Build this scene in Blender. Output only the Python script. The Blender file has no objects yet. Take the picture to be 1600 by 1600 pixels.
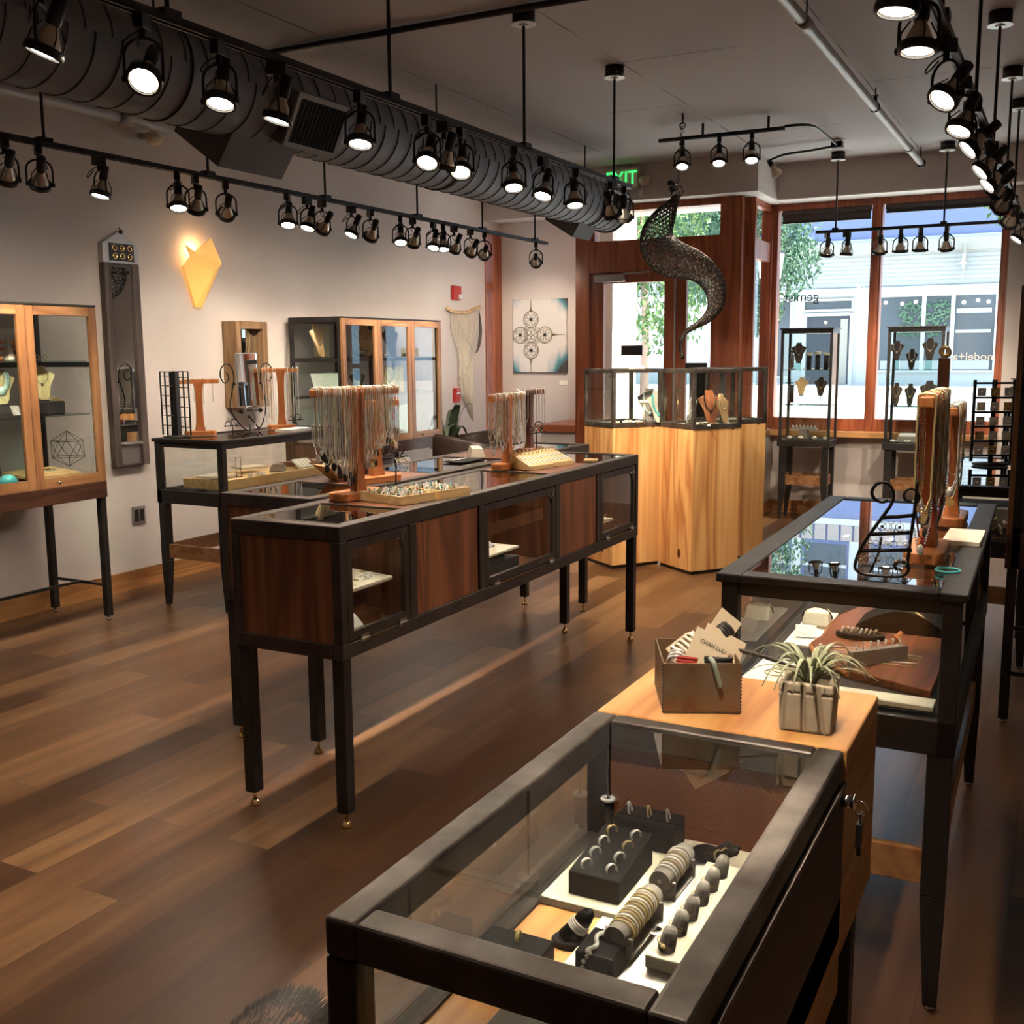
import bpy, bmesh, math, random
from mathutils import Vector, Matrix, Euler, Quaternion

# ------------------------------------------------------------------ camera, world, sun, exposure
scene = bpy.context.scene
C = scene.collection
PI = math.pi
R = math.radians

def rot_basis(yaw, pitch, roll):
    cy, sy = math.cos(yaw), math.sin(yaw)
    f = Vector((-sy * math.cos(pitch), cy * math.cos(pitch), -math.sin(pitch)))
    rt = Vector((cy, sy, 0)); dn = f.cross(rt)
    c, s = math.cos(roll), math.sin(roll)
    x = c * rt + s * dn; d = -s * rt + c * dn
    return Matrix((x, -d, -f)).transposed()

cam_d = bpy.data.cameras.new('camera')
cam = bpy.data.objects.new('camera', cam_d); C.objects.link(cam)
cam_d.sensor_width = 36; cam_d.sensor_height = 36; cam_d.sensor_fit = 'HORIZONTAL'
cam_d.lens = 1654.04 / 1600 * 36
cam_d.shift_x = 1.0 / 1600; cam_d.shift_y = -1.7 / 1600
cam_d.clip_start = 0.05; cam_d.clip_end = 300
cam.matrix_world = Matrix.Translation((0, 0, 1.6)) @ rot_basis(R(27.7956), R(8.5027), R(.4498)).to_4x4()
scene.camera = cam

world = bpy.data.worlds.new('world'); scene.world = world
world.use_nodes = True
wn = world.node_tree.nodes; bg = wn['Background']
bg.inputs[0].default_value = (.60, .77, 1.0, 1); bg.inputs[1].default_value = 2.3

sun_d = bpy.data.lights.new('sun', 'SUN'); sun = bpy.data.objects.new('sun', sun_d); C.objects.link(sun)
sun_d.energy = 18; sun_d.angle = R(.6); sun_d.color = (1, .95, .86)
sun.rotation_euler = Vector((-.80, -.12, -1.05)).to_track_quat('-Z', 'Y').to_euler()
sun.location = (5, 12, 20)

scene.view_settings.view_transform = 'Standard'
scene.view_settings.look = 'None'
scene.view_settings.gamma = 1
scene.view_settings.use_curve_mapping = False
scene.view_settings.exposure = 0.45
LAMP_W = 27.0
LAMP_COL = (1.0, .84, .66)

# ------------------------------------------------------------------ materials
MATS = {}
def nodes_of(m):
    m.use_nodes = True
    nt = m.node_tree
    return nt, nt.nodes, nt.links, nt.nodes['Principled BSDF']

def mat(name, col, rough=.5, metal=0, **kw):
    if name in MATS: return MATS[name]
    m = bpy.data.materials.new(name); nt, N, L, b = nodes_of(m)
    b.inputs['Base Color'].default_value = (*col, 1); b.inputs['Roughness'].default_value = rough
    b.inputs['Metallic'].default_value = metal
    for k, v in kw.items():
        b.inputs[k].default_value = v
    MATS[name] = m
    return m

def ramp(N, stops):
    r = N.new('ShaderNodeValToRGB')
    el = r.color_ramp.elements
    el[0].position, el[0].color = stops[0][0], (*stops[0][1], 1)
    el[1].position, el[1].color = stops[-1][0], (*stops[-1][1], 1)
    for p, c in stops[1:-1]:
        e = el.new(p); e.color = (*c, 1)
    return r

def noise_mat(name, stops, scale=(5, 5, 5), detail=4, rough=.5, metal=0, bump=0, nscale=1.0, rr=None, spec=None):
    """procedural colour from stretched noise in object space"""
    m = bpy.data.materials.new(name); nt, N, L, b = nodes_of(m)
    tc = N.new('ShaderNodeTexCoord'); mp = N.new('ShaderNodeMapping'); mp.inputs['Scale'].default_value = scale
    n = N.new('ShaderNodeTexNoise'); n.inputs['Scale'].default_value = nscale; n.inputs['Detail'].default_value = detail
    L.new(tc.outputs['Object'], mp.inputs[0]); L.new(mp.outputs[0], n.inputs['Vector'])
    r = ramp(N, stops); L.new(n.outputs[0], r.inputs[0]); L.new(r.outputs[0], b.inputs['Base Color'])
    b.inputs['Roughness'].default_value = rough; b.inputs['Metallic'].default_value = metal
    if spec is not None: b.inputs['Specular IOR Level'].default_value = spec
    if rr:
        q = N.new('ShaderNodeMapRange'); q.inputs[3].default_value, q.inputs[4].default_value = rr
        L.new(n.outputs[0], q.inputs[0]); L.new(q.outputs[0], b.inputs['Roughness'])
    if bump:
        bp = N.new('ShaderNodeBump'); bp.inputs['Strength'].default_value = bump; bp.inputs['Distance'].default_value = .002
        L.new(n.outputs[0], bp.inputs['Height']); L.new(bp.outputs[0], b.inputs['Normal'])
    MATS[name] = m
    return m

def wood(name, light, mid, dark, axis='Z', fine=60, rough=.42, knots=False, rings=None, staves=0):
    """long-grain wood: noise stretched along the grain plus distorted bands"""
    m = bpy.data.materials.new(name); nt, N, L, b = nodes_of(m)
    tc = N.new('ShaderNodeTexCoord')
    sc = [fine, fine, fine]; sc['XYZ'.index(axis)] = fine * .035
    mp = N.new('ShaderNodeMapping'); mp.inputs['Scale'].default_value = sc
    n = N.new('ShaderNodeTexNoise'); n.inputs['Scale'].default_value = 1; n.inputs['Detail'].default_value = 5
    L.new(tc.outputs['Object'], mp.inputs[0]); L.new(mp.outputs[0], n.inputs['Vector'])
    sc2 = [7, 7, 7]; sc2['XYZ'.index(axis)] = .55
    mp2 = N.new('ShaderNodeMapping'); mp2.inputs['Scale'].default_value = sc2
    w = N.new('ShaderNodeTexNoise'); w.inputs['Scale'].default_value = 1; w.inputs['Detail'].default_value = 2; w.inputs['Distortion'].default_value = .6
    L.new(tc.outputs['Object'], mp2.inputs[0]); L.new(mp2.outputs[0], w.inputs['Vector'])
    if rings:
        mp3 = N.new('ShaderNodeMapping'); mp3.inputs['Location'].default_value = rings[0]; mp3.inputs['Scale'].default_value = rings[1]
        w2 = N.new('ShaderNodeTexWave'); w2.wave_type = 'RINGS'; w2.rings_direction = rings[2]
        w2.inputs['Scale'].default_value = rings[3]; w2.inputs['Distortion'].default_value = 1.2; w2.inputs['Detail'].default_value = 2
        L.new(tc.outputs['Object'], mp3.inputs[0]); L.new(mp3.outputs[0], w2.inputs['Vector'])
        src = w2.outputs[1]
    else:
        mu = N.new('ShaderNodeMath'); mu.operation = 'MULTIPLY'; mu.inputs[1].default_value = 9
        L.new(w.outputs[0], mu.inputs[0])
        fr = N.new('ShaderNodeMath'); fr.operation = 'PINGPONG'; fr.inputs[1].default_value = 1
        L.new(mu.outputs[0], fr.inputs[0]); src = fr.outputs[0]
    mx = N.new('ShaderNodeMix'); mx.data_type = 'FLOAT'; mx.inputs[0].default_value = .45
    L.new(src, mx.inputs[2]); L.new(n.outputs[0], mx.inputs[3])
    fac = mx.outputs[0]
    if staves:
        dt = N.new('ShaderNodeVectorMath'); dt.operation = 'DOT_PRODUCT'; dt.inputs[1].default_value = (staves, staves, 0); L.new(tc.outputs['Object'], dt.inputs[0])
        fl = N.new('ShaderNodeMath'); fl.operation = 'FLOOR'; L.new(dt.outputs['Value'], fl.inputs[0])
        wn_ = N.new('ShaderNodeTexWhiteNoise'); wn_.noise_dimensions = '1D'; L.new(fl.outputs[0], wn_.inputs['W'])
        sh = N.new('ShaderNodeMath'); sh.operation = 'MULTIPLY_ADD'; sh.inputs[1].default_value = .34; sh.inputs[2].default_value = -.15; L.new(wn_.outputs[0], sh.inputs[0])
        sm = N.new('ShaderNodeMath'); sm.operation = 'ADD'; L.new(fac, sm.inputs[0]); L.new(sh.outputs[0], sm.inputs[1]); fac = sm.outputs[0]
    r = ramp(N, [(.12, dark), (.45, mid), (.85, light)]); L.new(fac, r.inputs[0])
    out = r.outputs[0]
    if knots:
        v = N.new('ShaderNodeTexVoronoi'); v.inputs['Scale'].default_value = 1
        mk = N.new('ShaderNodeMapping'); mk.inputs['Scale'].default_value = (4.5, 4.5, 2.6)
        L.new(tc.outputs['Object'], mk.inputs[0]); L.new(mk.outputs[0], v.inputs['Vector'])
        kr = ramp(N, [(.05, (.16, .05, .015)), (.085, (.30, .12, .04)), (.11, (1, 1, 1))]); L.new(v.outputs['Distance'], kr.inputs[0])
        mm = N.new('ShaderNodeMix'); mm.data_type = 'RGBA'; mm.blend_type = 'MULTIPLY'; mm.inputs[0].default_value = 1
        L.new(out, mm.inputs[6]); L.new(kr.outputs[0], mm.inputs[7]); out = mm.outputs[2]
    L.new(out, b.inputs['Base Color']); b.inputs['Roughness'].default_value = rough
    MATS[name] = m
    return m

def glass_mat(name, tint=(.96, .98, .97), gain=2.0, base=0.0):
    """thin architectural pane: clear, with a Fresnel mirror on the outward side"""
    m = bpy.data.materials.new(name); m.use_nodes = True
    nt = m.node_tree; N, L = nt.nodes, nt.links; N.remove(N['Principled BSDF'])
    out = N['Material Output']
    fr = N.new('ShaderNodeFresnel'); fr.inputs[0].default_value = 1.5
    geo = N.new('ShaderNodeNewGeometry')
    inv = N.new('ShaderNodeMath'); inv.operation = 'SUBTRACT'; inv.inputs[0].default_value = gain; L.new(geo.outputs['Backfacing'], inv.inputs[1])
    cl = N.new('ShaderNodeMath'); cl.operation = 'MULTIPLY'; cl.use_clamp = True
    bf = N.new('ShaderNodeMath'); bf.operation = 'LESS_THAN'; bf.inputs[1].default_value = .5; L.new(geo.outputs['Backfacing'], bf.inputs[0])
    L.new(fr.outputs[0], cl.inputs[0]); L.new(inv.outputs[0], cl.inputs[1])
    c2 = N.new('ShaderNodeMath'); c2.operation = 'MULTIPLY'; L.new(cl.outputs[0], c2.inputs[0]); L.new(bf.outputs[0], c2.inputs[1])
    tr = N.new('ShaderNodeBsdfTransparent'); tr.inputs[0].default_value = (*tint, 1)
    gl = N.new('ShaderNodeBsdfGlossy'); gl.inputs['Roughness'].default_value = .0
    mx = N.new('ShaderNodeMixShader'); L.new(c2.outputs[0], mx.inputs[0]); L.new(tr.outputs[0], mx.inputs[1]); L.new(gl.outputs[0], mx.inputs[2])
    L.new(mx.outputs[0], out.inputs[0])
    MATS[name] = m
    return m

def emit(name, col, strength):
    m = bpy.data.materials.new(name); nt, N, L, b = nodes_of(m)
    b.inputs['Base Color'].default_value = (*col, 1)
    b.inputs['Emission Color'].default_value = (*col, 1); b.inputs['Emission Strength'].default_value = strength
    MATS[name] = m
    return m

def plank_floor():
    m = bpy.data.materials.new('plank floor'); nt, N, L, b = nodes_of(m)
    tc = N.new('ShaderNodeTexCoord')
    mp = N.new('ShaderNodeMapping'); mp.inputs['Rotation'].default_value = (0, 0, R(90))
    L.new(tc.outputs['Object'], mp.inputs[0])
    br = N.new('ShaderNodeTexBrick'); br.offset = .37; br.offset_frequency = 2
    br.inputs['Color1'].default_value = (0, 0, 0, 1); br.inputs['Color2'].default_value = (1, 1, 1, 1); br.inputs['Mortar'].default_value = (.2, .2, .2, 1)
    br.inputs['Scale'].default_value = 1; br.inputs['Mortar Size'].default_value = .0012; br.inputs['Bias'].default_value = 0
    br.inputs['Brick Width'].default_value = 1.22; br.inputs['Row Height'].default_value = .18
    L.new(mp.outputs[0], br.inputs['Vector'])
    n = N.new('ShaderNodeTexNoise'); n.inputs['Scale'].default_value = 1; n.inputs['Detail'].default_value = 4; n.inputs['Roughness'].default_value = .52; n.inputs['Distortion'].default_value = .25
    m2 = N.new('ShaderNodeMapping'); m2.inputs['Scale'].default_value = (13, 1.1, 1)
    L.new(tc.outputs['Object'], m2.inputs[0])
    # each plank takes its own slice of the grain
    av = N.new('ShaderNodeVectorMath'); av.operation = 'MULTIPLY_ADD'; av.inputs[1].default_value = (0, 37, 11)
    L.new(br.outputs['Color'], av.inputs[0]); L.new(m2.outputs[0], av.inputs[2]); L.new(av.outputs[0], n.inputs['Vector'])
    mx = N.new('ShaderNodeMix'); mx.data_type = 'FLOAT'; mx.inputs[0].default_value = .58
    L.new(br.outputs['Color'], mx.inputs[2]); L.new(n.outputs[0], mx.inputs[3])
    r = ramp(N, [(.22, (.034, .014, .006)), (.42, (.068, .030, .013)), (.58, (.115, .055, .024)), (.80, (.24, .130, .058))])
    L.new(mx.outputs[0], r.inputs[0])
    mo = N.new('ShaderNodeMix'); mo.data_type = 'RGBA'; mo.inputs[7].default_value = (.03, .016, .01, 1)
    L.new(br.outputs['Fac'], mo.inputs[0]); L.new(r.outputs[0], mo.inputs[6])
    L.new(mo.outputs[2], b.inputs['Base Color'])
    q = N.new('ShaderNodeMapRange'); q.inputs[3].default_value, q.inputs[4].default_value = .26, .36
    L.new(n.outputs[0], q.inputs[0]); L.new(q.outputs[0], b.inputs['Roughness'])
    bp = N.new('ShaderNodeBump'); bp.inputs['Strength'].default_value = .04; bp.inputs['Distance'].default_value = .001
    L.new(n.outputs[0], bp.inputs['Height']); L.new(bp.outputs[0], b.inputs['Normal'])
    MATS['floor'] = m

def slab_ceiling():
    m = bpy.data.materials.new('painted slab ceiling'); nt, N, L, b = nodes_of(m)
    tc = N.new('ShaderNodeTexCoord')
    br = N.new('ShaderNodeTexBrick'); br.offset = .5
    br.inputs['Color1'].default_value = (.135, .13, .135, 1); br.inputs['Color2'].default_value = (.155, .15, .155, 1); br.inputs['Mortar'].default_value = (.045, .04, .04, 1)
    br.inputs['Scale'].default_value = 1; br.inputs['Mortar Size'].default_value = .006; br.inputs['Brick Width'].default_value = 2.44; br.inputs['Row Height'].default_value = 1.22
    mp = N.new('ShaderNodeMapping'); mp.inputs['Rotation'].default_value = (0, 0, R(90)); mp.inputs['Location'].default_value = (1.7, .45, 0)
    L.new(tc.outputs['Object'], mp.inputs[0])
    n = N.new('ShaderNodeTexNoise'); n.inputs['Scale'].default_value = 2.2; n.inputs['Detail'].default_value = 8
    L.new(tc.outputs['Object'], n.inputs['Vector'])
    ad = N.new('ShaderNodeVectorMath'); ad.operation = 'MULTIPLY_ADD'; ad.inputs[1].default_value = (.02, .02, 0)
    L.new(n.outputs['Color'], ad.inputs[0]); L.new(mp.outputs[0], ad.inputs[2]); L.new(ad.outputs[0], br.inputs['Vector'])
    # joints only open up here and there
    n2 = N.new('ShaderNodeTexNoise'); n2.inputs['Scale'].default_value = 1.3; n2.inputs['Detail'].default_value = 3
    L.new(tc.outputs['Object'], n2.inputs['Vector'])
    rr = ramp(N, [(.40, (0, 0, 0)), (.60, (1, 1, 1))]); L.new(n2.outputs[0], rr.inputs[0])
    mu = N.new('ShaderNodeMath'); mu.operation = 'MULTIPLY'; L.new(br.outputs['Fac'], mu.inputs[0]); L.new(rr.outputs[0], mu.inputs[1])
    mx = N.new('ShaderNodeMix'); mx.data_type = 'RGBA'; mx.inputs[6].default_value = (.50, .475, .475, 1); mx.inputs[7].default_value = (.09, .085, .085, 1)
    L.new(mu.outputs[0], mx.inputs[0]); L.new(mx.outputs[2], b.inputs['Base Color'])
    b.inputs['Roughness'].default_value = .75
    bp = N.new('ShaderNodeBump'); bp.inputs['Strength'].default_value = .25; bp.inputs['Distance'].default_value = .004
    L.new(n.outputs[0], bp.inputs['Height']); L.new(bp.outputs[0], b.inputs['Normal'])
    MATS['ceiling'] = m

def brick_mat(name, c1, c2, mortar, w=.2, h=.075, ms=.008, rot=None):
    m = bpy.data.materials.new(name); nt, N, L, b = nodes_of(m)
    tc = N.new('ShaderNodeTexCoord'); mp = N.new('ShaderNodeMapping'); mp.inputs['Rotation'].default_value = rot or (R(90), 0, 0)
    br = N.new('ShaderNodeTexBrick'); br.inputs['Color1'].default_value = (*c1, 1); br.inputs['Color2'].default_value = (*c2, 1); br.inputs['Mortar'].default_value = (*mortar, 1)
    br.inputs['Scale'].default_value = 1; br.inputs['Mortar Size'].default_value = ms; br.inputs['Brick Width'].default_value = w; br.inputs['Row Height'].default_value = h
    L.new(tc.outputs['Object'], mp.inputs[0]); L.new(mp.outputs[0], br.inputs['Vector']); L.new(br.outputs['Color'], b.inputs['Base Color'])
    b.inputs['Roughness'].default_value = .8
    MATS[name] = m

plank_floor(); slab_ceiling()
noise_mat('wall', [(.3, (.60, .535, .50)), (.7, (.66, .59, .555))], (1.2, 1.2, 1.2), 5, .85, bump=.10)
mat('white soffit', (.82, .80, .77), .7)
wood('redwood', (.40, .115, .045), (.29, .075, .028), (.17, .04, .015), 'Z', 55, .40)
wood('redwood x', (.42, .13, .05), (.31, .085, .03), (.19, .05, .02), 'X', 55, .40)
wood('pine trim', (.50, .25, .085), (.40, .18, .06), (.26, .10, .03), 'Y', 50, .5)
wood('pine trim x', (.50, .25, .085), (.40, .18, .06), (.26, .10, .03), 'X', 50, .5)
wood('walnut', (.235, .088, .036), (.15, .05, .022), (.07, .022, .011), 'Z', 75, .38)
wood('dark walnut', (.085, .035, .018), (.055, .021, .011), (.025, .010, .006), 'Y', 70, .4)
wood('walnut top', (.235, .088, .036), (.15, .05, .022), (.07, .022, .011), 'Y', 75, .35)
wood('fir', (.86, .52, .21), (.76, .40, .14), (.50, .20, .06), 'Z', 38, .45, knots=True, staves=8.3)
wood('fir y', (.78, .42, .15), (.66, .32, .10), (.46, .18, .05), 'Y', 70, .42)
wood('fir end', (.42, .155, .055), (.33, .10, .035), (.14, .038, .015), 'Z', 40, .5, rings=((-.02, 0, -.735), (1, .05, 1.0), 'Y', 72))
wood('oak door', (.37, .19, .085), (.27, .125, .05), (.17, .07, .028), 'Z', 60, .38)
wood('mirror wood', (.36, .23, .12), (.27, .16, .08), (.17, .09, .04), 'Z', 60, .5)
wood('oak door y', (.37, .19, .085), (.27, .125, .05), (.17, .07, .028), 'Y', 60, .38)
wood('cherry', (.62, .235, .075), (.48, .155, .045), (.30, .085, .024), 'Z', 60, .35)
wood('cherry y', (.66, .27, .09), (.52, .18, .05), (.33, .10, .03), 'Y', 60, .35)
wood('light wood', (.80, .58, .29), (.72, .48, .21), (.56, .33, .13), 'Y', 60, .5)
wood('rosewood', (.30, .10, .045), (.21, .06, .026), (.10, .026, .012), 'Y', 45, .35)
wood('bust wood', (.85, .62, .34), (.76, .50, .24), (.60, .34, .14), 'Z', 60, .5)
wood('grey barn wood', (.13, .095, .08), (.085, .062, .052), (.045, .032, .026), 'Z', 50, .6)
noise_mat('black steel', [(.3, (.020, .018, .018)), (.7, (.042, .037, .034))], (8, 8, 8), 4, .42, .55, rr=(.34, .52))
noise_mat('bronzed steel', [(.3, (.055, .042, .036)), (.7, (.095, .075, .064))], (9, 9, 9), 5, .45, .75, rr=(.36, .55))
noise_mat('raw steel', [(.25, (.075, .062, .052)), (.5, (.15, .13, .112)), (.75, (.24, .21, .185))], (12, 12, 12), 6, .45, .92, rr=(.36, .58), bump=.05)
noise_mat('patina steel', [(.25, (.20, .085, .035)), (.5, (.30, .185, .10)), (.75, (.34, .27, .18))], (14, 14, 14), 4, .40, .6)
mat('grey green beads', (.30, .34, .27), .4, .3)
noise_mat('black paint', [(.3, (.012, .011, .011)), (.7, (.02, .018, .017))], (20, 20, 20), 3, .38)
mat('lamp black', (.018, .016, .015), .42, .3)
mat('lamp chrome', (.75, .72, .68), .18, 1)
mat('lamp bulb', (.62, .52, .40), .30, .55)
emit('lamp lens', (1.0, .93, .80), 14)
mat('cord', (.015, .013, .012), .6)
mat('register grey', (.22, .21, .21), .5)
noise_mat('duct paint', [(.3, (.095, .090, .095)), (.7, (.125, .119, .124))], (4, 4, 4), 3, .62, .2)
mat('duct seam', (.025, .024, .025), .7)
mat('dark void', (.008, .008, .008), .9)
mat('pipe grey', (.40, .37, .36), .45, .3)
mat('white metal', (.80, .80, .80), .4, .2)
mat('chrome', (.80, .78, .74), .12, 1)
mat('brass', (.80, .56, .24), .22, 1)
mat('silver', (.90, .87, .82), .28, .55)
mat('gold', (.95, .72, .33), .26, .6)
mat('dark beads', (.045, .038, .034), .25)
mat('black leatherette', (.0055, .005, .005), .5, 0, **{'Specular IOR Level': .2})
mat('black velvet', (.016, .014, .014), .9)
mat('grey velvet', (.27, .24, .215), .85)
mat('linen', (.62, .55, .44), .9)
mat('cream board', (.86, .78, .62), .7)
mat('white card', (.90, .86, .78), .7)
mat('kraft card', (.74, .60, .41), .75)
mat('ink', (.03, .028, .028), .7)
mat('turquoise', (.10, .50, .50), .3)
mat('pale stone', (.66, .78, .74), .3)
mat('red cord', (.42, .035, .02), .6)
mat('coral', (.75, .22, .10), .4)
mat('concrete', (.56, .48, .37), .9)
mat('concrete groove', (.42, .34, .235), .9)
noise_mat('planter', [(.3, (.52, .43, .30)), (.7, (.62, .52, .37))], (40, 40, 40), 5, .92, bump=.3)
noise_mat('air plant', [(.3, (.33, .36, .20)), (.7, (.52, .54, .36))], (30, 30, 30), 3, .7)
noise_mat('dark leaf', [(.3, (.035, .06, .03)), (.7, (.08, .12, .06))], (10, 10, 10), 3, .45)
noise_mat('leather', [(.3, (.035, .020, .015)), (.7, (.06, .034, .024))], (10, 10, 10), 5, .33, bump=.08)
noise_mat('fur', [(.3, (.010, .009, .008)), (.7, (.035, .030, .027))], (60, 60, 12), 4, .55)
mat('fur tips', (.018, .016, .014), .5)
mat('alarm red', (.45, .03, .025), .4)
mat('alarm white', (.85, .85, .85), .3)
emit('sconce paper', (1.0, .56, .15), .34)
emit('exit green', (.05, .95, .18), 1.1)
mat('mirror', (.80, .81, .82), .01, 1)
mat('mirror frame steel', (.42, .39, .38), .4, .8)
mat('macrame', (.80, .71, .56), .9)
glass_mat('case glass'); glass_mat('window glass', (.93, .97, .97), 1.2)
glass_mat('shelf glass', (.72, .86, .82), 1.6)
mat('screen shade', (.07, .06, .06), .8)
def wire(name, col):
    return mat(name, col, .35, .8)
wire('iron', (.03, .026, .024))
# ------------------------------------------------------------------ mesh building
def V(*a): return Vector(a)

class MB:
    """collects shapes; build() links them as ONE mesh object"""
    def __init__(s): s.v = []; s.f = []; s.sm = []
    def add(s, vs, fs, smooth=False):
        o = len(s.v); s.v += [Vector(p) for p in vs]
        for f in fs: s.f.append([i + o for i in f]); s.sm.append(smooth)
        return s
    def box(s, a, b):
        x0, y0, z0 = a; x1, y1, z1 = b
        vs = [(x, y, z) for z in (z0, z1) for y in (y0, y1) for x in (x0, x1)]
        return s.add(vs, [(0, 2, 3, 1), (4, 5, 7, 6), (0, 1, 5, 4), (2, 6, 7, 3), (0, 4, 6, 2), (1, 3, 7, 5)])
    def obox(s, c, size, rot=None):
        h = Vector(size) / 2; c = Vector(c); m = rot if rot is not None else Matrix.Identity(3)
        vs = [c + m @ Vector((x * h.x, y * h.y, z * h.z)) for z in (-1, 1) for y in (-1, 1) for x in (-1, 1)]
        return s.add(vs, [(0, 2, 3, 1), (4, 5, 7, 6), (0, 1, 5, 4), (2, 6, 7, 3), (0, 4, 6, 2), (1, 3, 7, 5)])
    def taper(s, c0, s0, c1, s1):
        """frustum with rectangular ends, c = centre, s = (sx, sy)"""
        vs = []
        for c, q in ((c0, s0), (c1, s1)):
            for y in (-1, 1):
                for x in (-1, 1): vs.append((c[0] + x * q[0] / 2, c[1] + y * q[1] / 2, c[2]))
        return s.add(vs, [(0, 2, 3, 1), (4, 5, 7, 6), (0, 1, 5, 4), (2, 6, 7, 3), (0, 4, 6, 2), (1, 3, 7, 5)])
    def frame_of(s, d):
        d = d.normalized(); u = d.orthogonal().normalized()
        if abs(d.z) < .99: u = d.cross(V(0, 0, 1)).normalized()
        return u, d.cross(u).normalized()
    def cyl(s, p0, p1, r0, r1=None, n=12, caps=True, smooth=True):
        p0, p1 = Vector(p0), Vector(p1); r1 = r0 if r1 is None else r1
        u, w = s.frame_of(p1 - p0); o = len(s.v)
        for p, r in ((p0, r0), (p1, r1)):
            for i in range(n):
                a = 2 * PI * i / n; s.v.append(p + u * (r * math.cos(a)) + w * (r * math.sin(a)))
        for i in range(n):
            j = (i + 1) % n; s.f.append([o + i, o + j, o + n + j, o + n + i]); s.sm.append(smooth)
        if caps:
            s.f.append([o + i for i in reversed(range(n))]); s.sm.append(False)
            s.f.append([o + n + i for i in range(n)]); s.sm.append(False)
        return s
    def tube(s, pts, r, n=6, closed=False, smooth=True):
        pts = [Vector(p) for p in pts]; k = len(pts); o = len(s.v)
        rs = r if isinstance(r, (list, tuple)) else [r] * k
        u = None
        for i, p in enumerate(pts):
            if closed: d = pts[(i + 1) % k] - pts[i - 1]
            else: d = pts[min(i + 1, k - 1)] - pts[max(i - 1, 0)]
            if d.length < 1e-9: d = V(0, 0, 1)
            d.normalize()
            if u is None: u = d.orthogonal().normalized()
            u = (u - d * u.dot(d))
            u = u.normalized() if u.length > 1e-6 else d.orthogonal().normalized()
            w = d.cross(u)
            for j in range(n):
                a = 2 * PI * j / n; s.v.append(p + (u * math.cos(a) + w * math.sin(a)) * rs[i])
        for i in range(k if closed else k - 1):
            a, b = o + i * n, o + ((i + 1) % k) * n
            for j in range(n):
                q = (j + 1) % n; s.f.append([a + j, a + q, b + q, b + j]); s.sm.append(smooth)
        if not closed:
            s.f.append([o + j for j in reversed(range(n))]); s.sm.append(False)
            s.f.append([o + (k - 1) * n + j for j in range(n)]); s.sm.append(False)
        return s
    def lathe(s, prof, n=16, M=None, smooth=True, caps=True):
        o = len(s.v); k = len(prof)
        for r, z in prof:
            for i in range(n):
                a = 2 * PI * i / n; p = V(r * math.cos(a), r * math.sin(a), z)
                s.v.append(M @ p if M is not None else p)
        for i in range(k - 1):
            for j in range(n):
                q = (j + 1) % n; s.f.append([o + i * n + j, o + i * n + q, o + (i + 1) * n + q, o + (i + 1) * n + j]); s.sm.append(smooth)
        if caps:
            s.f.append([o + j for j in reversed(range(n))]); s.sm.append(False)
            s.f.append([o + (k - 1) * n + j for j in range(n)]); s.sm.append(False)
        return s
    def ball(s, c, r, nu=8, nv=6, sc=(1, 1, 1)):
        c = Vector(c); o = len(s.v)
        for i in range(nv + 1):
            t = PI * i / nv
            for j in range(nu):
                a = 2 * PI * j / nu
                s.v.append(c + V(r * sc[0] * math.sin(t) * math.cos(a), r * sc[1] * math.sin(t) * math.sin(a), r * sc[2] * math.cos(t)))
        for i in range(nv):
            for j in range(nu):
                q = (j + 1) % nu; s.f.append([o + i * nu + j, o + (i + 1) * nu + j, o + (i + 1) * nu + q, o + i * nu + q]); s.sm.append(True)
        return s
    def torus(s, c, Rr, r, normal=(0, 0, 1), n=16, m=6, sq=None):
        c = Vector(c); u, w = s.frame_of(Vector(normal))
        if sq is not None: u = Vector(sq)
        pts = [c + u * (Rr * math.cos(2 * PI * i / n)) + w * (Rr * math.sin(2 * PI * i / n)) for i in range(n)]
        return s.tube(pts, r, m, closed=True)
    def prism(s, poly, z0, z1, M=None):
        """polygon in XY extruded along Z, then moved by M"""
        n = len(poly); vs = [V(x, y, z0) for x, y in poly] + [V(x, y, z1) for x, y in poly]
        if M is not None: vs = [M @ p for p in vs]
        return s.add(vs, [list(reversed(range(n))), list(range(n, 2 * n))] + [[i, (i + 1) % n, n + (i + 1) % n, n + i] for i in range(n)])
    def build(s, name, m, parent=None, world=False, bevel=0, label=None, loc=None, seg=2):
        vs = s.v
        if world and parent is not None:
            o = parent.matrix_world.translation if parent.parent is None else V(*parent['wl'])
            off = Vector(parent['wl']); vs = [p - off for p in vs]
        me = bpy.data.meshes.new(name)
        base = V(0, 0, 0)
        if parent is None and loc is None and vs:
            lo = [min(p[i] for p in vs) for i in range(3)]; hi = [max(p[i] for p in vs) for i in range(3)]
            base = V((lo[0] + hi[0]) / 2, (lo[1] + hi[1]) / 2, lo[2]); vs = [p - base for p in vs]
        elif loc is not None: base = Vector(loc)
        me.from_pydata([tuple(p) for p in vs], [], s.f)
        me.polygons.foreach_set('use_smooth', s.sm)
        me.update()
        if m is not None: me.materials.append(MATS[m] if isinstance(m, str) else m)
        o = bpy.data.objects.new(name, me); C.objects.link(o)
        o.location = base
        if parent is not None:
            o.parent = parent
            if 'wl' in parent: o['wl'] = list(parent['wl'])
        else: o['wl'] = list(base)
        if bevel:
            b = o.modifiers.new('edge', 'BEVEL'); b.width = bevel; b.segments = seg; b.limit_method = 'ANGLE'; b.angle_limit = R(40)
        if label: o['label'] = label
        return o

def tag(o, label, cat, group=None, kind=None):
    o['label'] = label; o['category'] = cat
    if group: o['group'] = group
    if kind: o['kind'] = kind
    return o

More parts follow.
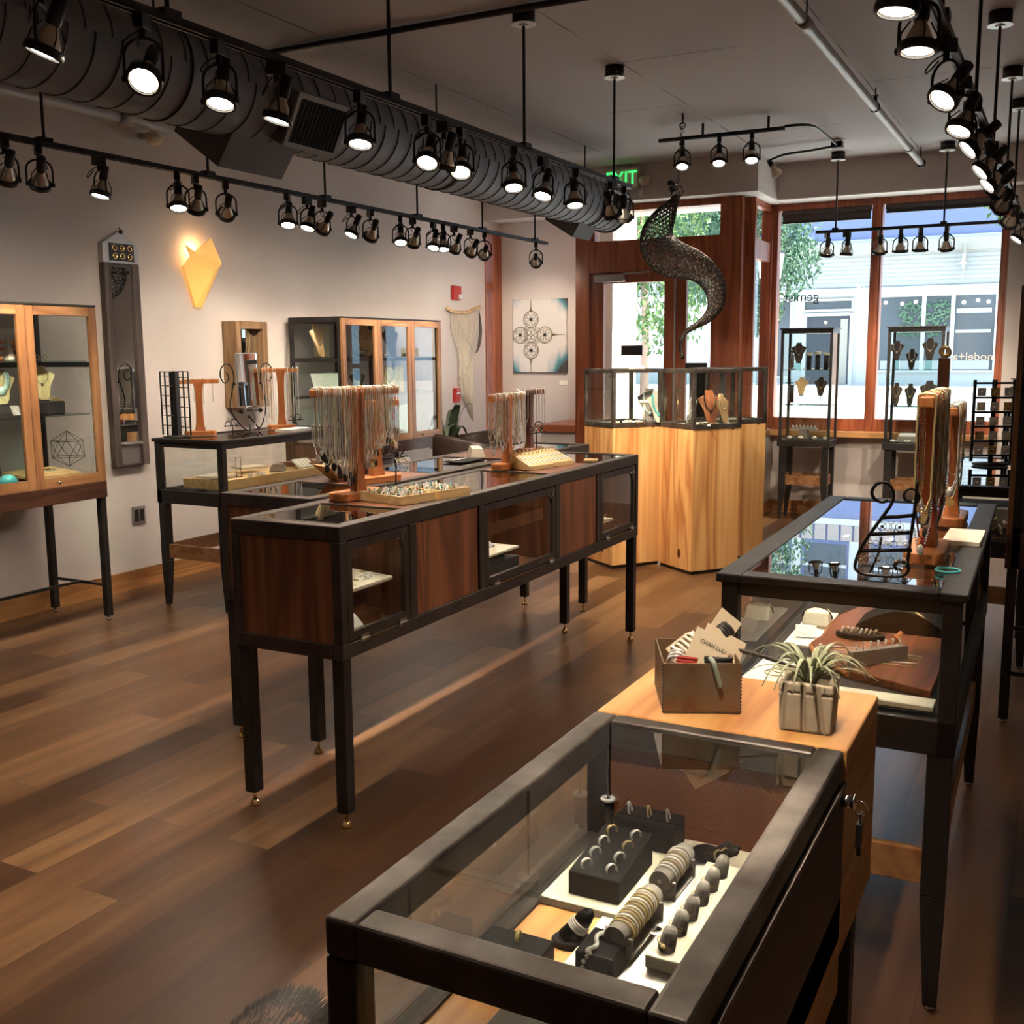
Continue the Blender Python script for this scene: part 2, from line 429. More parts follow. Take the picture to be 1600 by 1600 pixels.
def thing(name, label, cat, loc=(0, 0, 0), rz=0, group=None):
    o = bpy.data.objects.new(name, None); C.objects.link(o)
    o.location = loc; o.rotation_euler = (0, 0, rz); o.empty_display_size = .05
    o['wl'] = list(loc)
    return tag(o, label, cat, group)

def struct(name, mb, m, bevel=0):
    o = mb.build(name, m, bevel=bevel); o['kind'] = 'structure'; return o

KIDS = {}
def kids(o): return list(o.children)
def copy_tree(o, parent=None):
    c = o.copy(); C.objects.link(c)
    if parent is not None: c.parent = parent
    for ch in kids(o): copy_tree(ch, c)
    return c
def dup(o, loc, rz=None, label=None, group=None, rot=None, scale=None):
    c = copy_tree(o); c.location = loc
    if rz is not None: c.rotation_euler = (0, 0, rz)
    if rot is not None: c.rotation_euler = rot
    if scale is not None: c.scale = (scale,) * 3 if not isinstance(scale, (tuple, list)) else scale
    if label: c['label'] = label
    if group: c['group'] = group
    return c

def rnd(a, b): return random.uniform(a, b)
random.seed(7)
def bez(p0, p1, p2, p3, n=12):
    out = []
    p0, p1, p2, p3 = map(Vector, (p0, p1, p2, p3))
    for i in range(n + 1):
        t = i / n; u = 1 - t
        out.append(p0 * u ** 3 + p1 * (3 * u * u * t) + p2 * (3 * u * t * t) + p3 * t ** 3)
    return out
def spiral(c, r0, r1, a0, a1, n, ux, uz):
    c = Vector(c); ux = Vector(ux); uz = Vector(uz)
    return [c + ux * ((r0 + (r1 - r0) * i / n) * math.cos(a0 + (a1 - a0) * i / n)) + uz * ((r0 + (r1 - r0) * i / n) * math.sin(a0 + (a1 - a0) * i / n)) for i in range(n + 1)]
def smooth_path(pts, n=6):
    """Catmull-Rom through the points"""
    P = [Vector(p) for p in pts]; out = []
    for i in range(len(P) - 1):
        a, b, c, d = P[max(i - 1, 0)], P[i], P[i + 1], P[min(i + 2, len(P) - 1)]
        for k in range(n):
            t = k / n
            out.append(.5 * ((2 * b) + (c - a) * t + (2 * a - 5 * b + 4 * c - d) * t * t + (3 * b - a - 3 * c + d) * t ** 3))
    out.append(P[-1]); return out
def text_part(name, body, size, m, parent, loc, rot, extrude=.0006, align='CENTER', sx=1):
    cu = bpy.data.curves.new(name, 'FONT'); cu.body = body; cu.size = size; cu.extrude = extrude
    cu.align_x = align; cu.align_y = 'CENTER'
    q = bpy.data.objects.new(name + '_outline', cu); C.objects.link(q)
    me = bpy.data.meshes.new_from_object(q.evaluated_get(bpy.context.evaluated_depsgraph_get())); me.name = name
    bpy.data.objects.remove(q); bpy.data.curves.remove(cu)
    me.materials.clear(); me.materials.append(MATS[m]); o = bpy.data.objects.new(name, me); C.objects.link(o)
    o.parent = parent; o.location = loc; o.rotation_euler = rot; o.scale = (sx, 1, 1)
    return o

# ------------------------------------------------------------------ the room
H = 3.31
XL, XR = -5.7, 1.6
YB, YF = -4.2, 10.75
struct('floor', MB().box((XL - .15, YB, -.12), (XR + .15, YF, 0)), 'floor')
struct('ceiling', MB().box((XL - .15, YB, H), (XR + .15, YF, H + .18)), 'ceiling')
struct('wall_left', MB().box((XL - .15, YB, 0), (XL, 10.235, H)).box((XL - .15, 10.235, 2.92), (XL, YF, H)).box((XL - .15, 10.235, 0), (XL, YF, .45)), 'wall')
struct('wall_right', MB().box((XR, YB, 0), (XR + .15, YF, H)), 'wall')
struct('wall_back', MB().box((XL, YB - .15, 0), (XR, YB, H)), 'wall')
# front wall: picture wall left of the doors, low wall under the windows, pier on the right, headers above
struct('wall_front', MB().box((XL, 10.6, 0), (-4.36, YF, H)).box((-2.64, 10.56, 0), (-.55, YF, .80)).box((-2.70, 9.86, 0), (-2.62, YF, .80)).box((-.56, 10.45, 0), (XR, YF, H)), 'wall')
struct('wall_front_header', MB().box((-4.55, 9.53, 3.0), (-2.55, YF, H)).box((-2.55, 10.22, 3.0), (XR, YF, H)).box((XL, 10.22, 3.0), (-4.55, YF, H)), 'wall')
o = struct('trim_1', MB().box((-2.545, 10.23, 2.992), (-.56, 10.56, 2.9995)).box((-4.55, 9.535, 2.992), (-2.55, 9.76, 2.9995)).box((-2.70, 9.76, 2.992), (-2.555, 10.56, 2.9995)), 'white soffit')
# low white block with a wooden cap beside the doors
struct('wall_front_stub', MB().box((-4.80, 9.78, 0), (-4.40, 10.595, .80)), 'wall')
struct('trim_2', MB().box((-4.86, 9.72, .80), (-4.395, 10.59, .87)), 'redwood x', bevel=.004)
struct('baseboard_left', MB().box((XL, YB, 0), (XL + .016, 10.22, .125)), 'pine trim', bevel=.003)
struct('baseboard_left_shoe', MB().box((XL + .016, YB, 0), (XL + .03, 10.22, .02)), 'pine trim')
struct('baseboard_front', MB().box((-2.62, 10.545, 0), (-.56, 10.56, .125)).box((-2.62, 9.88, 0), (-2.605, 10.545, .125)), 'pine trim x', bevel=.003)

# windows on the street: redwood posts, frame, panes, sill
struct('trim_3', MB().box((-2.76, 10.50, .80), (-2.655, 10.68, 2.992)), 'redwood', bevel=.004)
struct('trim_4', MB().box((-2.64, 10.40, .775), (-.56, 10.56, .83)).box((-2.70, 9.84, .775), (-2.60, 10.42, .83)), 'pine trim x', bevel=.004)
def win(name, x0, x1):
    t = thing(name, '', 'window', ((x0 + x1) / 2, 10.6, .83)); del t['label']; del t['category']; t['kind'] = 'structure'
    fr = MB().box((x0, 10.54, .83), (x1, 10.66, .945)).box((x0, 10.54, 2.93), (x1, 10.66, 2.992))
    fr.box((x0, 10.54, .945), (x0 + .045, 10.66, 2.93)).box((x1 - .045, 10.54, .945), (x1, 10.66, 2.93))
    fr.build('window_frame', 'redwood', t, world=True, bevel=.004)
    MB().box((x0 + .04, 10.597, .94), (x1 - .04, 10.603, 2.935)).build('pane', 'window glass', t, world=True)
    return t
w1 = win('window_1', -2.655, -1.695)
w2 = win('window_2', -1.69, -.585)
struct('trim_5', MB().box((-1.725, 10.52, .83), (-1.662, 10.54, 2.992)), 'redwood', bevel=.003)
struct('trim_6', MB().box((-.585, 10.52, .83), (-.56, 10.68, 2.992)), 'redwood', bevel=.003)
# slit window in the left wall by the picture wall
t = thing('window_3', '', 'window', (XL, 10.42, .45)); del t['label']; del t['category']; t['kind'] = 'structure'
MB().box((-5.80, 10.235, .45), (-5.69, 10.25, 2.92)).box((-5.80, 10.42, .45), (-5.685, 10.6, 2.92)).box((-5.80, 10.25, .45), (-5.69, 10.42, .50)).box((-5.80, 10.25, 2.87), (-5.69, 10.42, 2.92)).box((-5.80, 10.25, 2.28), (-5.69, 10.42, 2.36)).build('window_frame', 'redwood', t, world=True, bevel=.003)
MB().box((-5.763, 10.25, .5), (-5.757, 10.42, 2.87)).build('pane', 'window glass', t, world=True)
# side light between doors and window
t = thing('window_4', '', 'window', (-2.68, 10.17, .83)); del t['label']; del t['category']; t['kind'] = 'structure'
MB().box((-2.76, 9.875, .83), (-2.655, 9.93, 2.992)).box((-2.74, 9.93, .83), (-2.67, 10.50, .93)).box((-2.74, 9.93, 2.45), (-2.67, 10.50, 2.63)).box((-2.74, 9.93, 2.93), (-2.67, 10.50, 2.992)).build('window_frame', 'redwood', t, world=True, bevel=.004)
m_ = MB(); m_.box((-2.708, 9.93, .93), (-2.702, 10.50, 2.45)); m_.box((-2.708, 9.93, 2.63), (-2.702, 10.50, 2.93)); m_.build('pane', 'window glass', t, world=True)

# pair of entrance doors with a transom
t = thing('door_1', '', 'door', (-3.56, 9.81, 0)); del t['label']; del t['category']; t['kind'] = 'structure'
f = MB().box((-4.40, 9.74, 0), (-4.25, 9.88, 2.992)).box((-2.90, 9.74, 0), (-2.74, 9.88, 2.992)).box((-4.25, 9.74, 2.93), (-2.90, 9.88, 2.992)).box((-4.25, 9.74, 2.36), (-2.90, 9.88, 2.66)).box((-4.25, 9.75, 2.66), (-4.20, 9.87, 2.93)).box((-2.95, 9.75, 2.66), (-2.90, 9.87, 2.93))
f.build('door_frame', 'redwood', t, world=True, bevel=.005)
MB().box((-4.20, 9.806, 2.66), (-2.95, 9.812, 2.93)).build('transom_pane', 'window glass', t, world=True)
def leaf(x0, x1, gl, gr):
    l = MB().box((x0, 9.78, .02), (gl, 9.83, 2.36)).box((gr, 9.78, .02), (x1, 9.83, 2.36)).box((gl, 9.78, .02), (gr, 9.83, .28)).box((gl, 9.78, 2.26), (gr, 9.83, 2.36)).build('door_leaf', 'redwood', t, world=True, bevel=.004)
    MB().box((gl, 9.802, .28), (gr, 9.808, 2.26)).build('pane', 'window glass', l, world=True)
    return l
l1 = leaf(-4.245, -3.385, -4.115, -3.49); l2 = leaf(-3.375, -2.905, -3.27, -3.03)
MB().box((-3.385, 9.76, .02), (-3.37, 9.79, 2.36)).build('weather_strip', 'pipe grey', t, world=True)
MB().box((-4.19, 9.70, 2.27), (-3.88, 9.775, 2.34)).cyl((-3.9, 9.72, 2.345), (-3.62, 9.74, 2.352), .008).build('door_closer', 'pipe grey', l1, world=True, bevel=.006)
MB().box((-3.93, 9.785, 1.565), (-3.71, 9.80, 1.66)).build('hours_sign', 'black paint', l1, world=True)
MB().box((-3.29, 9.785, 1.44), (-3.06, 9.80, 1.49)).build('hours_sign', 'black paint', l2, world=True)
for l, x in ((l1, -3.44), (l2, -3.325)):
    MB().cyl((x, 9.74, .90), (x, 9.74, 1.25), .012).cyl((x, 9.74, .95), (x, 9.785, .95), .008).cyl((x, 9.74, 1.2), (x, 9.785, 1.2), .008).build('door_pull', 'brass', l, world=True)

# roller shades over the two panes
for k, (x0, x1, zb, lab) in enumerate(((-2.60, -1.73, 2.83, 'dark roller shade pulled slightly down at the left shop window'), (-1.645, -.62, 2.872, 'dark roller shade at the right shop window behind the row of spotlights'))):
    s_ = thing('roller_shade', lab, 'blind', ((x0 + x1) / 2, 10.5, zb), 0, 'roller shades over the shop windows')
    MB().box((x0 + .02, 10.548, 2.885), (x1 - .02, 10.592, 2.930)).build('headbox', 'screen shade', s_, world=True, bevel=.006)
    MB().box((x0 + .025, 10.568, zb), (x1 - .025, 10.571, 2.89)).build('fabric', 'screen shade', s_, world=True)
    MB().box((x0 + .025, 10.559, zb - .022), (x1 - .025, 10.579, zb + .004)).build('bottom_bar', 'black paint', s_, world=True, bevel=.004)
# lettering on the right pane, read from the street
text_part('lettering', 'model+a', .105, 'white card', w2, (-.80 + 1.1375, -.009, .70), (R(90), 0, R(180)), .0008)
text_part('lettering', 'gemist', .13, 'lamp black', w1, (-2.38 + 2.175, -.009, 1.28), (R(90), 0, R(180)), .0008)
# ------------------------------------------------------------------ track lighting
def track(name, pts, label, group='lighting tracks'):
    t = thing(name, label, 'light track', pts[0], 0, group)
    m = MB()
    for a, b in zip(pts, pts[1:]):
        a, b = Vector(a), Vector(b); d = (b - a).normalized(); u = d.cross(V(0, 0, 1)).normalized()
        rot = Matrix((u, d, V(0, 0, 1))).transposed()
        m.obox((a + b) / 2, (.036, (b - a).length, .020), rot)
        for s in (-1, 1): m.obox((a + b) / 2 + u * (s * .0135) - V(0, 0, .012), (.009, (b - a).length, .008), rot)
    m.build('rail', 'lamp black', t, world=True)
    return t
def stem(t, x, y, z, top=H, canopy=True):
    MB().cyl((x, y, z), (x, y, top), .008, n=8).obox((x, y, z + .012), (.05, .07, .026)).build('stem', 'lamp black', t, world=True)
    if canopy:
        MB().cyl((x, y, top - .065), (x, y, top), .058, n=20).build('canopy', 'lamp black', t, world=True)
        MB().cyl((x, y, top - .069), (x, y, top - .065), .064, n=20).cyl((x, y, top - .075), (x, y, top - .068), .024, n=12).build('canopy_plate', 'white metal', t, world=True)

YOKE = .19
def lamp_proto():
    """track head hanging from z = 0; yoke axis along X; bulb aims down"""
    t = thing('track_spotlight', 'prototype', 'spotlight')
    MB().box((-.016, -.034, -.048), (.016, .034, 0)).cyl((0, 0, -.075), (0, 0, -.045), .011, n=10).build('track_adapter', 'lamp black', t, bevel=.003)
    y = MB(); pts = [(-.060, 0, -YOKE), (-.060, 0, -.135)] + [(-.060 * math.cos(a), 0, -.122 + .050 * math.sin(a)) for a in [PI * i / 10 for i in range(11)]] + [(.060, 0, -.135), (.060, 0, -YOKE)]
    y.tube(pts, .0052, 6); y.cyl((-.067, 0, -YOKE), (-.051, 0, -YOKE), .010, n=8); y.cyl((.051, 0, -YOKE), (.067, 0, -YOKE), .011, n=8)
    y.build('yoke', 'lamp black', t)
    hd = bpy.data.objects.new('lamp_head', None); C.objects.link(hd); hd.parent = t; hd.location = (0, 0, -YOKE); hd.empty_display_size = .03
    hd['wl'] = [0, 0, 0]
    r = MB(); r.lathe([(.045, -.016), (.054, -.016), (.056, -.006), (.054, .009), (.047, .010), (.045, .0), (.045, -.016)], 20, caps=False)
    for a in (45, 135, 225, 315):
        c, s = math.cos(R(a)), math.sin(R(a)); r.tube([(.051 * c, .051 * s, .006), (.050 * c, .050 * s, .035), (.028 * c, .028 * s, .07)], .0025, 4)
    r.build('lamp_ring', 'lamp black', hd)
    MB().lathe([(.044, -.008), (.0445, .002), (.038, .020), (.027, .045), (.019, .062), (.017, .075)], 18, caps=False).build('bulb', 'lamp bulb', hd)
    MB().lathe([(.006, .150), (.021, .147), (.022, .080), (.018, .066)], 14).build('socket', 'lamp black', hd)
    MB().lathe([(.0005, -.0145), (.027, -.013), (.042, -.009)], 18).build('lens', 'lamp lens', hd)
    MB().tube(bez((0, .012, -.07), (.09, .05, -.10), (.075, .05, -.05), (.01, .03, -.045), 10) if False else bez((0, .014, -.055), (.055, .05, -.08), (.06, .06, -.15), (.0, .03, -.075), 10), .0028, 5).build('power_cord', 'cord', t)
    return t
PROTO = lamp_proto()
USED = []
SPOTS = {}
def spot_data(power, size, blend=.55, col=LAMP_COL):
    k = (power, size, blend, col)
    if k not in SPOTS:
        d = bpy.data.lights.new('spot', 'SPOT'); d.energy = power; d.spot_size = R(size); d.spot_blend = blend
        d.color = col; d.shadow_soft_size = .032; SPOTS[k] = d
    return SPOTS[k]
def lamp(x, y, z, target, label, group, power=1.0, size=100, on=True, col=LAMP_COL):
    """one track head at (x, y), hanging from z, aimed at target"""
    t = copy_tree(PROTO) if USED else PROTO
    USED.append(t)
    t.location = (x, y, z); t['label'] = label; t['group'] = group
    hp = V(x, y, z - YOKE); d = (Vector(target) - hp).normalized()
    yaw = math.atan2(d.y, d.x) - PI / 2          # yoke axis X square to the aim
    t.rotation_euler = (0, 0, yaw)
    tilt = math.atan2(math.hypot(d.x, d.y), -d.z)
    hd = [c for c in t.children if c.name.startswith('lamp_head')][0]
    hd.rotation_euler = (tilt, 0, 0)
    if on:
        l = bpy.data.objects.new('spot', spot_data(LAMP_W * power, size + 12, .9, col)); C.objects.link(l)
        l.parent = hd; l.location = (0, 0, -.024)
    return t

ORD = ['first', 'second', 'third', 'fourth', 'fifth', 'sixth', 'seventh', 'eighth', 'ninth', 'tenth', 'eleventh', 'twelfth', 'thirteenth', 'fourteenth', 'fifteenth', 'sixteenth', 'seventeenth', 'eighteenth', 'nineteenth', 'twentieth']
# track beside the duct
ZT = 2.64
tu = track('light_track', [(-2.57, -1.2, ZT), (-2.57, 6.54, ZT)], 'long black lighting track hung in front of the round duct')
for y in (.2, 1.4, 2.6, 3.83, 5.05, 6.26): stem(tu, -2.57, y, ZT)
UP = [(2.13, (-3.4, 1.6, .0), .5), (2.49, (-2.0, 1.3, 1.0), 1), (2.82, (-2.35, 2.1, .2), 1), (3.11, (-2.95, 2.75, .5), 1), (3.61, (-2.45, 3.25, 1.2), 1.8), (4.11, (-2.35, 3.35, 1.25), 1.9), (4.255, (-3.4, 4.4, .3), .9), (4.40, (-2.2, 3.5, 1.0), 1.0), (4.93, (-2.3, 4.5, 1.15), 1.6), (5.27, (-2.6, 4.6, 1.05), 1.0), (5.68, (-2.3, 5.3, .9), 1), (6.24, (-2.45, 7.25, .9), 4.2), (6.43, (-2.9, 7.4, .9), 4.2)]
for i, (y, tg, p) in enumerate(UP):
    lamp(-2.57, y, ZT - .012, tg, f'lit black track spotlight, {ORD[i]} from the near end of the track beside the duct', 'spotlights on the track beside the duct', p)
# out of the picture, nearer the camera on the same track
lamp(-2.57, 1.55, ZT - .012, (-.9, 1.4, .5), 'black track spotlight on the duct track before the picture begins', 'spotlights on the track beside the duct', 1.0, 58)
lamp(-2.57, .9, ZT - .012, (-2.0, 1.2, 0), 'black track spotlight at the unseen near part of the duct track', 'spotlights on the track beside the duct', .3, 70)

# track along the left wall
tl = track('light_track', [(-4.56, -1.2, ZT), (-4.56, 9.42, ZT)], 'long black lighting track running along the left wall')
for y in (1.3, 2.52, 3.74, 4.87, 5.98, 7.13, 8.16, 9.17): stem(tl, -4.56, y, ZT)
LW = [(3.51, (-5.4, 3.8, 1.3), 1.8), (3.70, (-5.3, 4.15, 1.35), 2.6), (4.07, (-4.7, 3.5, .0), 1.2), (4.62, (-4.0, 4.0, .0), 1.1), (4.76, (-5.4, 5.3, 1.1), 1.0), (5.01, (-5.65, 5.9, 1.5), 1.2), (5.58, (-4.2, 4.9, .5), 1.0), (5.78, (-4.6, 5.2, 1.0), 1.1), (5.94, (-5.6, 6.35, 1.5), 1.3), (6.27, (-4.8, 5.6, 1.1), 1.0), (6.50, (-5.4, 7.0, 1.5), 2.0), (6.89, (-4.0, 6.0, .3), .9), (7.06, (-5.35, 7.55, 1.5), 2.4), (7.36, (-4.4, 6.5, .5), .8), (7.51, (-4.2, 6.8, .3), .8), (7.68, (-5.3, 8.0, 1.4), 2.0), (7.95, (-5.65, 8.6, 1.5), .9), (8.19, (-5.65, 9.7, 1.7), 1.5), (9.19, (-5.2, 10.58, 1.75), 1.5)]
for i, (y, tg, p) in enumerate(LW):
    lamp(-4.56, y, ZT - .012, tg, f'black track spotlight, {ORD[i]} from the left end of the left wall track', 'spotlights on the left wall track', p * 1.25, 46 if tg[0] < -5 else 56)
lamp(-4.56, 2.7, ZT - .012, (-5.6, 3.3, 1.3), 'black track spotlight on the left wall track before the picture begins', 'spotlights on the left wall track', 1.0, 60)
lamp(-4.56, 1.6, ZT - .012, (-3.9, 2.4, 0), 'black track spotlight at the unseen near part of the left wall track', 'spotlights on the left wall track', .3, 70)

# track on the right
tr = track('light_track', [(-.44, .3, ZT), (-.44, 10.0, ZT)], 'long black lighting track receding along the right side over the table cases')
for y in (1.4, 2.6, 3.8, 5.13, 6.26, 7.49, 8.45): stem(tr, -.44, y, ZT)
RT = [(2.90, (-.62, 2.75, .8), 1.6), (3.30, (-.52, 3.1, .8), 1.9), (3.98, (-1.3, 3.0, .9), 1.1), (4.55, (-1.0, 3.9, .8), 1), (5.0, (-2.2, 4.2, .7), 1.0), (5.65, (-2.2, 4.9, .6), 1.0), (6.12, (-2.1, 5.3, .6), 1.0), (6.45, (-2.3, 7.3, .7), 1.4), (7.15, (-1.85, 10.5, .30), 3.0), (8.05, (-1.45, 10.5, .30), 3.0), (9.2, (-1.8, 8.6, .5), .8)]
for i, (y, tg, p) in enumerate(RT):
    lamp(-.44, y, ZT - .012, tg, f'lit black track spotlight, {ORD[i]} from the near end of the right track', 'spotlights on the right track', p, 60)
lamp(-.44, 1.75, ZT - .012, (-.47, 1.36, .74), 'black track spotlight above the near vitrine, out of the picture', 'spotlights on the right track', 10.0, 8)
lamp(-.44, 1.15, ZT - .012, (-.55, 1.75, .95), 'second black track spotlight above the near vitrine, out of the picture', 'spotlights on the right track', 2.3, 30)
lamp(-.44, 2.35, ZT - .012, (-.5, 2.72, .8), 'black track spotlight above the dark table case, out of the picture', 'spotlights on the right track', 1.0, 45)

# short track by the doors with its conduit
ts = track('light_track', [(-2.95, 8.1, 3.215), (-1.98, 8.1, 3.215)], 'short black lighting track under the ceiling near the doors')
m = MB(); m.tube(smooth_path([(-1.98, 8.1, 3.225), (-1.86, 8.14, 3.23), (-1.80, 8.3, 3.235), (-1.82, 8.95, 3.26), (-1.83, 9.25, 3.27)], 5), .011, 6)
m.tube(smooth_path([(-1.83, 9.28, 3.265), (-2.05, 9.30, 3.25), (-2.28, 9.35, 3.245), (-2.43, 9.42, 3.22)], 5), .010, 6); m.obox((-1.83, 9.27, 3.27), (.09, .07, .05))
m.build('conduit', 'lamp black', ts, world=True)
MB().cyl((-2.6, 8.1, 3.22), (-2.6, 8.1, H), .01, n=8).cyl((-2.1, 8.1, 3.22), (-2.1, 8.1, H), .01, n=8).build('ceiling_mount', 'lamp black', ts, world=True)
for i, (x, w) in enumerate(((-2.76, 'left'), (-2.47, 'middle'), (-2.22, 'right'))):
    lamp(x, 8.1, 3.205, (x + .25, 7.2, 1.0), f'{w} lit spotlight of the three on the short track by the doors', 'spotlights on the short track by the doors', 2.4, 60)
# bare flood holder at the end of the conduit
t = thing('flood_light', 'small unlit spot flood on the conduit at the header corner', 'spotlight', (-2.45, 9.45, 3.22))
MB().cyl((-2.43, 9.42, 3.22), (-2.40, 9.40, 3.17), .02, n=10).build('socket', 'lamp black', t, world=True)
MB().lathe([(.012, 0), (.03, -.05), (.048, -.085), (.046, -.09)], 16, Matrix.Translation((-2.40, 9.40, 3.17)) @ Euler((R(35), R(-30), 0)).to_matrix().to_4x4()).build('bulb', 'lamp bulb', t, world=True)

# track hanging in front of the windows
tw = track('light_track', [(-2.10, 9.84, ZT), (-.50, 9.84, ZT)], 'black lighting track hanging in front of the shop windows')
for x in (-1.93, -1.04): stem(tw, x, 9.84, ZT)
for i, (x, tg) in enumerate(((-2.0, (-2.15, 10.1, 1.4)), (-1.83, (-1.95, 9.9, 1.2)), (-1.55, (-1.75, 10.56, .35)), (-1.38, (-1.4, 9.95, 1.2)), (-1.22, (-1.25, 9.95, 1.2)), (-1.01, (-.95, 10.5, .4)))):
    lamp(x, 9.84, ZT - .012, tg, f'{ORD[i]} black spotlight from the left on the window track', 'spotlights on the window track', (1.0, 1.0, 2.0, 1.0, 1.0, 1.5)[i], 55)

# ------------------------------------------------------------------ duct, pipes, ceiling gear
DX, DZ, DR = -3.74, 2.875, .2175
t = thing('air_duct', 'large dark round spiral air duct along the ceiling above the left track', 'duct', (DX, 8.95, DZ))
MB().cyl((DX, -4.0, DZ), (DX, 8.95, DZ), DR, n=48).build('duct_pipe', 'duct paint', t, world=True)
m = MB(); y = -3.9
while y < 8.9:
    pts = [(DX + (DR + .001) * math.cos(2 * PI * i / 40), y + .05 * i / 40, DZ + (DR + .001) * math.sin(2 * PI * i / 40)) for i in range(41)]
    m.tube(pts, .0038, 4); y += .135
m.build('spiral_seam', 'duct seam', t, world=True)
MB().torus((DX, 8.95, DZ), DR + .004, .012, (0, 1, 0), 40, 6).build('end_collar', 'duct paint', t, world=True)
for y in (1.35, 3.7, 6.1, 8.47):
    MB().cyl((DX, y, DZ + DR - .005), (DX, y, H), .006, n=6).torus((DX, y, DZ), DR + .004, .006, (0, 1, 0), 40, 4).build('hanger_rod', 'lamp black', t, world=True)
def register(y, ang, w, h, dep, grille):
    """collar box on the duct at angle ang (degrees from +X), w along the duct"""
    a = R(ang); n_ = V(math.cos(a), 0, math.sin(a)); u = V(0, 1, 0); v = n_.cross(u)
    rot = Matrix((u, v, n_)).transposed(); c = V(DX, y, DZ) + n_ * (DR * .62 + dep / 2)
    g = MB().obox(c, (w, h, dep + DR * .5), rot)
    p = g.build('diffuser_box', 'duct paint', t, world=True, bevel=.003)
    if grille:
        f = V(DX, y, DZ) + n_ * (DR * .62 + dep + DR * .25)
        q = MB()
        q.obox(f + u * (w / 2 - .012), (.026, h, .012), rot); q.obox(f - u * (w / 2 - .012), (.026, h, .012), rot)
        q.obox(f + v * (h / 2 - .012), (w, .026, .012), rot); q.obox(f - v * (h / 2 - .012), (w, .026, .012), rot)
        q.build('grille_frame', 'register grey', p, world=True)
        b = MB().obox(f + n_ * .001, (w - .05, h - .05, .003), rot); b.build('grille_opening', 'dark void', p, world=True)
        s = MB(); k = 13
        for i in range(k): s.obox(f + u * (-(w - .06) / 2 + (w - .06) * i / (k - 1)) + n_ * .004, (.004, h - .05, .006), rot)
        s.build('louvre', 'duct seam', p, world=True)
register(4.55, -27, .42, .27, .075, True)
register(8.62, -12, .36, .22, .06, True)
register(4.35, -125, .48, .34, .13, False)
register(8.45, -122, .36, .30, .10, False)

t = thing('wall_conduit', 'grey conduit pipe high on the left wall behind the duct', 'pipe', (-5.6, 3.0, 3.12))
MB().cyl((-5.62, -2, 3.13), (-5.62, 5.75, 3.14), .034, n=12).cyl((-5.62, 5.20, 3.139), (-5.62, 5.32, 3.139), .042, n=12).build('pipe', 'pipe grey', t, world=True)
t = thing('occupancy_sensor', 'small tan dome sensor under the wall conduit by the duct', 'sensor', (-5.58, 5.45, 3.04))
MB().cyl((-5.69, 5.45, 3.07), (-5.60, 5.45, 3.06), .02, n=10).build('arm', 'pipe grey', t, world=True)
MB().ball((-5.57, 5.45, 3.045), .06, 14, 8, (1, 1, .8)).build('dome', 'concrete', t, world=True)
t = thing('sprinkler_pipe', 'thick grey sprinkler pipe under the ceiling ending at the window header', 'pipe', (-1.265, 5, 3.18))
MB().cyl((-1.265, -4, 3.185), (-1.265, 10.02, 3.185), .027, n=16).cyl((-1.265, 5.45, 3.185), (-1.265, 5.60, 3.185), .033, n=16).cyl((-1.265, 9.2, 3.185), (-1.265, 9.28, 3.185), .032, n=16).build('pipe', 'pipe grey', t, world=True)
MB().cyl((-1.265, 10.0, 3.185), (-1.265, 10.06, 3.185), .036, n=16).build('end_cap', 'lamp black', t, world=True)
for y in (5.55, 7.6, 9.95):
    MB().cyl((-1.265, y, 3.2), (-1.265, y, H), .005, n=6).torus((-1.265, y, 3.185), .030, .004, (0, 1, 0), 16, 4).build('hanger', 'lamp black', t, world=True)
MB().cyl((-1.265, 7.6, 3.21), (-1.265, 7.6, 3.255), .012, n=8).cyl((-1.265, 7.6, 3.255), (-1.265, 7.6, 3.262), .022, n=10).build('sprinkler_head', 'lamp black', t, world=True)
t = thing('ceiling_conduit', 'thin black conduit crossing the ceiling beside the upper track', 'pipe', (-3.4, 4.95, 3.28))
MB().cyl((-5.6, 4.95, 3.288), (-.2, 4.95, 3.288), .017, n=8).build('pipe', 'lamp black', t, world=True)

# ------------------------------------------------------------------ exit sign, emergency heads, camera dome
t = thing('exit_sign', 'green lit exit sign on the header above the doors', 'exit sign', (-3.80, 9.46, 3.09))
MB().box((-3.975, 9.44, 3.085), (-3.625, 9.485, 3.275)).build('housing', 'concrete', t, world=True, bevel=.004)
MB().box((-3.955, 9.436, 3.10), (-3.645, 9.4405, 3.26)).build('face_plate', 'cream board', t, world=True)
MB().box((-3.88, 9.47, 3.27), (-3.76, 9.53, 3.30)).build('mount', 'concrete', t, world=True)
text_part('lettering', 'EXIT', .165, 'exit green', t, (0, -.026, .089), (R(90), 0, 0), .002, sx=.92)
t = thing('emergency_light', 'white emergency light with one round head right of the exit sign', 'emergency light', (-3.60, 9.47, 3.05))
MB().box((-3.64, 9.48, 3.02), (-3.60, 9.53, 3.13)).build('bracket', 'white metal', t, world=True, bevel=.004)
MB().lathe([(.02, .04), (.05, .02), (.052, -.015), (.046, -.02)], 16, Matrix.Translation((-3.575, 9.45, 3.15)) @ Euler((R(70), 0, R(10))).to_matrix().to_4x4()).build('lamp_head', 'lamp bulb', t, world=True)
t = thing('security_camera', 'small black security camera on the header above the doors', 'camera', (-3.31, 9.5, 3.07))
MB().cyl((-3.34, 9.53, 3.11), (-3.34, 9.47, 3.11), .026, n=14).ball((-3.31, 9.47, 3.06), .038, 14, 8).build('body', 'black paint', t, world=True)
MB().cyl((-3.325, 9.445, 3.085), (-3.318, 9.432, 3.078), .013, n=12).build('lens', 'chrome', t, world=True)
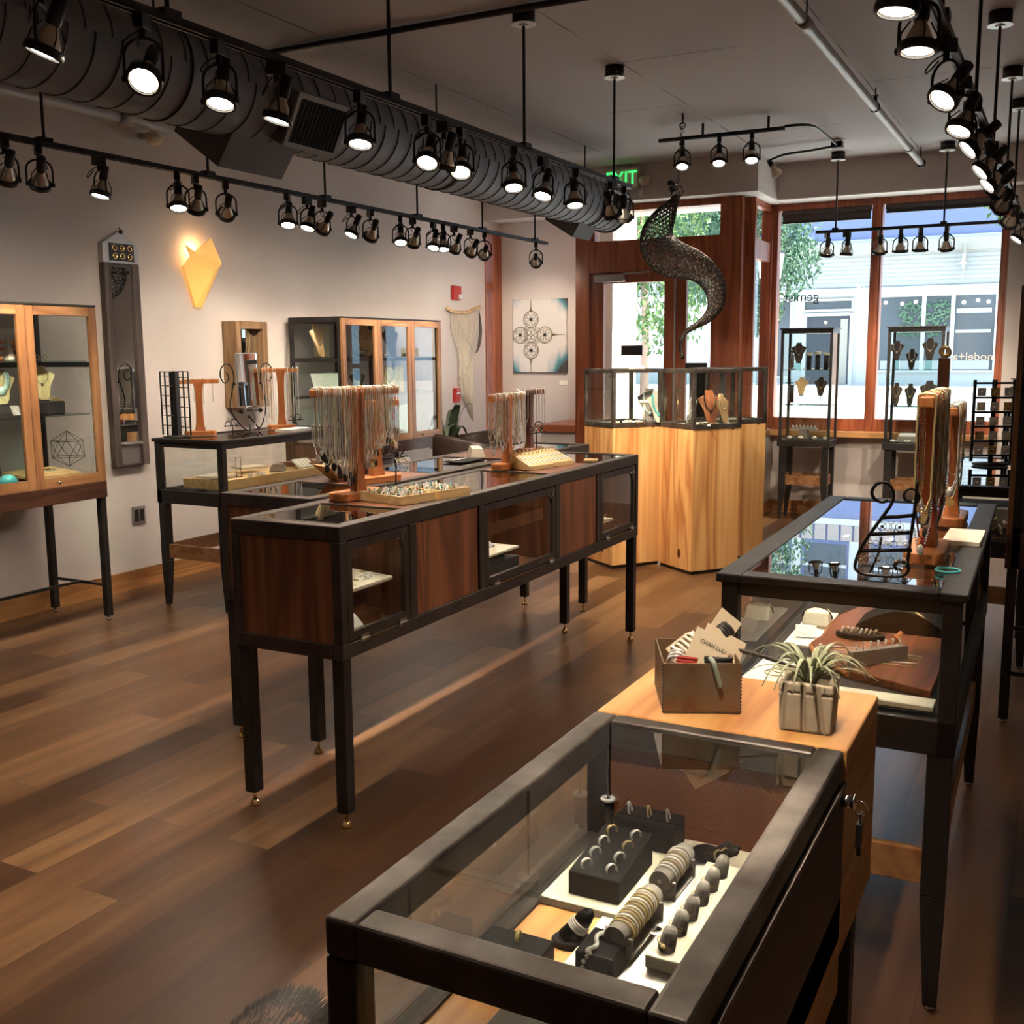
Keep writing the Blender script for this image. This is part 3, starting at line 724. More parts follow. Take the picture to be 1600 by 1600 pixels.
# ------------------------------------------------------------------ steel counters in the middle
ZB, ZTOP = .595, 1.045
def counter(x0, x1, y0, y1, bays, label, doors=True):
    t = thing('display_counter', label, 'display case', ((x0 + x1) / 2, (y0 + y1) / 2, 0), 0, 'steel and walnut display counters in the middle of the shop')
    r = .052
    f = MB()
    f.box((x0, y0, ZTOP - r), (x0 + r, y1, ZTOP)).box((x1 - r, y0, ZTOP - r), (x1, y1, ZTOP))
    f.box((x0 + r, y0, ZTOP - r), (x1 - r, y0 + r, ZTOP)).box((x0 + r, y1 - r, ZTOP - r), (x1 - r, y1, ZTOP))
    f.box((x0, y0, ZB), (x0 + .03, y1, ZB + r)).box((x1 - .04, y0, ZB), (x1, y1, ZB + r))
    f.box((x0 + .03, y0, ZB), (x1 - .04, y0 + .03, ZB + r)).box((x0 + .03, y1 - .03, ZB), (x1 - .04, y1, ZB + r))
    for x in (x0, x1 - .036):
        for y in (y0, y1 - .036): f.box((x, y, ZB + r), (x + .036, y + .036, ZTOP - r))
    for a, b, k in bays[1:]:
        f.box((x1 - .034, a - .052, ZB + r), (x1 - .002, a - .004, ZTOP - r)) if k == 'panel' else f.box((x1 - .034, a - .05, ZB + r), (x1 - .002, a - .004, ZTOP - r))
    f.build('frame', 'bronzed steel', t, world=True, bevel=.004)
    MB().box((x0 + .03, y0 + .03, ZB + .028), (x1 - .04, y1 - .03, ZB + .05)).build('floor_board', 'walnut top', t, world=True)
    MB().box((x0 + .036, y0 + .006, ZB + r), (x1 - .036, y0 + .022, ZTOP - r)).build('end_panel', 'walnut', t, world=True)
    MB().box((x0 + .036, y1 - .022, ZB + r), (x1 - .036, y1 - .006, ZTOP - r)).build('end_panel', 'walnut', t, world=True)
    MB().box((x0 + .006, y0 + .036, ZB + r), (x0 + .02, y1 - .036, ZTOP - r)).build('back_panel', 'walnut', t, world=True)
    for x in (x0 + .028, x1 - .028):
        for y in (y0 + .03, y1 - .03):
            l = MB().box((x - .023, y - .023, .055), (x + .023, y + .023, ZB)).build('leg', 'black steel', t, world=True, bevel=.003)
            MB().cyl((x, y, .02), (x, y, .06), .006, n=8).build('levelling_bolt', 'brass', l, world=True)
            o = Matrix.Translation((x, y, 0)); MB().lathe([(.019, .001), (.019, .006), (.012, .022), (.007, .024)], 14, o).build('foot', 'brass', l, world=True)
    ya = y0 + r
    for k, (a, b, kind) in enumerate(bays):
        ye = bays[k + 1][0] - .03 if k + 1 < len(bays) else y1 - r
        if kind == 'door':
            MB().box((x0 + r - .01, ya, ZTOP - .010), (x1 - r + .01, ye, ZTOP - .003)).build('glass_top', 'case glass', t, world=True)
            for q in (ya, ye - .008): MB().box((x0 + r, q, ZTOP - .02), (x1 - r, q + .008, ZTOP + .001)).build('glass_trim', 'raw steel', t, world=True)
            if doors:
                # hinged door with one rounded corner
                n_ = 8; zl, zh = ZB + r + .004, ZTOP - r - .004
                w = .030; rad = .055
                inner = [(a + w, zl + w), (b - w, zl + w), (b - w, zh - w - rad)] + [(b - w - rad + rad * math.cos(q2), zh - w - rad + rad * math.sin(q2)) for q2 in [PI / 2 * i / n_ for i in range(1, n_ + 1)]] + [(a + w, zh - w)]
                outer = [(a, zl), (b, zl), (b, zh - w - rad)] + [(b, zh - w - rad + (w + rad) * i / (n_ / 2)) if i <= n_ / 2 else (b - (w + rad) * (i - n_ / 2) / (n_ / 2), zh) for i in range(1, n_ + 1)] + [(a, zh)]
                vs = []; fs = []; N_ = len(inner)
                for x in (x1 - .022, x1 - .004):
                    vs += [(x, p[0], p[1]) for p in outer] + [(x, p[0], p[1]) for p in inner]
                for i in range(N_):
                    j = (i + 1) % N_
                    fs += [[2 * N_ + i, 2 * N_ + j, 3 * N_ + j, 3 * N_ + i], [i, N_ + i, N_ + j, j], [N_ + i, 3 * N_ + i, 3 * N_ + j, N_ + j], [i, j, 2 * N_ + j, 2 * N_ + i]]
                d = MB().add(vs, fs).build('door', 'bronzed steel', t, world=True)
                MB().box((x1 - .014, a + .02, zl + .02), (x1 - .010, b - .02, zh - .02)).build('pane', 'case glass', d, world=True)
                MB().box((x1 - .002, a + .12, zl - .008), (x1 + .002, b - .12, zl - .004)).build('hinge_pin', 'brass', d, world=True)
                for yy in (a + .06, b - .08):
                    MB().cyl((x1 + .001, yy, zl - .004), (x1 + .001, yy + .05, zl - .004), .006, n=8).box((x1 - .003, yy + .002, zl - .014), (x1 + .001, yy + .048, zl + .012)).build('hinge', 'chrome', d, world=True)
                MB().cyl((x1 - .003, b - .048, zh - .03), (x1 + .008, b - .048, zh - .03), .008, n=10).cyl((x1 - .003, b - .074, zh - .034), (x1 + .004, b - .074, zh - .034), .006, n=8).tube([(x1 + .006, b - .046, zh - .03), (x1 + .005, b - .038, zh - .004)], .0015, 4).build('lock', 'chrome', d, world=True)
            if k: MB().box((x0 + .02, a - .03, ZB + r), (x1 - .036, a - .012, ZTOP - .022)).build('partition', 'walnut', t, world=True)
            if k + 1 < len(bays): MB().box((x0 + .02, b + .012, ZB + r), (x1 - .036, b + .03, ZTOP - .022)).build('partition', 'walnut', t, world=True)
        else:
            MB().box((x0 + r, ya, ZTOP - .012), (x1 - r, ye, ZTOP - .001)).build('top_plate', 'walnut top', t, world=True)
            MB().box((x1 - .024, a + .001, ZB + r), (x1 - .010, b - .001, ZTOP - r)).build('side_panel', 'walnut', t, world=True)
        ya = ye
    return t
BAYS = [(2.772, 3.145, 'door'), (3.20, 3.655, 'panel'), (3.71, 4.375, 'door'), (4.43, 4.865, 'panel'), (4.91, 5.385, 'door')]
counter(-2.533, -2.072, 2.73, 5.43, BAYS, 'steel and walnut display counter with legs, nearer of the two in the middle')
counter(-3.05, -2.585, 3.235, 5.935, [(a + .505, b + .505, k) for a, b, k in BAYS], 'steel and walnut display counter standing behind the nearer one', doors=False)

# ------------------------------------------------------------------ near vitrine with wooden block
NT = .95
t = thing('glass_vitrine', 'low steel framed glass jewelry vitrine with wooden base in the foreground', 'display case', (-.515, 1.48, 0))
X0, X1, Y0, Y1 = -.737, -.293, .918, 1.722
f = MB(); r = .044
f.box((X0, Y0, NT - .05), (X0 + r, Y1, NT)).box((X1 - r, Y0, NT - .05), (X1, Y1, NT))
f.box((X0 + r, Y0, NT - .05), (X1 - r, Y0 + r, NT)).box((X0 + r, Y1 - .035, NT - .05), (X1 - r, Y1, NT))
f.build('top_frame', 'raw steel', t, world=True, bevel=.006, seg=3)
f = MB()
for x in (X0, X1 - .04): f.box((x, Y0, .10), (x + .042, Y0 + .042, NT - .05))
f.box((X0, Y1 - .04, .70), (X0 + .04, Y1, NT - .05))
f.box((X0, Y0 + .042, .69), (X0 + .036, Y1 - .04, .735)).box((X0 + .042, Y0, .69), (X1 - .04, Y0 + .035, .735))
f.box((X0 + .036, Y0 + .05, .728), (X0 + .0445, Y1 - .042, .745))
f.build('post_frame', 'bronzed steel', t, world=True, bevel=.004)
MB().box((X0 + .03, Y0 + .03, NT - .012), (X1 - .03, Y1 - .025, NT - .006)).build('top_pane', 'case glass', t, world=True)
MB().box((X0 + .014, Y0 + .042, .735), (X0 + .020, Y1 - .04, NT - .05)).build('left_pane', 'case glass', t, world=True)
MB().box((X0 + .042, Y0 + .014, .735), (X1 - .04, Y0 + .020, NT - .05)).build('front_pane', 'case glass', t, world=True)
MB().box((X0 + .036, Y0 + .035, .70), (X1 - .012, Y1 - .0, .74)).build('shelf_board', 'fir y', t, world=True)
MB().box((X0 + .04, Y1 - .022, .74), (X1 - .012, Y1 - .004, NT - .05)).build('end_grain_panel', 'fir end', t, world=True)
d = MB().box((X1 - .010, Y0 + .045, .62), (X1 + .004, Y1 - .004, NT - .056)).build('door', 'bronzed steel', t, world=True, bevel=.002)
d['label'] = 'dark steel side door with a bright lip'
MB().box((X1 + .0005, Y0 + .045, NT - .058), (X1 + .0065, Y1 - .004, NT - .050)).build('door_lip', 'raw steel', d, world=True)
m = MB(); m.cyl((X1 + .002, 1.688, .878), (X1 + .022, 1.688, .878), .010, n=12).cyl((X1 + .022, 1.688, .878), (X1 + .026, 1.688, .878), .014, n=12)
m.torus((X1 + .034, 1.688, .870), .012, .0016, (.3, 1, 0), 14, 5).obox((X1 + .036, 1.688, .850), (.003, .016, .026))
m.build('lock', 'chrome', d, world=True)
MB().box((X1 + .030, 1.676, .808), (X1 + .038, 1.70, .846)).cyl((X1 + .034, 1.688, .79), (X1 + .034, 1.688, .81), .004, n=6).build('key', 'black paint', d, world=True)
MB().box((-.735, 1.724, .58), (-.289, 2.04, NT)).build('wooden_block', 'fir y', t, world=True, bevel=.004)
MB().box((-.62, Y0 + .06, .52), (-.289, 1.724, .70)).build('wooden_base', 'fir y', t, world=True, bevel=.003)
for x, y in ((-.70, 2.0), (-.33, 1.98), (-.33, 1.25)):
    l = MB().box((x - .023, y - .023, .03), (x + .023, y + .023, .58)).build('leg', 'black steel', t, world=True, bevel=.003)
    MB().cyl((x, y, 0), (x, y, .03), .018, n=12).build('foot', 'black paint', l, world=True)
for x in (X0 + .021, X1 - .019):
    l = MB().box((x - .021, Y0, .03), (x + .021, Y0 + .042, .10)).build('leg', 'black steel', t, world=True)
    MB().cyl((x, Y0 + .02, 0), (x, Y0 + .02, .03), .016, n=12).build('foot', 'black paint', l, world=True)
# little steel cable stand-off at the far corner post
MB().cyl((-.690, 1.672, .745), (-.690, 1.672, .805), .0115, n=14).build('standoff', 'black paint', t, world=True)
MB().torus((-.690, 1.672, .807), .010, .004, (0, 0, 1), 16, 6).build('standoff_ring', 'white metal', t, world=True)
MB().cyl((-.690, 1.672, .80), (-.690, 1.672, NT - .05), .0018, n=6).build('cable', 'black paint', t, world=True)

# ------------------------------------------------------------------ black table cases
def table_case(x0, x1, y0, y1, zb, zt, label, rz=0, taper=True, group='black wooden table display cases', stretcher_z=.32, lean=0):
    cx, cy = (x0 + x1) / 2, (y0 + y1) / 2
    t = thing('table_display_case', label, 'display case', (cx, cy, 0), 0, group)
    w, l = x1 - x0, y1 - y0; lp = -w / 2, w / 2, -l / 2, l / 2
    a, b, c, d = lp; p = .042
    f = MB()
    f.box((a - .012, c - .012, zt - .022), (a + .05, d + .012, zt)).box((b - .05, c - .012, zt - .022), (b + .012, d + .012, zt))
    f.box((a + .05, c - .012, zt - .022), (b - .05, c + .05, zt)).box((a + .05, d - .05, zt - .022), (b - .05, d + .012, zt))
    f.build('top_frame', 'bronzed steel' if not taper else 'black steel', t, bevel=.004)
    f = MB()
    for x in (a, b - p):
        for y in (c, d - p): f.box((x, y, zb), (x + p, y + p, zt - .022))
    f.box((a + p, c + .004, zt - .055), (b - p, c + .03, zt - .022)).box((a + p, d - .03, zt - .055), (b - p, d - .004, zt - .022))
    f.box((a + .004, c + p, zt - .055), (a + .03, d - p, zt - .022)).box((b - .03, c + p, zt - .055), (b - .004, d - p, zt - .022))
    f.box((a, c, zb), (b, d, zb + .085))
    f.build('case_frame', 'black paint', t, bevel=.003)
    MB().box((a + .04, c + .04, zt - .010), (b - .04, d - .04, zt - .004)).build('top_pane', 'case glass', t)
    for nm, q0, q1 in (('front_pane', (a + p, c + .012, zb + .085), (b - p, c + .018, zt - .055)), ('back_pane', (a + p, d - .018, zb + .085), (b - p, d - .012, zt - .055)), ('side_pane', (a + .012, c + p, zb + .085), (a + .018, d - p, zt - .055)), ('side_pane', (b - .018, c + p, zb + .085), (b - .012, d - p, zt - .055))):
        MB().box(q0, q1).build(nm, 'case glass', t)
    MB().box((a + .03, c + .03, zb + .085), (b - .03, d - .03, zb + .092)).build('lining', 'grey velvet' if not taper else 'black velvet', t)
    for sx in (-1, 1):
        for sy in (-1, 1):
            x = sx * (w / 2 - .032); y = sy * (l / 2 - .032)
            m = MB(); m.box((x - .028, y - .028, .30), (x + .028, y + .028, zb)); m.taper((x - sx * .0, y, .30), (.056, .056), (x + sx * .006, y + sy * .006, .012), (.032, .032))
            lg = m.build('leg', 'black paint', t, bevel=.003)
            MB().cyl((x + sx * .006, y + sy * .006, 0), (x + sx * .006, y + sy * .006, .012), .012, n=10).build('foot', 'chrome', lg)
    s = MB(); z = stretcher_z
    for sy in (-1, 1): s.box((a + .05, sy * (l / 2 - .032) - .011, z), (b - .05, sy * (l / 2 - .032) + .011, z + .088))
    s.box((a + .02, c + .06, z), (a + .042, d - .06, z + .088)).box((b - .042, c + .06, z), (b - .02, d - .06, z + .088))
    s.build('stretcher', 'oak door y', t, bevel=.003)
    t.rotation_euler = (0, 0, rz)
    return t
RC = table_case(-.765, -.205, 2.555, 4.115, .655, 1.05, 'black wooden table case with glass top behind the foreground vitrine', rz=R(1.2))
LC = table_case(-5.095, -4.535, 4.845, 6.15, .675, 1.085, 'black wooden table case with glass top by the left wall under the mirrors')
FC = table_case(-.62, -.12, 5.75, 7.35, .56, .92, 'black table case further back on the right, mostly hidden behind the necklace stands')

# ------------------------------------------------------------------ oak and steel wall cabinets
def cabinet(yr, n, dw, label, xb=-5.63, xf=-5.10, z0=.855, z1=1.885, first_half=False, mirror=False):
    """cabinet on the left wall, doors facing +X, right-hand end at y = yr"""
    yl = yr - n * dw
    t = thing('wall_cabinet', label, 'cabinet', ((xb + xf) / 2, (yr + yl) / 2, 0), 0, 'oak and steel glass cabinets on legs')
    f = MB(); p = .03
    for x in (xb, xf - p - .022):
        for y in (yl, yr - p): f.box((x, y, .76), (x + p, y + p, z1))
    f.box((xb, yl, z1 - .004), (xf, yr, z1 + .008))
    for y in (yl, yr - p):
        f.box((xb + p, y, z1 - .035), (xf - p - .022, y + p, z1 - .004)).box((xb + p, y, 1.535), (xf - p - .022, y + p, 1.564)).box((xb + p, y, z0), (xf - p - .022, y + p, z0 + .03))
    f.box((xb, yl + p, z1 - .035), (xb + p, yr - p, z1 - .004)).box((xb, yl + p, 1.535), (xb + .02, yr - p, 1.564)).box((xb, yl + p, 1.235), (xb + .02, yr - p, 1.254))
    for k in range(1, n): f.box((xb, yl + k * dw - .02 + .12, z0), (xb + .04, yl + k * dw + .02 + .12, z1 - .03))
    f.build('steel_frame', 'black steel', t, world=True, bevel=.002)
    MB().box((xb, yl, .76), (xf, yr, z0)).build('base_box', 'dark walnut', t, world=True, bevel=.003)
    for z, mm in ((1.565, 'shelf glass'), (1.255, 'shelf glass')):
        MB().box((xb + .03, yl + .03, z), (xf - .07, yr - .03, z + .008)).build('glass_shelf', mm, t, world=True)
    for y in (yl, yr - .03): MB().box((xb + .03, y + .012, z0 + .03), (xf - .052, y + .017, z1 - .035)).build('side_pane', 'case glass', t, world=True)
    for k in range(n):
        a, b = yl + k * dw + .002, yl + (k + 1) * dw - .002; w = .052
        d = MB(); d.box((xf - .022, a, z0), (xf, a + w, z1 - .006)).box((xf - .022, b - w, z0), (xf, b, z1 - .006))
        dr = d.build('door', 'oak door', t, world=True, bevel=.003)
        MB().box((xf - .022, a + w, z0), (xf, b - w, z0 + .06)).build('door_rail', 'oak door y', dr, world=True, bevel=.003); MB().box((xf - .022, a + w, z1 - .058), (xf, b - w, z1 - .006)).build('door_rail', 'oak door y', dr, world=True, bevel=.003)
        MB().box((xf - .013, a + w - .005, z0 + .055), (xf - .009, b - w + .005, z1 - .055)).build('pane', 'case glass', dr, world=True)
        MB().cyl((xf, a + w + .08, z0 + .03), (xf + .015, a + w + .08, z0 + .03), .006, n=8).ball((xf + .02, a + w + .08, z0 + .03), .010, 10, 6).build('knob', 'chrome', dr, world=True)
    for x in (xb + .025, xf - .03):
        for y in (yl + .025, yr - .025):
            l = MB().box((x - .02, y - .02, .03), (x + .02, y + .02, .76)).build('leg', 'black steel', t, world=True, bevel=.002)
            MB().lathe([(.014, .0), (.014, .01), (.006, .03)], 10, Matrix.Translation((x, y, 0))).build('foot', 'chrome', l, world=True)
    s = MB(); zs = .22
    for y in (yl + .025, yr - .025): s.cyl((xb + .025, y, zs), (xf - .03, y, zs), .010, n=8)
    s.cyl(((xb + xf) / 2, yl + .025, zs), ((xb + xf) / 2, yr - .025, zs), .010, n=8)
    s.build('stretcher', 'black steel', t, world=True)
    return t
cabinet(4.462, 3, .487, 'oak and steel glass cabinet on black legs at the left edge')
cabinet(8.335, 3, .497, 'three door oak and steel glass cabinet further along the left wall')
# right hand cabinet, seen from its end
def end_cabinet():
    x0, x1, y0, y1 = -.205, .33, 4.86, 6.35
    t = thing('wall_cabinet', 'dark steel and oak glass cabinet cut off by the right edge', 'cabinet', ((x0 + x1) / 2, (y0 + y1) / 2, 0), 0, 'oak and steel glass cabinets on legs')
    f = MB(); p = .034
    for x in (x0 + .022, x1 - p):
        for y in (y0, y1 - p): f.box((x, y, .68), (x + p, y + p, 1.86))
    for y in (y0, y1 - p): f.box((x0 + .022, y, 1.83), (x1, y + p, 1.86)).box((x0 + .022, y, 1.42), (x1, y + p, 1.45)).box((x0 + .022, y, .83), (x1, y + p, .86))
    f.box((x1 - p, y0, 1.83), (x1, y1, 1.862)).box((x0 + .022, y0, 1.83), (x0 + .056, y1, 1.862))
    f.build('steel_frame', 'black steel', t, world=True, bevel=.002)
    MB().box((x0, y0, .68), (x1, y1, .83)).build('base_box', 'dark walnut', t, world=True, bevel=.003)
    MB().box((x0 + .056, y0 + .012, .86), (x1 - .03, y0 + .018, 1.83)).build('side_pane', 'case glass', t, world=True)
    for z in (1.44, 1.13): MB().box((x0 + .06, y0 + .03, z), (x1 - .03, y1 - .03, z + .008)).build('glass_shelf', 'shelf glass', t, world=True)
    for k in range(3):
        a, b = y0 + k * .4967 + .002, y0 + (k + 1) * .4967 - .002; w = .052
        dr = MB().box((x0, a, .832), (x0 + .022, a + w, 1.855)).box((x0, b - w, .832), (x0 + .022, b, 1.855)).build('door', 'oak door', t, world=True, bevel=.003)
        MB().box((x0, a + w, .832), (x0 + .022, b - w, .89)).build('door_rail', 'oak door y', dr, world=True, bevel=.003); MB().box((x0, a + w, 1.80), (x0 + .022, b - w, 1.855)).build('door_rail', 'oak door y', dr, world=True, bevel=.003)
        MB().box((x0 + .009, a + w - .004, .885), (x0 + .013, b - w + .004, 1.805)).build('pane', 'case glass', dr, world=True)
        MB().ball((x0 - .014, a + w + .05, .86), .009, 10, 6).cyl((x0 - .01, a + w + .05, .86), (x0, a + w + .05, .86), .005, n=8).build('knob', 'chrome', dr, world=True)
    for x in (x0 + .03, x1 - .03):
        for y in (y0 + .025, y1 - .025):
            l = MB().box((x - .02, y - .02, .02), (x + .02, y + .02, .68)).build('leg', 'black steel', t, world=True, bevel=.002)
            MB().cyl((x, y, 0), (x, y, .02), .014, n=10).build('foot', 'chrome', l, world=True)
    s = MB()
    for y in (y0 + .025, y1 - .025):
        for z in (.22, .42): s.cyl((x0 + .03, y, z), (x1 - .03, y, z), .010, n=8)
    s.cyl(((x0 + x1) / 2, y0 + .025, .22), ((x0 + x1) / 2, y1 - .025, .22), .01, n=8).cyl(((x0 + x1) / 2, y0 + .025, .42), ((x0 + x1) / 2, y0 + .025, .22), .01, n=8).cyl(((x0 + x1) / 2, y1 - .025, .42), ((x0 + x1) / 2, y1 - .025, .22), .01, n=8)
    s.build('stretcher', 'black steel', t, world=True)
end_cabinet()

# ------------------------------------------------------------------ square fir columns with glass tops
def column(front, label, ang=R(-36.5), side=.418, zb=1.05, zt=1.475):
    u = V(math.cos(ang + PI), math.sin(ang + PI), 0); v = V(math.cos(ang + PI / 2), math.sin(ang + PI / 2), 0)   # u to the left corner, v to the right corner
    f = Vector((front[0], front[1], 0)); c = f + (u + v) * (side / 2)
    t = thing('glass_topped_column', label, 'display case', (c.x, c.y, 0), ang, 'square fir columns with glass tops')
    h = side / 2
    MB().box((-h + .01, -h + .01, 0), (h - .01, h - .01, .025)).build('plinth', 'black paint', t)
    MB().box((-h, -h, .025), (h, h, zb)).build('column_body', 'fir', t, bevel=.002)
    e = h + .004; p = .026; m = MB()
    for x in (-e, e - p):
        for y in (-e, e - p): m.box((x, y, zb), (x + p, y + p, zt))
    for z0, z1 in ((zb, zb + .035), (zt - .028, zt)):
        for y in (-e, e - p): m.box((-e + p, y, z0), (e - p, y + p, z1))
        for x in (-e, e - p): m.box((x, -e + p, z0), (x + p, e - p, z1))
    m.build('glass_frame', 'raw steel', t, bevel=.003)
    for nm, a, b in (('pane', (-e + p, -e + .010, zb + .035), (e - p, -e + .016, zt - .028)), ('pane', (-e + p, e - .016, zb + .035), (e - p, e - .010, zt - .028)), ('pane', (-e + .010, -e + p, zb + .035), (-e + .016, e - p, zt - .028)), ('pane', (e - .016, -e + p, zb + .035), (e - .010, e - p, zt - .028))):
        MB().box(a, b).build(nm, 'case glass', t)
    MB().box((-e + p, -e + p, zt - .012), (e - p, e - p, zt - .006)).build('top_pane', 'case glass', t)
    MB().box((-e + p, -e + p, zb + .002), (e - p, e - p, zb + .022)).build('lining', 'linen', t)
    k = MB()
    for s_ in (-1, 1): k.cyl((e - p - .02, -e - .003, zt - .05 if s_ > 0 else zb + .06), (e - p - .02, -e + .006, zt - .05 if s_ > 0 else zb + .06), .010, n=10)
    k.build('pane_clip', 'chrome', t)
    return t
column((-2.943, 7.185), 'fir column with glass top, left of the group by the doors')
column((-2.350, 7.225), 'fir column with glass top, front right of the group by the doors')
column((-2.315, 7.80), 'fir column with glass top, standing behind the other two')

# ------------------------------------------------------------------ tall black window vitrines
def tower(x, y, label, w=.475, dp=.33, zb=.715, zt=1.805):
    t = thing('tower_vitrine', label, 'display case', (x + w / 2, y + dp / 2, 0), 0, 'tall black glass vitrines by the shop windows')
    a, b, c, d = -w / 2, w / 2, -dp / 2, dp / 2; p = .026
    m = MB().box((a - .012, c - .012, zt - .012), (b + .012, d + .012, zt)).box((a, c, zt - .05), (b, d, zt - .012))
    m.build('top_board', 'black paint', t, bevel=.002)
    m = MB()
    for xx in (a, b - p):
        for yy in (c, d - p): m.box((xx, yy, zb + .05), (xx + p, yy + p, zt - .05))
    m.box((a - .01, c - .01, zb - .012), (b + .01, d + .01, zb + .05))
    m.build('frame', 'black paint', t, bevel=.002)
    for q0, q1 in (((a + p, c + .01, zb + .05), (b - p, c + .014, zt - .05)), ((a + p, d - .014, zb + .05), (b - p, d - .01, zt - .05)), ((a + .01, c + p, zb + .05), (a + .014, d - p, zt - .05)), ((b - .014, c + p, zb + .05), (b - .01, d - p, zt - .05))):
        MB().box(q0, q1).build('pane', 'case glass', t)
    for z in (1.09, 1.42): MB().box((a + .02, c + .03, z - .006), (b - .02, d - .03, z)).build('glass_shelf', 'shelf glass', t)
    MB().box((a + p, c + p, zb + .05), (b - p, d - p, zb + .056)).build('lining', 'black velvet', t)
    for sx in (-1, 1):
        for sy in (-1, 1):
            xx, yy = sx * (w / 2 - .04), sy * (dp / 2 - .035)
            g = MB().taper((xx, yy, .30), (.062, .05), (xx, yy, zb - .012), (.062, .05))
            prev = None
            for i in range(6):
                z0 = .30 - .05 * i; z1 = z0 - .05
                s0, s1 = .062 - .007 * i, .062 - .007 * (i + 1)
                o0 = sx * (.031 - s0 / 2) + sx * .0; o1 = sx * (.031 - s1 / 2)
                g.taper((xx + o1, yy, z1), (s1, .05 - .003 * (i + 1)), (xx + o0, yy, z0), (s0, .05 - .003 * i))
            g.build('leg', 'black paint', t)
    s = MB()
    for yy in (c + .035, d - .035): s.box((a + .07, yy - .01, .335), (b - .07, yy + .01, .43))
    for xx in (a + .04, b - .04): s.box((xx - .01, c + .06, .335), (xx + .01, d - .06, .43))
    s.build('stretcher', 'oak door y', t, bevel=.003)
    return t
T1 = tower(-2.435, 10.06, 'tall black glass vitrine at the window, left of the two')
T2 = tower(-1.478, 10.04, 'tall black glass vitrine at the window, right of the two')
# ------------------------------------------------------------------ jewelry makers
def necklace_stand(x, y, z, h, bar, rz, label, m='cherry', base=(.075, .20), post=.026, group='wooden necklace stands', barw=.03):
    """wooden T stand: bar along local Y"""
    t = thing('necklace_stand', label, 'necklace stand', (x, y, z), rz, group)
    a, b = base[0] / 2, base[1] / 2
    MB().prism([(-a, -b + .02), (-a + .02, -b), (a - .02, -b), (a, -b + .02), (a, b - .02), (a - .02, b), (-a + .02, b), (-a, b - .02)], 0, .030).build('base', m + ' y' if m + ' y' in MATS else m, t, bevel=.004)
    k = 8; vs = MB()
    for i in range(k):
        t0, t1 = i / k, (i + 1) / k; wd = lambda q: post * (1 + .45 * (2 * q - 1) ** 4 - .1)
        vs.taper((0, 0, .030 + (h - .045) * t0), (wd(t0), wd(t0) * 1.3), (0, 0, .030 + (h - .045) * t1), (wd(t1), wd(t1) * 1.3))
    vs.build('post', m, t)
    MB().box((-barw / 2, -bar / 2, h - .028), (barw / 2, bar / 2, h)).build('bar', m + ' y' if m + ' y' in MATS else m, t, bevel=.004)
    return t
def chain(x, y, z, L, w, r, m, label, group, rz=0, pend=None, beads=0, wave=.004):
    """necklace hung over a bar: long narrow loop, local X is across the bar"""
    pts = []
    n = 9
    for i in range(n + 1): pts.append((-w + rnd(-1, 1) * wave * .3, rnd(-1, 1) * wave * .4, -L * i / n * .96))
    pts[-1] = (-w * .5, 0, -L * .985); pts.append((0, 0, -L)); back = []
    for i in range(n + 1): back.append((w + rnd(-1, 1) * wave * .3, rnd(-1, 1) * wave * .4, -L * (n - i) / n * .96))
    back[0] = (w * .5, 0, -L * .985); pts += back
    pts.append((w * .7, 0, .004)); pts.append((0, 0, .006)); pts.append((-w * .7, 0, .004))
    b = MB()
    if beads:
        P = [Vector(p) for p in pts]
        for p, q in zip(P, P[1:]):
            k = max(1, int((q - p).length / (2.1 * r * beads)))
            for i in range(k): b.ball(p.lerp(q, i / k), r, 5, 4)
    else: b.tube(pts, r, 4, closed=True)
    o = b.build('necklace', m, None, loc=(x, y, z)); o.rotation_euler = (0, 0, rz)
    tag(o, label, 'necklace', group)
    if pend == 'disc': MB().cyl((0, -.002, -L - .014), (0, .002, -L - .014), .013, n=10).build('pendant', m, o)
    elif pend == 'drop': MB().ball((0, 0, -L - .012), .009, 6, 5, (1, .7, 1.6)).build('pendant', m, o)
    elif pend == 'dark': MB().ball((0, 0, -L - .016), .015, 7, 5, (1, .5, 1.1)).build('pendant', 'dark beads', o)
    return o
def hang_row(x, y, zbar, bar, n, lens, mats, label, group, rz=0, skip=None, r=.0019, barw=.03, pends=(None,), beads=(0,), wave=.004):
    for i in range(n):
        s = -bar / 2 + .012 + (bar - .024) * i / max(1, n - 1)
        if skip and skip(s): continue
        px, py = x - math.sin(rz) * s, y + math.cos(rz) * s
        chain(px, py, zbar, lens(i, s) , barw / 2 + .003, r * rnd(.85, 1.3), mats[i % len(mats)], label, group, rz, pends[i % len(pends)], beads[i % len(beads)], wave)

def ring_mesh(b, c, Rr=.0095, r=.0016, normal=(0, 1, 0), stone=True):
    b.torus(c, Rr, r, normal, 12, 5)
    return b
def ring(x, y, z, m, label, group, rot=(0, 0, 0), proto={}, Rr=.0095, r=.0019, stone=None, band=0):
    k = (m, Rr, r, stone, band)
    if k not in proto:
        q = MB()
        if band: q.lathe([(Rr - .0012, -band), (Rr, -band), (Rr + .0006, 0), (Rr, band), (Rr - .0012, band), (Rr - .0012, -band)], 20, Matrix.Rotation(R(90), 4, 'X'), caps=False)
        else: q.torus((0, 0, 0), Rr, r, (0, 1, 0), 14, 6)
        o = q.build('ring', m, None, loc=(x, y, z))
        if stone: MB().ball((0, 0, Rr + .002), .004, 6, 5).build('stone', stone, o)
        proto[k] = o
    else:
        o = copy_tree(proto[k])
    o.location = (x, y, z); o.rotation_euler = rot
    tag(o, label, 'ring', group); return o

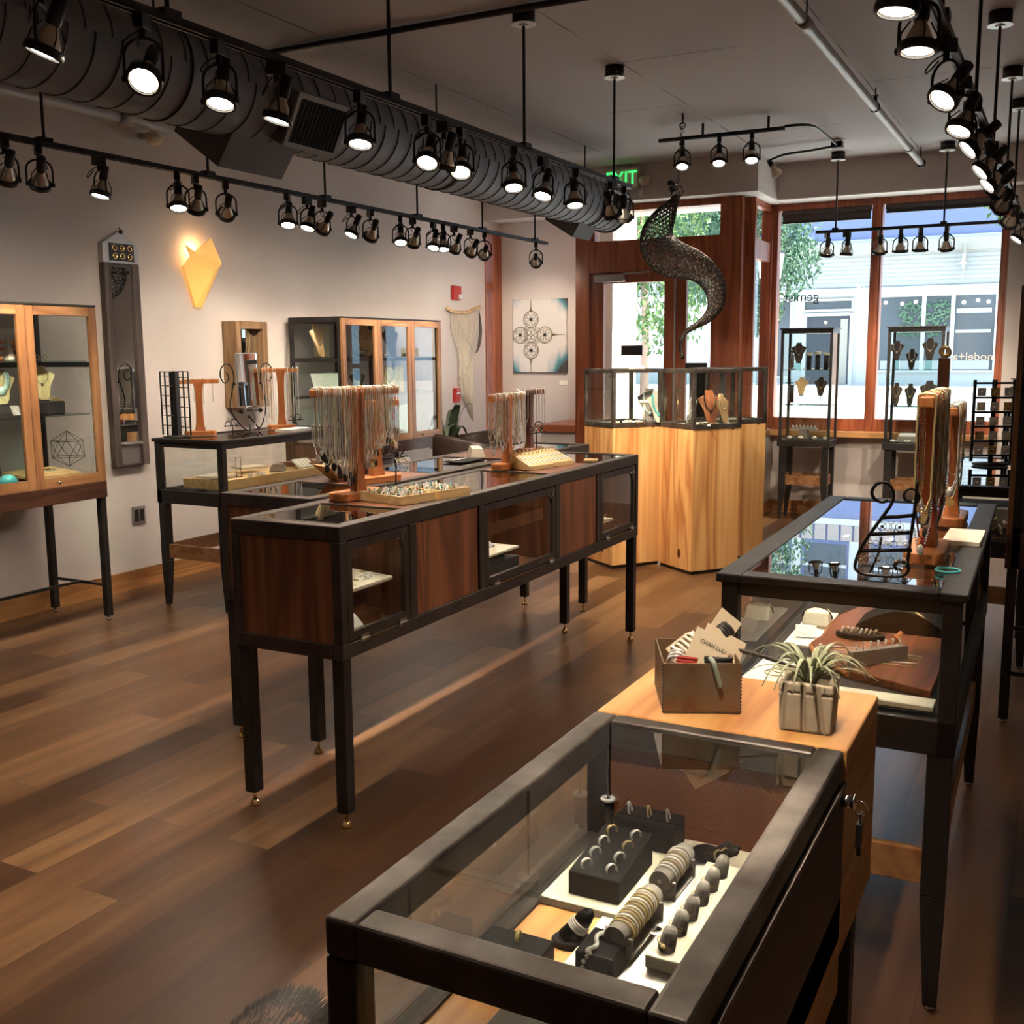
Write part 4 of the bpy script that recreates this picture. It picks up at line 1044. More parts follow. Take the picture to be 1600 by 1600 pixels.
BUST = [(-.022, 0), (-.040, .03), (-.052, .10), (-.085, .165), (-.088, .185), (-.058, .20), (-.034, .212), (-.030, .245), (.030, .245), (.034, .212), (.058, .20), (.088, .185), (.085, .165), (.052, .10), (.040, .03), (.022, 0)]
def bust(x, y, z, h, rz, label, m='bust wood', lean=12, group=None, neck=None, neckm='silver', neckl=None, narrow=1.0, foot='black leatherette', nr=.0016):
    """flat display bust facing local -Y, with a foot; optionally one necklace as a thing of its own"""
    k = h / .245
    t = thing('necklace_bust', label, 'display bust', (x, y, z), rz, group)
    M = Matrix.Rotation(R(90 - lean), 4, 'X')
    M = Matrix.Translation((0, 0, .004)) @ Matrix.Rotation(R(90) - R(lean), 4, 'X')
    b = MB(); b.prism([(px * k * narrow, pz * k) for px, pz in BUST], -.005, .005, M)
    b.build('board', m, t, bevel=.003)
    MB().box((-.03 * k * narrow, -.01, 0), (.03 * k * narrow, .06 * k, .007)).build('foot', foot, t)
    if neck:
        pts = []
        n = 14; w = .046 * k * narrow; d = neck * k
        for i in range(n + 1):
            q = PI * i / n; px = -w * math.cos(q); pz = .215 * k - d * math.sin(q) ** .8
            pts.append(M @ V(px * (1.0 if i not in (0, n) else .8), pz, .0075))
        nb = MB().tube(pts, nr, 5).ball(M @ V(0, .215 * k - d - .008, .009), .006 * (1 + nr * 200), 6, 5)
        o = nb.build('necklace', neckm, None, loc=(x, y, z)); o.rotation_euler = (0, 0, rz)
        tag(o, neckl or ('necklace on the ' + label), 'necklace', group + ' necklaces' if group else None)
    return t

# ------------------------------------------------------------------ stands on the steel counters
ZC = ZTOP + .0005
# tallest double stand with many chains
necklace_stand(-2.425, 3.33, ZC, .425, .43, R(-13), 'tall cherry T stand crowded with silver chains on the nearer counter', base=(.105, .24), post=.030)
def jag(i, s): return .19 + .11 * (s + .20) / .4 + rnd(-.02, .02)
hang_row(-2.425, 3.33, ZC + .427, .43, 40, lambda i, s: (.20 + .14 * max(0, 1 - abs(s + .03) / .2) + rnd(-.02, .03)), ('silver', 'silver', 'gold', 'silver', 'silver'), 'fine chain necklace hanging on the tall crowded T stand', 'chains on the tall crowded T stand', R(-13), skip=lambda s: abs(s) < .014, pends=(None, 'disc', None, 'drop', 'dark', 'dark'))
for i in range(7):
    s = -.17 + .026 * i; px, py = -2.425 - math.sin(R(-13)) * s, 3.33 + math.cos(R(-13)) * s
    chain(px, py, ZC + .427, .235 + .022 * i, .022, .0016, 'silver', 'chain with a dark fringe pendant on the tall crowded T stand', 'fringed chains on the tall crowded T stand', R(-13), 'dark')
for s in (-.012, .016):
    px, py = -2.425 - math.sin(R(-13)) * s, 3.33 + math.cos(R(-13)) * s
    chain(px, py, ZC + .427, .36, .024, .0016, 'coral', 'long copper coloured chain over the post of the tall crowded T stand', 'long copper chains on the tall T stand', R(-13))
# second stand, on the further counter
necklace_stand(-2.665, 3.79, ZC, .355, .27, R(-14), 'shorter cherry T stand with dark cord necklaces behind the crowded stand', base=(.095, .25), post=.036)
hang_row(-2.665, 3.79, ZC + .357, .27, 11, lambda i, s: .16 + .05 * math.sin(i * 1.3) + rnd(0, .03), ('dark beads', 'silver', 'red cord', 'dark beads'), 'thin cord necklace hanging on the shorter T stand', 'cord necklaces on the shorter T stand', R(-14), skip=lambda s: abs(s) < .02, pends=('drop', None, 'drop'))
# third and fourth stands toward the far end
necklace_stand(-2.40, 4.52, ZC, .355, .36, R(2), 'cherry T stand with fine silver chains beside the ring wedges', base=(.085, .24), post=.032)
hang_row(-2.40, 4.52, ZC + .357, .36, 22, lambda i, s: .21 + .06 * math.sin(i) + rnd(-.02, .02), ('silver', 'silver', 'gold', 'silver'), 'fine chain necklace hanging on the stand by the ring wedges', 'chains on the stand by the ring wedges', R(2), skip=lambda s: abs(s) < .016, pends=(None, 'drop', None))
necklace_stand(-2.66, 5.27, ZC, .35, .36, R(2), 'dark cherry T stand with few pale chains near the far counter end', m='walnut', base=(.085, .22), post=.03)
hang_row(-2.66, 5.27, ZC + .352, .36, 10, lambda i, s: .20 + rnd(-.03, .03), ('silver',), 'thin pale chain hanging on the dark T stand', 'chains on the dark T stand', R(2), skip=lambda s: abs(s) < .02, pends=(None, 'drop'))

# ring trays
def ring_tray(x, y, z, w, l, rz, label, rows, cols, group):
    t = thing('ring_tray', label, 'tray', (x, y, z), rz, 'light wood ring trays')
    a, b = w / 2, l / 2
    MB().box((-a, -b, 0), (a, b, .008)).box((-a, -b, .008), (-a + .008, b, .034)).box((a - .008, -b, .008), (a, b, .034)).box((-a + .008, -b, .008), (a - .008, -b + .008, .034)).box((-a + .008, b - .008, .008), (a - .008, b, .034)).build('box', 'light wood', t, bevel=.001)
    m = MB(); k = rows
    for i in range(k): m.cyl((-a + .010, -b + .016 + (l - .032) * i / (k - 1), .018), (a - .010, -b + .016 + (l - .032) * i / (k - 1), .018), (l - .03) / (2 * k) * .98, n=8)
    m.build('foam', 'black velvet', t)
    c, s = math.cos(rz), math.sin(rz)
    for i in range(rows - 1):
        for j in range(cols):
            lx = -a + .022 + (w - .044) * j / (cols - 1); ly = -b + .016 + (l - .032) * (i + .5) / (rows - 1)
            ring(x + lx * c - ly * s, y + lx * s + ly * c, z + .030, ('silver', 'silver', 'gold')[(i + j) % 3], group, group + ' rows', (rnd(-.3, .3), 0, rz + PI / 2 + rnd(-.4, .4)), Rr=.0095, r=.0026, stone=('turquoise', 'silver', 'dark beads', 'silver')[(i * 3 + j) % 4])
ring_tray(-2.25, 3.335, ZC, .235, .175, R(-14), 'light wood ring tray nearest the walnut side panel on the counter', 6, 8, 'silver ring in the nearer wooden tray on the counter')
ring_tray(-2.195, 3.53, ZC, .215, .165, R(-14), 'light wood ring tray behind the nearer one on the counter', 6, 7, 'silver ring in the further wooden tray on the counter')
# sloped ring wedges
def wedge(x, y, rz, label, group):
    t = thing('ring_wedge', label, 'ring display', (x, y, ZC), rz, 'sloped ring wedges on the counter')
    MB().prism([(-.065, 0), (.065, 0), (.065, .022), (-.065, .075)], -.085, .085, Matrix.Rotation(R(90), 4, 'X')).build('block', 'light wood', t, bevel=.002)
    c, s = math.cos(rz), math.sin(rz)
    for j in range(6):
        for i in range(3):
            lx = -.045 + .04 * i; ly = -.068 + .027 * j; lz = .075 - (lx + .065) * .053 / .13 + .006
            if i == 0: ring(x + lx * c - ly * s, y + lx * s + ly * c, ZC + lz, 'gold', group, group + ' rows', (0, 0, rz), stone='gold')
            else:
                o = MB().box((-.014, -.004, 0), (.014, .004, .004)).build('ring', 'silver', None, loc=(x + lx * c - ly * s, y + lx * s + ly * c, ZC + lz - .006)); o.rotation_euler = (0, R(22), rz); tag(o, 'flat silver band lying in a row of the ' + group.split(' of ')[-1], 'ring', group + ' flat bands')
wedge(-2.285, 4.555, R(-18), 'sloped wooden ring wedge, nearer of the two by the T stand', 'gold ring on the crest of the nearer wedge')
wedge(-2.265, 4.745, R(-12), 'sloped wooden ring wedge, further of the two by the T stand', 'gold ring on the crest of the further wedge')
t = tag(MB().obox((-2.17, 5.0, ZC + .004), (.07, .10, .008), Euler((0, 0, R(20))).to_matrix()).build('wooden_dish', 'light wood', bevel=.003), 'small flat wooden dish at the far end of the nearer counter', 'dish')
# faceted bowl with tangled jewelry
t = thing('faceted_bowl', 'faceted brass coloured bowl full of tangled jewelry on the further counter', 'bowl', (-2.865, 3.80, ZC), R(20))
m = MB(); n = 6; vs = []
for i in range(n): vs.append((.045 * math.cos(2 * PI * i / n + .5), .045 * math.sin(2 * PI * i / n + .5), 0))
for i in range(n): vs.append(((.125 if i % 2 else .105) * math.cos(2 * PI * i / n + .5), (.125 if i % 2 else .105) * math.sin(2 * PI * i / n + .5), .075 if i % 2 else .06))
for i in range(n): v = Vector(vs[n + i]); vs.append((v.x * .95, v.y * .95, v.z))
for i in range(n): vs.append((vs[i][0] * .9, vs[i][1] * .9, .008))
fs = [list(reversed(range(n)))]
for i in range(n):
    j = (i + 1) % n; fs += [[i, j, n + j], [i, n + j, n + i], [n + i, n + j, 2 * n + j, 2 * n + i], [2 * n + i, 2 * n + j, 3 * n + j], [2 * n + i, 3 * n + j, 3 * n + i]]
fs.append(list(range(3 * n, 4 * n)))
m.add(vs, fs); m.build('bowl_shell', 'fir y', t)
m = MB()
for i in range(26): m.torus((rnd(-.05, .05), rnd(-.05, .05), .055 + rnd(-.01, .022)), rnd(.014, .028), .0028, (rnd(-1, 1), rnd(-1, 1), rnd(.2, 1)), 12, 4)
o = m.build('tangled_bracelets', 'silver', None, loc=(-2.865, 3.80, ZC)); tag(o, 'tangled silver and dark bracelets heaped in the faceted bowl', 'bracelets', kind='stuff')
# wire tree with bangles
def wire_tree(x, y, z, h, label, m='iron', curls=True):
    t = thing('wire_jewelry_tree', label, 'jewelry stand', (x, y, z))
    q = MB(); q.lathe([(.032, 0), (.032, .004), (.004, .008)], 14); q.tube([(0, 0, .004), (.004, 0, h * .4), (0, 0, h * .75)], .0032, 6)
    q.tube(spiral((.012, 0, h * .86), .030, .012, -1.2, 4.2, 16, (1, .4, 0), (0, 0, 1)), .0024, 5)
    q.tube(spiral((-.03, 0, h * .74), .022, .010, -.6, 4.6, 14, (-1, -.4, 0), (0, 0, 1)), .0024, 5)
    q.tube([(-.05, -.02, h * .62), (0, 0, h * .66), (.05, .02, h * .70)], .003, 5); q.tube([(.02, .01, h * .68), (.03, .01, h * .80), (.012, 0, h * .86)], .0024, 5)
    q.build('stand_wire', m, t); return t
wire_tree(-2.475, 3.66, ZC, .19, 'small curled wire tree holding bangles behind the ring trays')
for i in range(7):
    o = MB().torus((0, 0, 0), .026 + .0008 * i, .0013, (.55, .80, .15), 22, 5).build('bangle', ('silver', 'gold')[i % 3 == 1], None, loc=(-2.470 + .006 * i, 3.655 + .008 * i, ZC + .100 - .001 * i)); tag(o, 'thin bangle hanging on the small curled wire tree', 'bangle', 'bangles on the small wire tree')
wire_tree(-2.50, 5.03, ZC, .20, 'small curled wire tree by the dark T stand at the far end')
# folded box and black tray on the further counter
t = thing('folded_gift_box', 'pale folded gift box tied with ribbon left of the silver chain stand', 'box', (-2.84, 4.98, ZC), R(35))
MB().taper((0, 0, 0), (.085, .20), (0, 0, .05), (.055, .18)).build('box_body', 'linen', t, bevel=.004)
MB().taper((0, 0, .0), (.089, .018), (0, 0, .052), (.058, .018)).build('ribbon', 'cream board', t)
t = tag(MB().box((-2.83, 4.62, ZC), (-2.72, 4.86, ZC + .006)).build('black_tray', 'black velvet', bevel=.002), 'thin black jewelry tray in front of the folded gift box', 'tray')
o = MB().tube([(-2.80 + .01 * math.sin(i * 2.), 4.64 + .02 * i, ZC + .009) for i in range(11)], .0035, 5).build('bracelet', 'silver'); tag(o, 'silver bracelet laid out along the thin black tray', 'bracelet')

# things inside the nearer counter
t = thing('stepped_display', 'dark stepped display with linen top inside the first counter door', 'display riser', (-2.30, 2.97, ZB + .05), 0)
MB().box((-.15, -.165, 0), (.13, .13, .04)).box((-.15, -.165, .04), (.08, .11, .145)).box((-.15, -.165, .145), (.17, .13, .158)).build('riser', 'walnut top', t)
MB().obox((.01, -.015, .168), (.33, .31, .012), Euler((0, R(4), 0)).to_matrix()).build('linen_top', 'linen', t, bevel=.002)
MB().box((-.15, -.165, .041), (.12, -.02, .048)).build('lower_pad', 'cream board', t)
for i in range(34):
    rx, ry = rnd(-.08, .16), rnd(-.155, .125); m = MB()
    m.torus((0, 0, .004), rnd(.006, .02), .0016, (rnd(-.2, .2), rnd(-.2, .2), 1), 10, 4); m.ball((.004, 0, .006), .005, 6, 4)
    o = m.build('earring', ('silver', 'gold', 'silver')[i % 3], None, loc=(-2.30 + rx, 2.97 + ry, ZB + .05 + .176 - rx * .07)); tag(o, 'small earring scattered on the linen display inside the first counter door', 'earring', 'earrings on the linen display')
o = MB().prism([(0, 0), (.05, 0), (.05, .02), (.012, .055)], -.03, .03, Matrix.Translation((-2.19, 2.915, ZB + .05)) @ Matrix.Rotation(R(90), 4, 'X')).build('card_stand', 'white card'); tag(o, 'small white card stand at the bottom of the first counter door', 'card')
o = MB().box((-2.16, 2.80, ZB + .05), (-2.10, 2.855, ZB + .075)).build('wooden_riser', 'light wood'); tag(o, 'small light wood block at the bottom corner of the first counter door', 'block')
t = thing('curved_display', 'curved grey slate display in the middle counter door', 'display riser', (-2.33, 3.93, ZB + .05))
MB().box((-.16, -.16, 0), (.18, .22, .055)).box((-.16, -.16, .055), (.17, .10, .095)).build('riser', 'black velvet', t)
MB().box((-.15, -.19, .095), (.19, .20, .104)).build('pale_shelf', 'linen', t)
m = MB(); vs = []; n = 10
for i in range(n + 1):
    a = i / n; vs += [(-.13 + .24 * a, -.15, .115 + .085 * math.cos(a * 1.6)), (-.13 + .24 * a, .12, .115 + .085 * math.cos(a * 1.6))]
vs2 = [(x, y, z - .006) for x, y, z in vs]; k = len(vs)
m.add(vs + vs2, [[2 * i, 2 * i + 2, 2 * i + 3, 2 * i + 1] for i in range(n)] + [[k + 2 * i, k + 2 * i + 1, k + 2 * i + 3, k + 2 * i + 2] for i in range(n)] + [[2 * i, k + 2 * i, k + 2 * i + 2, 2 * i + 2] for i in range(n)] + [[2 * i + 1, 2 * i + 3, k + 2 * i + 3, k + 2 * i + 1] for i in range(n)], True)
m.build('curved_board', 'pipe grey', t)
for i in range(9):
    o = MB().torus((0, 0, 0), .011, .0018, (rnd(-.3, .3), .2, 1), 12, 4).ball((.009, 0, .003), .004, 6, 4).build('earring', ('gold', 'silver')[i % 2], None, loc=(-2.33 + rnd(-.02, .09), 3.93 + rnd(-.11, .08), ZB + .235 - .02 * (i % 3))); tag(o, 'small gold or silver earring on the curved grey display', 'earring', 'earrings on the curved grey display')
for i in range(4):
    o = MB().obox((0, 0, .012), (.055, .04, .022), Euler((0, R(18), 0)).to_matrix()).build('earring_card', 'white card', None, loc=(-2.21 + .03, 3.78 + .07 * i, ZB + .113 if False else ZB + .055)); tag(o, 'white earring card leaning in the row at the bottom of the middle counter door', 'card', 'white cards in the middle counter door')
t = thing('jewelry_tray', 'shallow tray of gold chains inside the far counter door', 'tray', (-2.28, 5.12, ZB + .05))
MB().box((-.14, -.15, 0), (.14, .14, .06)).build('riser', 'walnut top', t); MB().box((-.13, -.14, .06), (.13, .13, .068)).build('pad', 'linen', t)
for i in range(12):
    o = MB().tube([(-.012 * math.cos(k), rnd(-.05, .05), .006 + .02 * math.sin(k * 2) ** 2) for k in range(7)], .0028, 4).build('chain', 'gold', None, loc=(-2.23 + rnd(-.05, .08), 5.12 + rnd(-.08, .09), ZB + .12)); o.rotation_euler = (0, 0, rnd(0, 3)); tag(o, 'gold chain piled inside the far counter door', 'chain', 'gold chains in the far counter door')
# ------------------------------------------------------------------ inside the near vitrine
ZS = .7405
tag(MB().box((-.692, 1.40, ZS), (-.435, 1.692, ZS + .013)).build('display_board', 'cream board', bevel=.001), 'cream board under the black ring blocks in the foreground vitrine', 'board')
tag(MB().box((-.584, 1.10, ZS), (-.315, 1.396, ZS + .008)).box((-.55, 1.396, ZS + .0135), (-.315, 1.60, ZS + .018)).build('display_board', 'white card', bevel=.001), 'white board under the bracelet bars in the foreground vitrine', 'board')
ZA = ZS + .0135; ZW = ZS + .0185
# block with eight rings
t = thing('ring_block', 'black sloped block holding eight wedding bands in the foreground vitrine', 'ring display', (-.612, 1.50, ZA))
m = MB(); P = [(-.080, 0), (.070, 0), (.070, .052), (.050, .058), (-.080, .026)]
P = [(-.075, 0), (.075, 0), (.075, .055), (-.075, .038)]
m.prism([(-y, z) for y, z in P], -.043, .043, Matrix(((0, 0, 1, 0), (-1, 0, 0, 0), (0, 1, 0, 0), (0, 0, 0, 1))))
m.build('block', 'black leatherette', t, bevel=.002)
g = MB(); g.box((-.0006, -.076, .0382), (.0006, .074, .0385)); g.build('groove', 'black velvet', t)
for j in range(4):
    for i in range(2):
        yy = 1.447 + .035 * j; zz = ZA + .0385 + (yy - 1.425) * .017 / .15
        ring(-.612 - .021 + .042 * i, yy, zz + .0035, ('silver', 'gold')[(i + j) % 4 == 3], f'wedding band standing in the eight ring black block, {("left", "right")[i]} column', 'bands in the eight ring block ' + ('left', 'right')[i], (0, 0, R(52)), Rr=.0098, band=.0032)
t = thing('ring_block', 'black rectangular block with three rings at the end grain panel', 'ring display', (-.602, 1.648, ZA))
MB().box((-.055, -.030, 0), (.055, .030, .05)).build('block', 'black leatherette', t, bevel=.004, seg=3)
for i, (mm, w) in enumerate((('silver', 'left'), ('gold', 'middle'), ('silver', 'right'))):
    ring(-.637 + .035 * i, 1.645, ZA + .055, mm, f'{w} jeweled ring of three in the rectangular black block', 'rings in the three ring block', (R(-12), 0, R(95)), Rr=.009, r=.0018, stone=mm)
# bracelet bars
def bracelet_bar(x, y, n, mats, label, lab2, L=.10):
    t = thing('bracelet_bar', label, 'bracelet display', (x, y, ZW), R(-2), 'grey velvet bracelet bars')
    for s in (-1, 1):
        MB().box((-.022, s * L / 2 - .003, 0), (.022, s * L / 2 + .003, .032)).build('end_plate', 'grey velvet', t, bevel=.002)
    MB().cyl((0, -L / 2 - .012, .034), (0, L / 2 + .012, .034), .0165, n=20).build('roll', 'grey velvet', t)
    MB().cyl((0, -L / 2 - .0135, .034), (0, -L / 2 - .012, .034), .004, n=10).build('end_stud', 'chrome', t)
    MB().box((-.02, -L / 2, 0), (.02, L / 2, .003)).build('bar_base', 'grey velvet', t)
    for i in range(n):
        o = MB().torus((0, 0, 0), .0185, .0015, (0, 1, .06), 20, 5).build('ring_band', mats[i % len(mats)], None, loc=(x, y - L / 2 + .008 + (L - .016) * i / (n - 1), ZW + .034)); tag(o, lab2, 'ring', lab2 + ' row')
bracelet_bar(-.513, 1.345, 13, ('gold', 'gold', 'silver'), 'grey velvet bar packed with gold bands, nearer of the two', 'thin gold or silver band on the nearer grey velvet bar', .115)
bracelet_bar(-.512, 1.51, 8, ('silver', 'silver', 'gold'), 'grey velvet bar with silver bands, further of the two', 'thin band on the further grey velvet bar', .085)
m = MB()
for i in range(7): m.obox((rnd(-.012, .012), -.036 + .012 * i, .004 + .003 * (i % 2)), (.020, .006, .001), Euler((rnd(-.5, .5), rnd(-.5, .5), rnd(-.6, .6))).to_matrix())
tag(m.build('price_tags', 'white card', None, loc=(-.475, 1.355, ZW)), 'loose heap of tiny white price tags beside the nearer velvet bar', 'tags', kind='stuff')
# ring cones on a linen tray
t = thing('cone_tray', 'linen covered tray carrying grey ring cones in the foreground vitrine', 'ring display', (-.445, 1.43, ZW - .010), R(1))
MB().box((-.030, -.150, .0105), (.045, .150, .030)).build('tray', 'linen', t, bevel=.002)
for i in range(6):
    y = 1.305 + .047 * i; x = -.450 + .001 * i
    o = thing('ring_cone', f'{ORD[i]} grey felt ring cone from the near end of the linen tray', 'ring display', (x, y, ZW + .0205), 0, 'grey felt ring cones')
    MB().lathe([(.0125, 0), (.0118, .012), (.0105, .026), (.0075, .034), (.003, .0365)], 16, Matrix.Rotation(R(12), 4, 'Y')).build('cone', 'grey velvet', o)
    ring(x, y - .0, ZW + .0205 + .011, 'gold', f'gold ring on the {ORD[i]} grey felt cone from the near end', 'gold rings on the felt cones', (R(90), R(14), 0), Rr=.0125, r=.0011, stone='gold')
# black finger stand, black hand, pillow with chain, block at the frame
t = thing('finger_stand', 'black ring finger on an oval base with a striped band', 'ring display', (-.600, 1.318, ZS), R(25))
MB().lathe([(.030, 0), (.030, .008), (.026, .011)], 20, Matrix.Diagonal((1, .75, 1, 1))).build('stand_base', 'black leatherette', t)
fd = Matrix.Translation((-.006, 0, .008)) @ Matrix.Rotation(R(38), 4, 'Y')
MB().lathe([(.0165, 0), (.0140, .02), (.0120, .042), (.0085, .053), (.003, .057)], 16, fd).build('finger', 'black leatherette', t)
fc = Matrix.Translation((-.600, 1.318, ZS)) @ Matrix.Rotation(R(25), 4, 'Z') @ fd
b = MB()
for k in range(4): b.torus((0, 0, .0035 * k - .005), .0142 - .0002 * k, .0020, (0, 0, 1), 18, 5)
o = b.build('ring_band', 'silver', None, loc=fc @ V(0, 0, .026)); o.rotation_euler = fc.to_euler(); tag(o, 'wide striped silver and gold ring on the black finger stand', 'ring')
t = thing('hand_display', 'black hand shaped ring display in the far right of the vitrine', 'ring display', (-.487, 1.622, ZW + .0), R(-30))
MB().ball((0, 0, .010), .026, 12, 8, (1.3, 1, .45)).build('palm', 'black leatherette', t)
for i, (a, l) in enumerate(((-38, .038), (-14, .050), (8, .054), (32, .044), (70, .030))):
    d = V(math.cos(R(a)), math.sin(R(a)), .55).normalized(); p0 = V(.012 * math.cos(R(a)), .014 * math.sin(R(a)), .012)
    MB().tube([p0, p0 + d * l * .5, p0 + d * l * .9, p0 + d * l], [.0085, .0078, .006, .002], 8).build('finger', 'black leatherette', t)
for i, a in enumerate((-14, 8)):
    d = V(math.cos(R(a - 30)), math.sin(R(a - 30)), .55).normalized()
    o = MB().torus((0, 0, 0), .0092, .0013, d, 14, 5).build('ring_band', 'gold', None, loc=V(-.487, 1.622, ZW + .012) + V(.012 * math.cos(R(a - 30)), .014 * math.sin(R(a - 30)), 0) + d * .026); tag(o, 'thin gold ring on the ' + ('lower' if i == 0 else 'upper') + ' finger of the black hand display', 'ring')
t = tag(MB().box((-.558, 1.235, ZS + .0085), (-.502, 1.305, ZS + .045)).build('bracelet_pillow', 'black leatherette', bevel=.003), 'small black block with a beaded silver bracelet over it', 'bracelet display')
b = MB(); pp = [(-.535 - .004 * math.sin(i), 1.270 + .036 * math.cos(PI * i / 16) * -1, ZS + .0475 + .006 * math.sin(PI * i / 16)) for i in range(17)]
pp = [(-.545, 1.232, ZS + .018), (-.543, 1.232, ZS + .034)] + pp + [(-.526, 1.3075, ZS + .034), (-.524, 1.3075, ZS + .02)]
P = smooth_path(pp, 2)
for p in P: b.ball(p, .0034, 6, 4)
o = b.build('bracelet', 'silver'); tag(o, 'beaded silver bracelet draped over the small black block', 'bracelet')
t = tag(MB().box((-.70, 1.17, ZS), (-.60, 1.262, ZS + .034)).build('ring_pad', 'black leatherette', bevel=.004), 'black ring pad half hidden behind the front rail of the vitrine', 'ring display')
ring(-.648, 1.24, ZS + .038, 'gold', 'knotted gold ring in the black pad behind the front rail', 'ring in the half hidden pad', (0, 0, R(100)), Rr=.008, r=.003)
t = tag(MB().box((-.585, 1.0, ZS + .0085), (-.50, 1.08, ZS + .05)).build('ring_pad', 'grey velvet', bevel=.003), 'grey block seen under the front rail of the vitrine', 'ring display')

# ------------------------------------------------------------------ on the wooden block
ZBK = NT + .0005
t = thing('metal_box', 'rust patinated open steel box with stitched edges, full of carded bracelets', 'box', (-.593, 1.866, ZBK), R(25))
w2_, l2_, hh, th = .070, .085, .094, .003
m = MB(); m.box((-w2_, -l2_, 0), (w2_, l2_, th)); m.box((-w2_, -l2_, th), (w2_, -l2_ + th, hh)); m.box((-w2_, l2_ - th, th), (w2_, l2_, hh)); m.box((-w2_, -l2_ + th, th), (-w2_ + th, l2_ - th, hh)); m.box((w2_ - th, -l2_ + th, th), (w2_, l2_ - th, hh))
m.build('box_shell', 'patina steel', t, bevel=.0008)
m = MB()
for sx in (-1, 1):
    for i in range(14): m.ball((sx * w2_, -l2_, .004 + .0065 * i), .0017, 5, 4, (1, 1, 1.5))
for i in range(20): m.ball((-w2_ + .007 * i + .003, -l2_, .003), .0017, 5, 4, (1.6, 1, .9))
m.build('weld_beads', 'raw steel', t)
def card_in_box(lx, ly, lz, w, h, rot, label, text=None):
    M = Matrix.Translation((-.593, 1.866, ZBK)) @ Matrix.Rotation(R(25), 4, 'Z')
    p = M @ V(lx, ly, lz)
    o = MB().box((-w / 2, -.0008, -h / 2), (w / 2, .0008, h / 2)).build('bracelet_card', 'kraft card', None, loc=p)
    o.rotation_euler = rot; tag(o, label, 'card', 'kraft bracelet cards in the steel box')
    if text: text_part('lettering', text, .0105, 'ink', o, (0.004, -.0014, .010), (R(90), 0, 0), .0002)
    return o
card_in_box(.016, -.050, .108, .074, .062, (R(-22), R(28), R(28)), 'kraft card lettered in black at the front of the steel box', 'CHAN LUU')
card_in_box(.046, -.02, .112, .085, .045, (R(-25), R(30), R(32)), 'blank kraft card right of the lettered card in the steel box')
card_in_box(.056, .035, .130, .05, .055, (R(-20), R(40), R(30)), 'kraft card standing highest at the back right of the steel box')
card_in_box(-.02, -.005, .090, .05, .06, (R(-30), R(-38), R(30)), 'kraft card wrapped with pale cord at the left of the steel box')
def coil(name, lx, ly, lz, pts, r, m, label, n=6):
    M = Matrix.Translation((-.593, 1.866, ZBK)) @ Matrix.Rotation(R(25), 4, 'Z') @ Matrix.Translation((lx, ly, lz))
    o = MB().tube([M @ Vector(p) for p in smooth_path(pts, 5)], r, n).build(name, m); return tag(o, label, 'bracelet')
def helix(R_, n, pitch, axis, el=1):
    a = Vector(axis).normalized(); u = a.orthogonal().normalized(); v = a.cross(u)
    return [a * (pitch * i / 12) + u * (R_ * math.cos(2 * PI * i / 12)) + v * (R_ * el * math.sin(2 * PI * i / 12)) for i in range(12 * n + 1)]
coil('cord_bracelet', -.035, -.02, .088, helix(.021, 5, .010, (1, .3, .7)), .0034, 'cream board', 'pale cord bracelet wrapped around a card in the steel box', 6)
coil('cord_bracelet', -.045, -.05, .080, helix(.015, 3, .009, (.3, .8, .4)), .0032, 'silver', 'silver beaded cord tangled in the left corner of the steel box', 6)
coil('cord_bracelet', -.025, -.055, .078, helix(.017, 3, .006, (.2, .3, 1)), .004, 'red cord', 'red cord bracelet in the front of the steel box', 6)
coil('cord_bracelet', .00, -.02, .076, helix(.028, 2, .006, (.2, .1, 1)), .005, 'coral', 'orange leather bracelet inside the steel box', 6)
coil('cord_bracelet', .03, -.045, .076, helix(.026, 3, .006, (.1, .2, 1)), .0045, 'dark beads', 'black beaded bracelet coiled at the front right of the steel box', 6)
coil('cord_bracelet', .045, .0, .126, helix(.013, 3, .007, (.7, .3, .4)), .0045, 'dark beads', 'black beaded bracelet on the highest card of the steel box', 6)
coil('cord_bracelet', .022, -.088, .0, [(-.006, .02, .098), (-.004, .002, .0985), (0, -.0045, .088), (.005, -.0055, .07), (.010, -.0055, .052)], .0046, 'grey green beads', 'grey green beaded strap hanging over the front of the steel box', 7)
coil('leather_strap', .07, -.01, .100, [(0, 0, 0), (.06, -.02, -.012), (.13, -.05, -.035)], .0042, 'grey barn wood', 'grey strap running from the steel box to the planter', 4)

# concrete planter with an air plant
PX, PY = -.372, 1.815
t = thing('planter', 'square pale concrete planter with vertical grooves on the wooden block', 'planter', (PX, PY, ZBK), R(4))
m = MB(); a0, a1, hp = .043, .046, .088
m.taper((0, 0, 0), (2 * a0, 2 * a0), (0, 0, .07), (2 * a1, 2 * a1))
for q in ((-a1, -a1, a1, -a1 + .012), (-a1, a1 - .012, a1, a1), (-a1, -a1 + .012, -a1 + .012, a1 - .012), (a1 - .012, -a1 + .012, a1, a1 - .012)): m.box((q[0], q[1], .07), (q[2], q[3], hp))
m.build('pot', 'planter', t, bevel=.005, seg=3)
g = MB()
for i, (xa, xb_) in enumerate(((-.034, -.036), (-.004, .002), (.020, .033))):
    g.add([(xb_ - .0022, -a0 - .0006, .002), (xb_ + .0022, -a0 - .0006, .002), (xa + .0045, -a1 - .0006, hp - .002), (xa - .0045, -a1 - .0006, hp - .002)], [[0, 1, 2, 3]])
g.build('groove', 'concrete groove', t)
MB().box((-a1 + .012, -a1 + .012, .07), (a1 - .012, a1 - .012, .076)).build('soil', 'concrete groove', t)
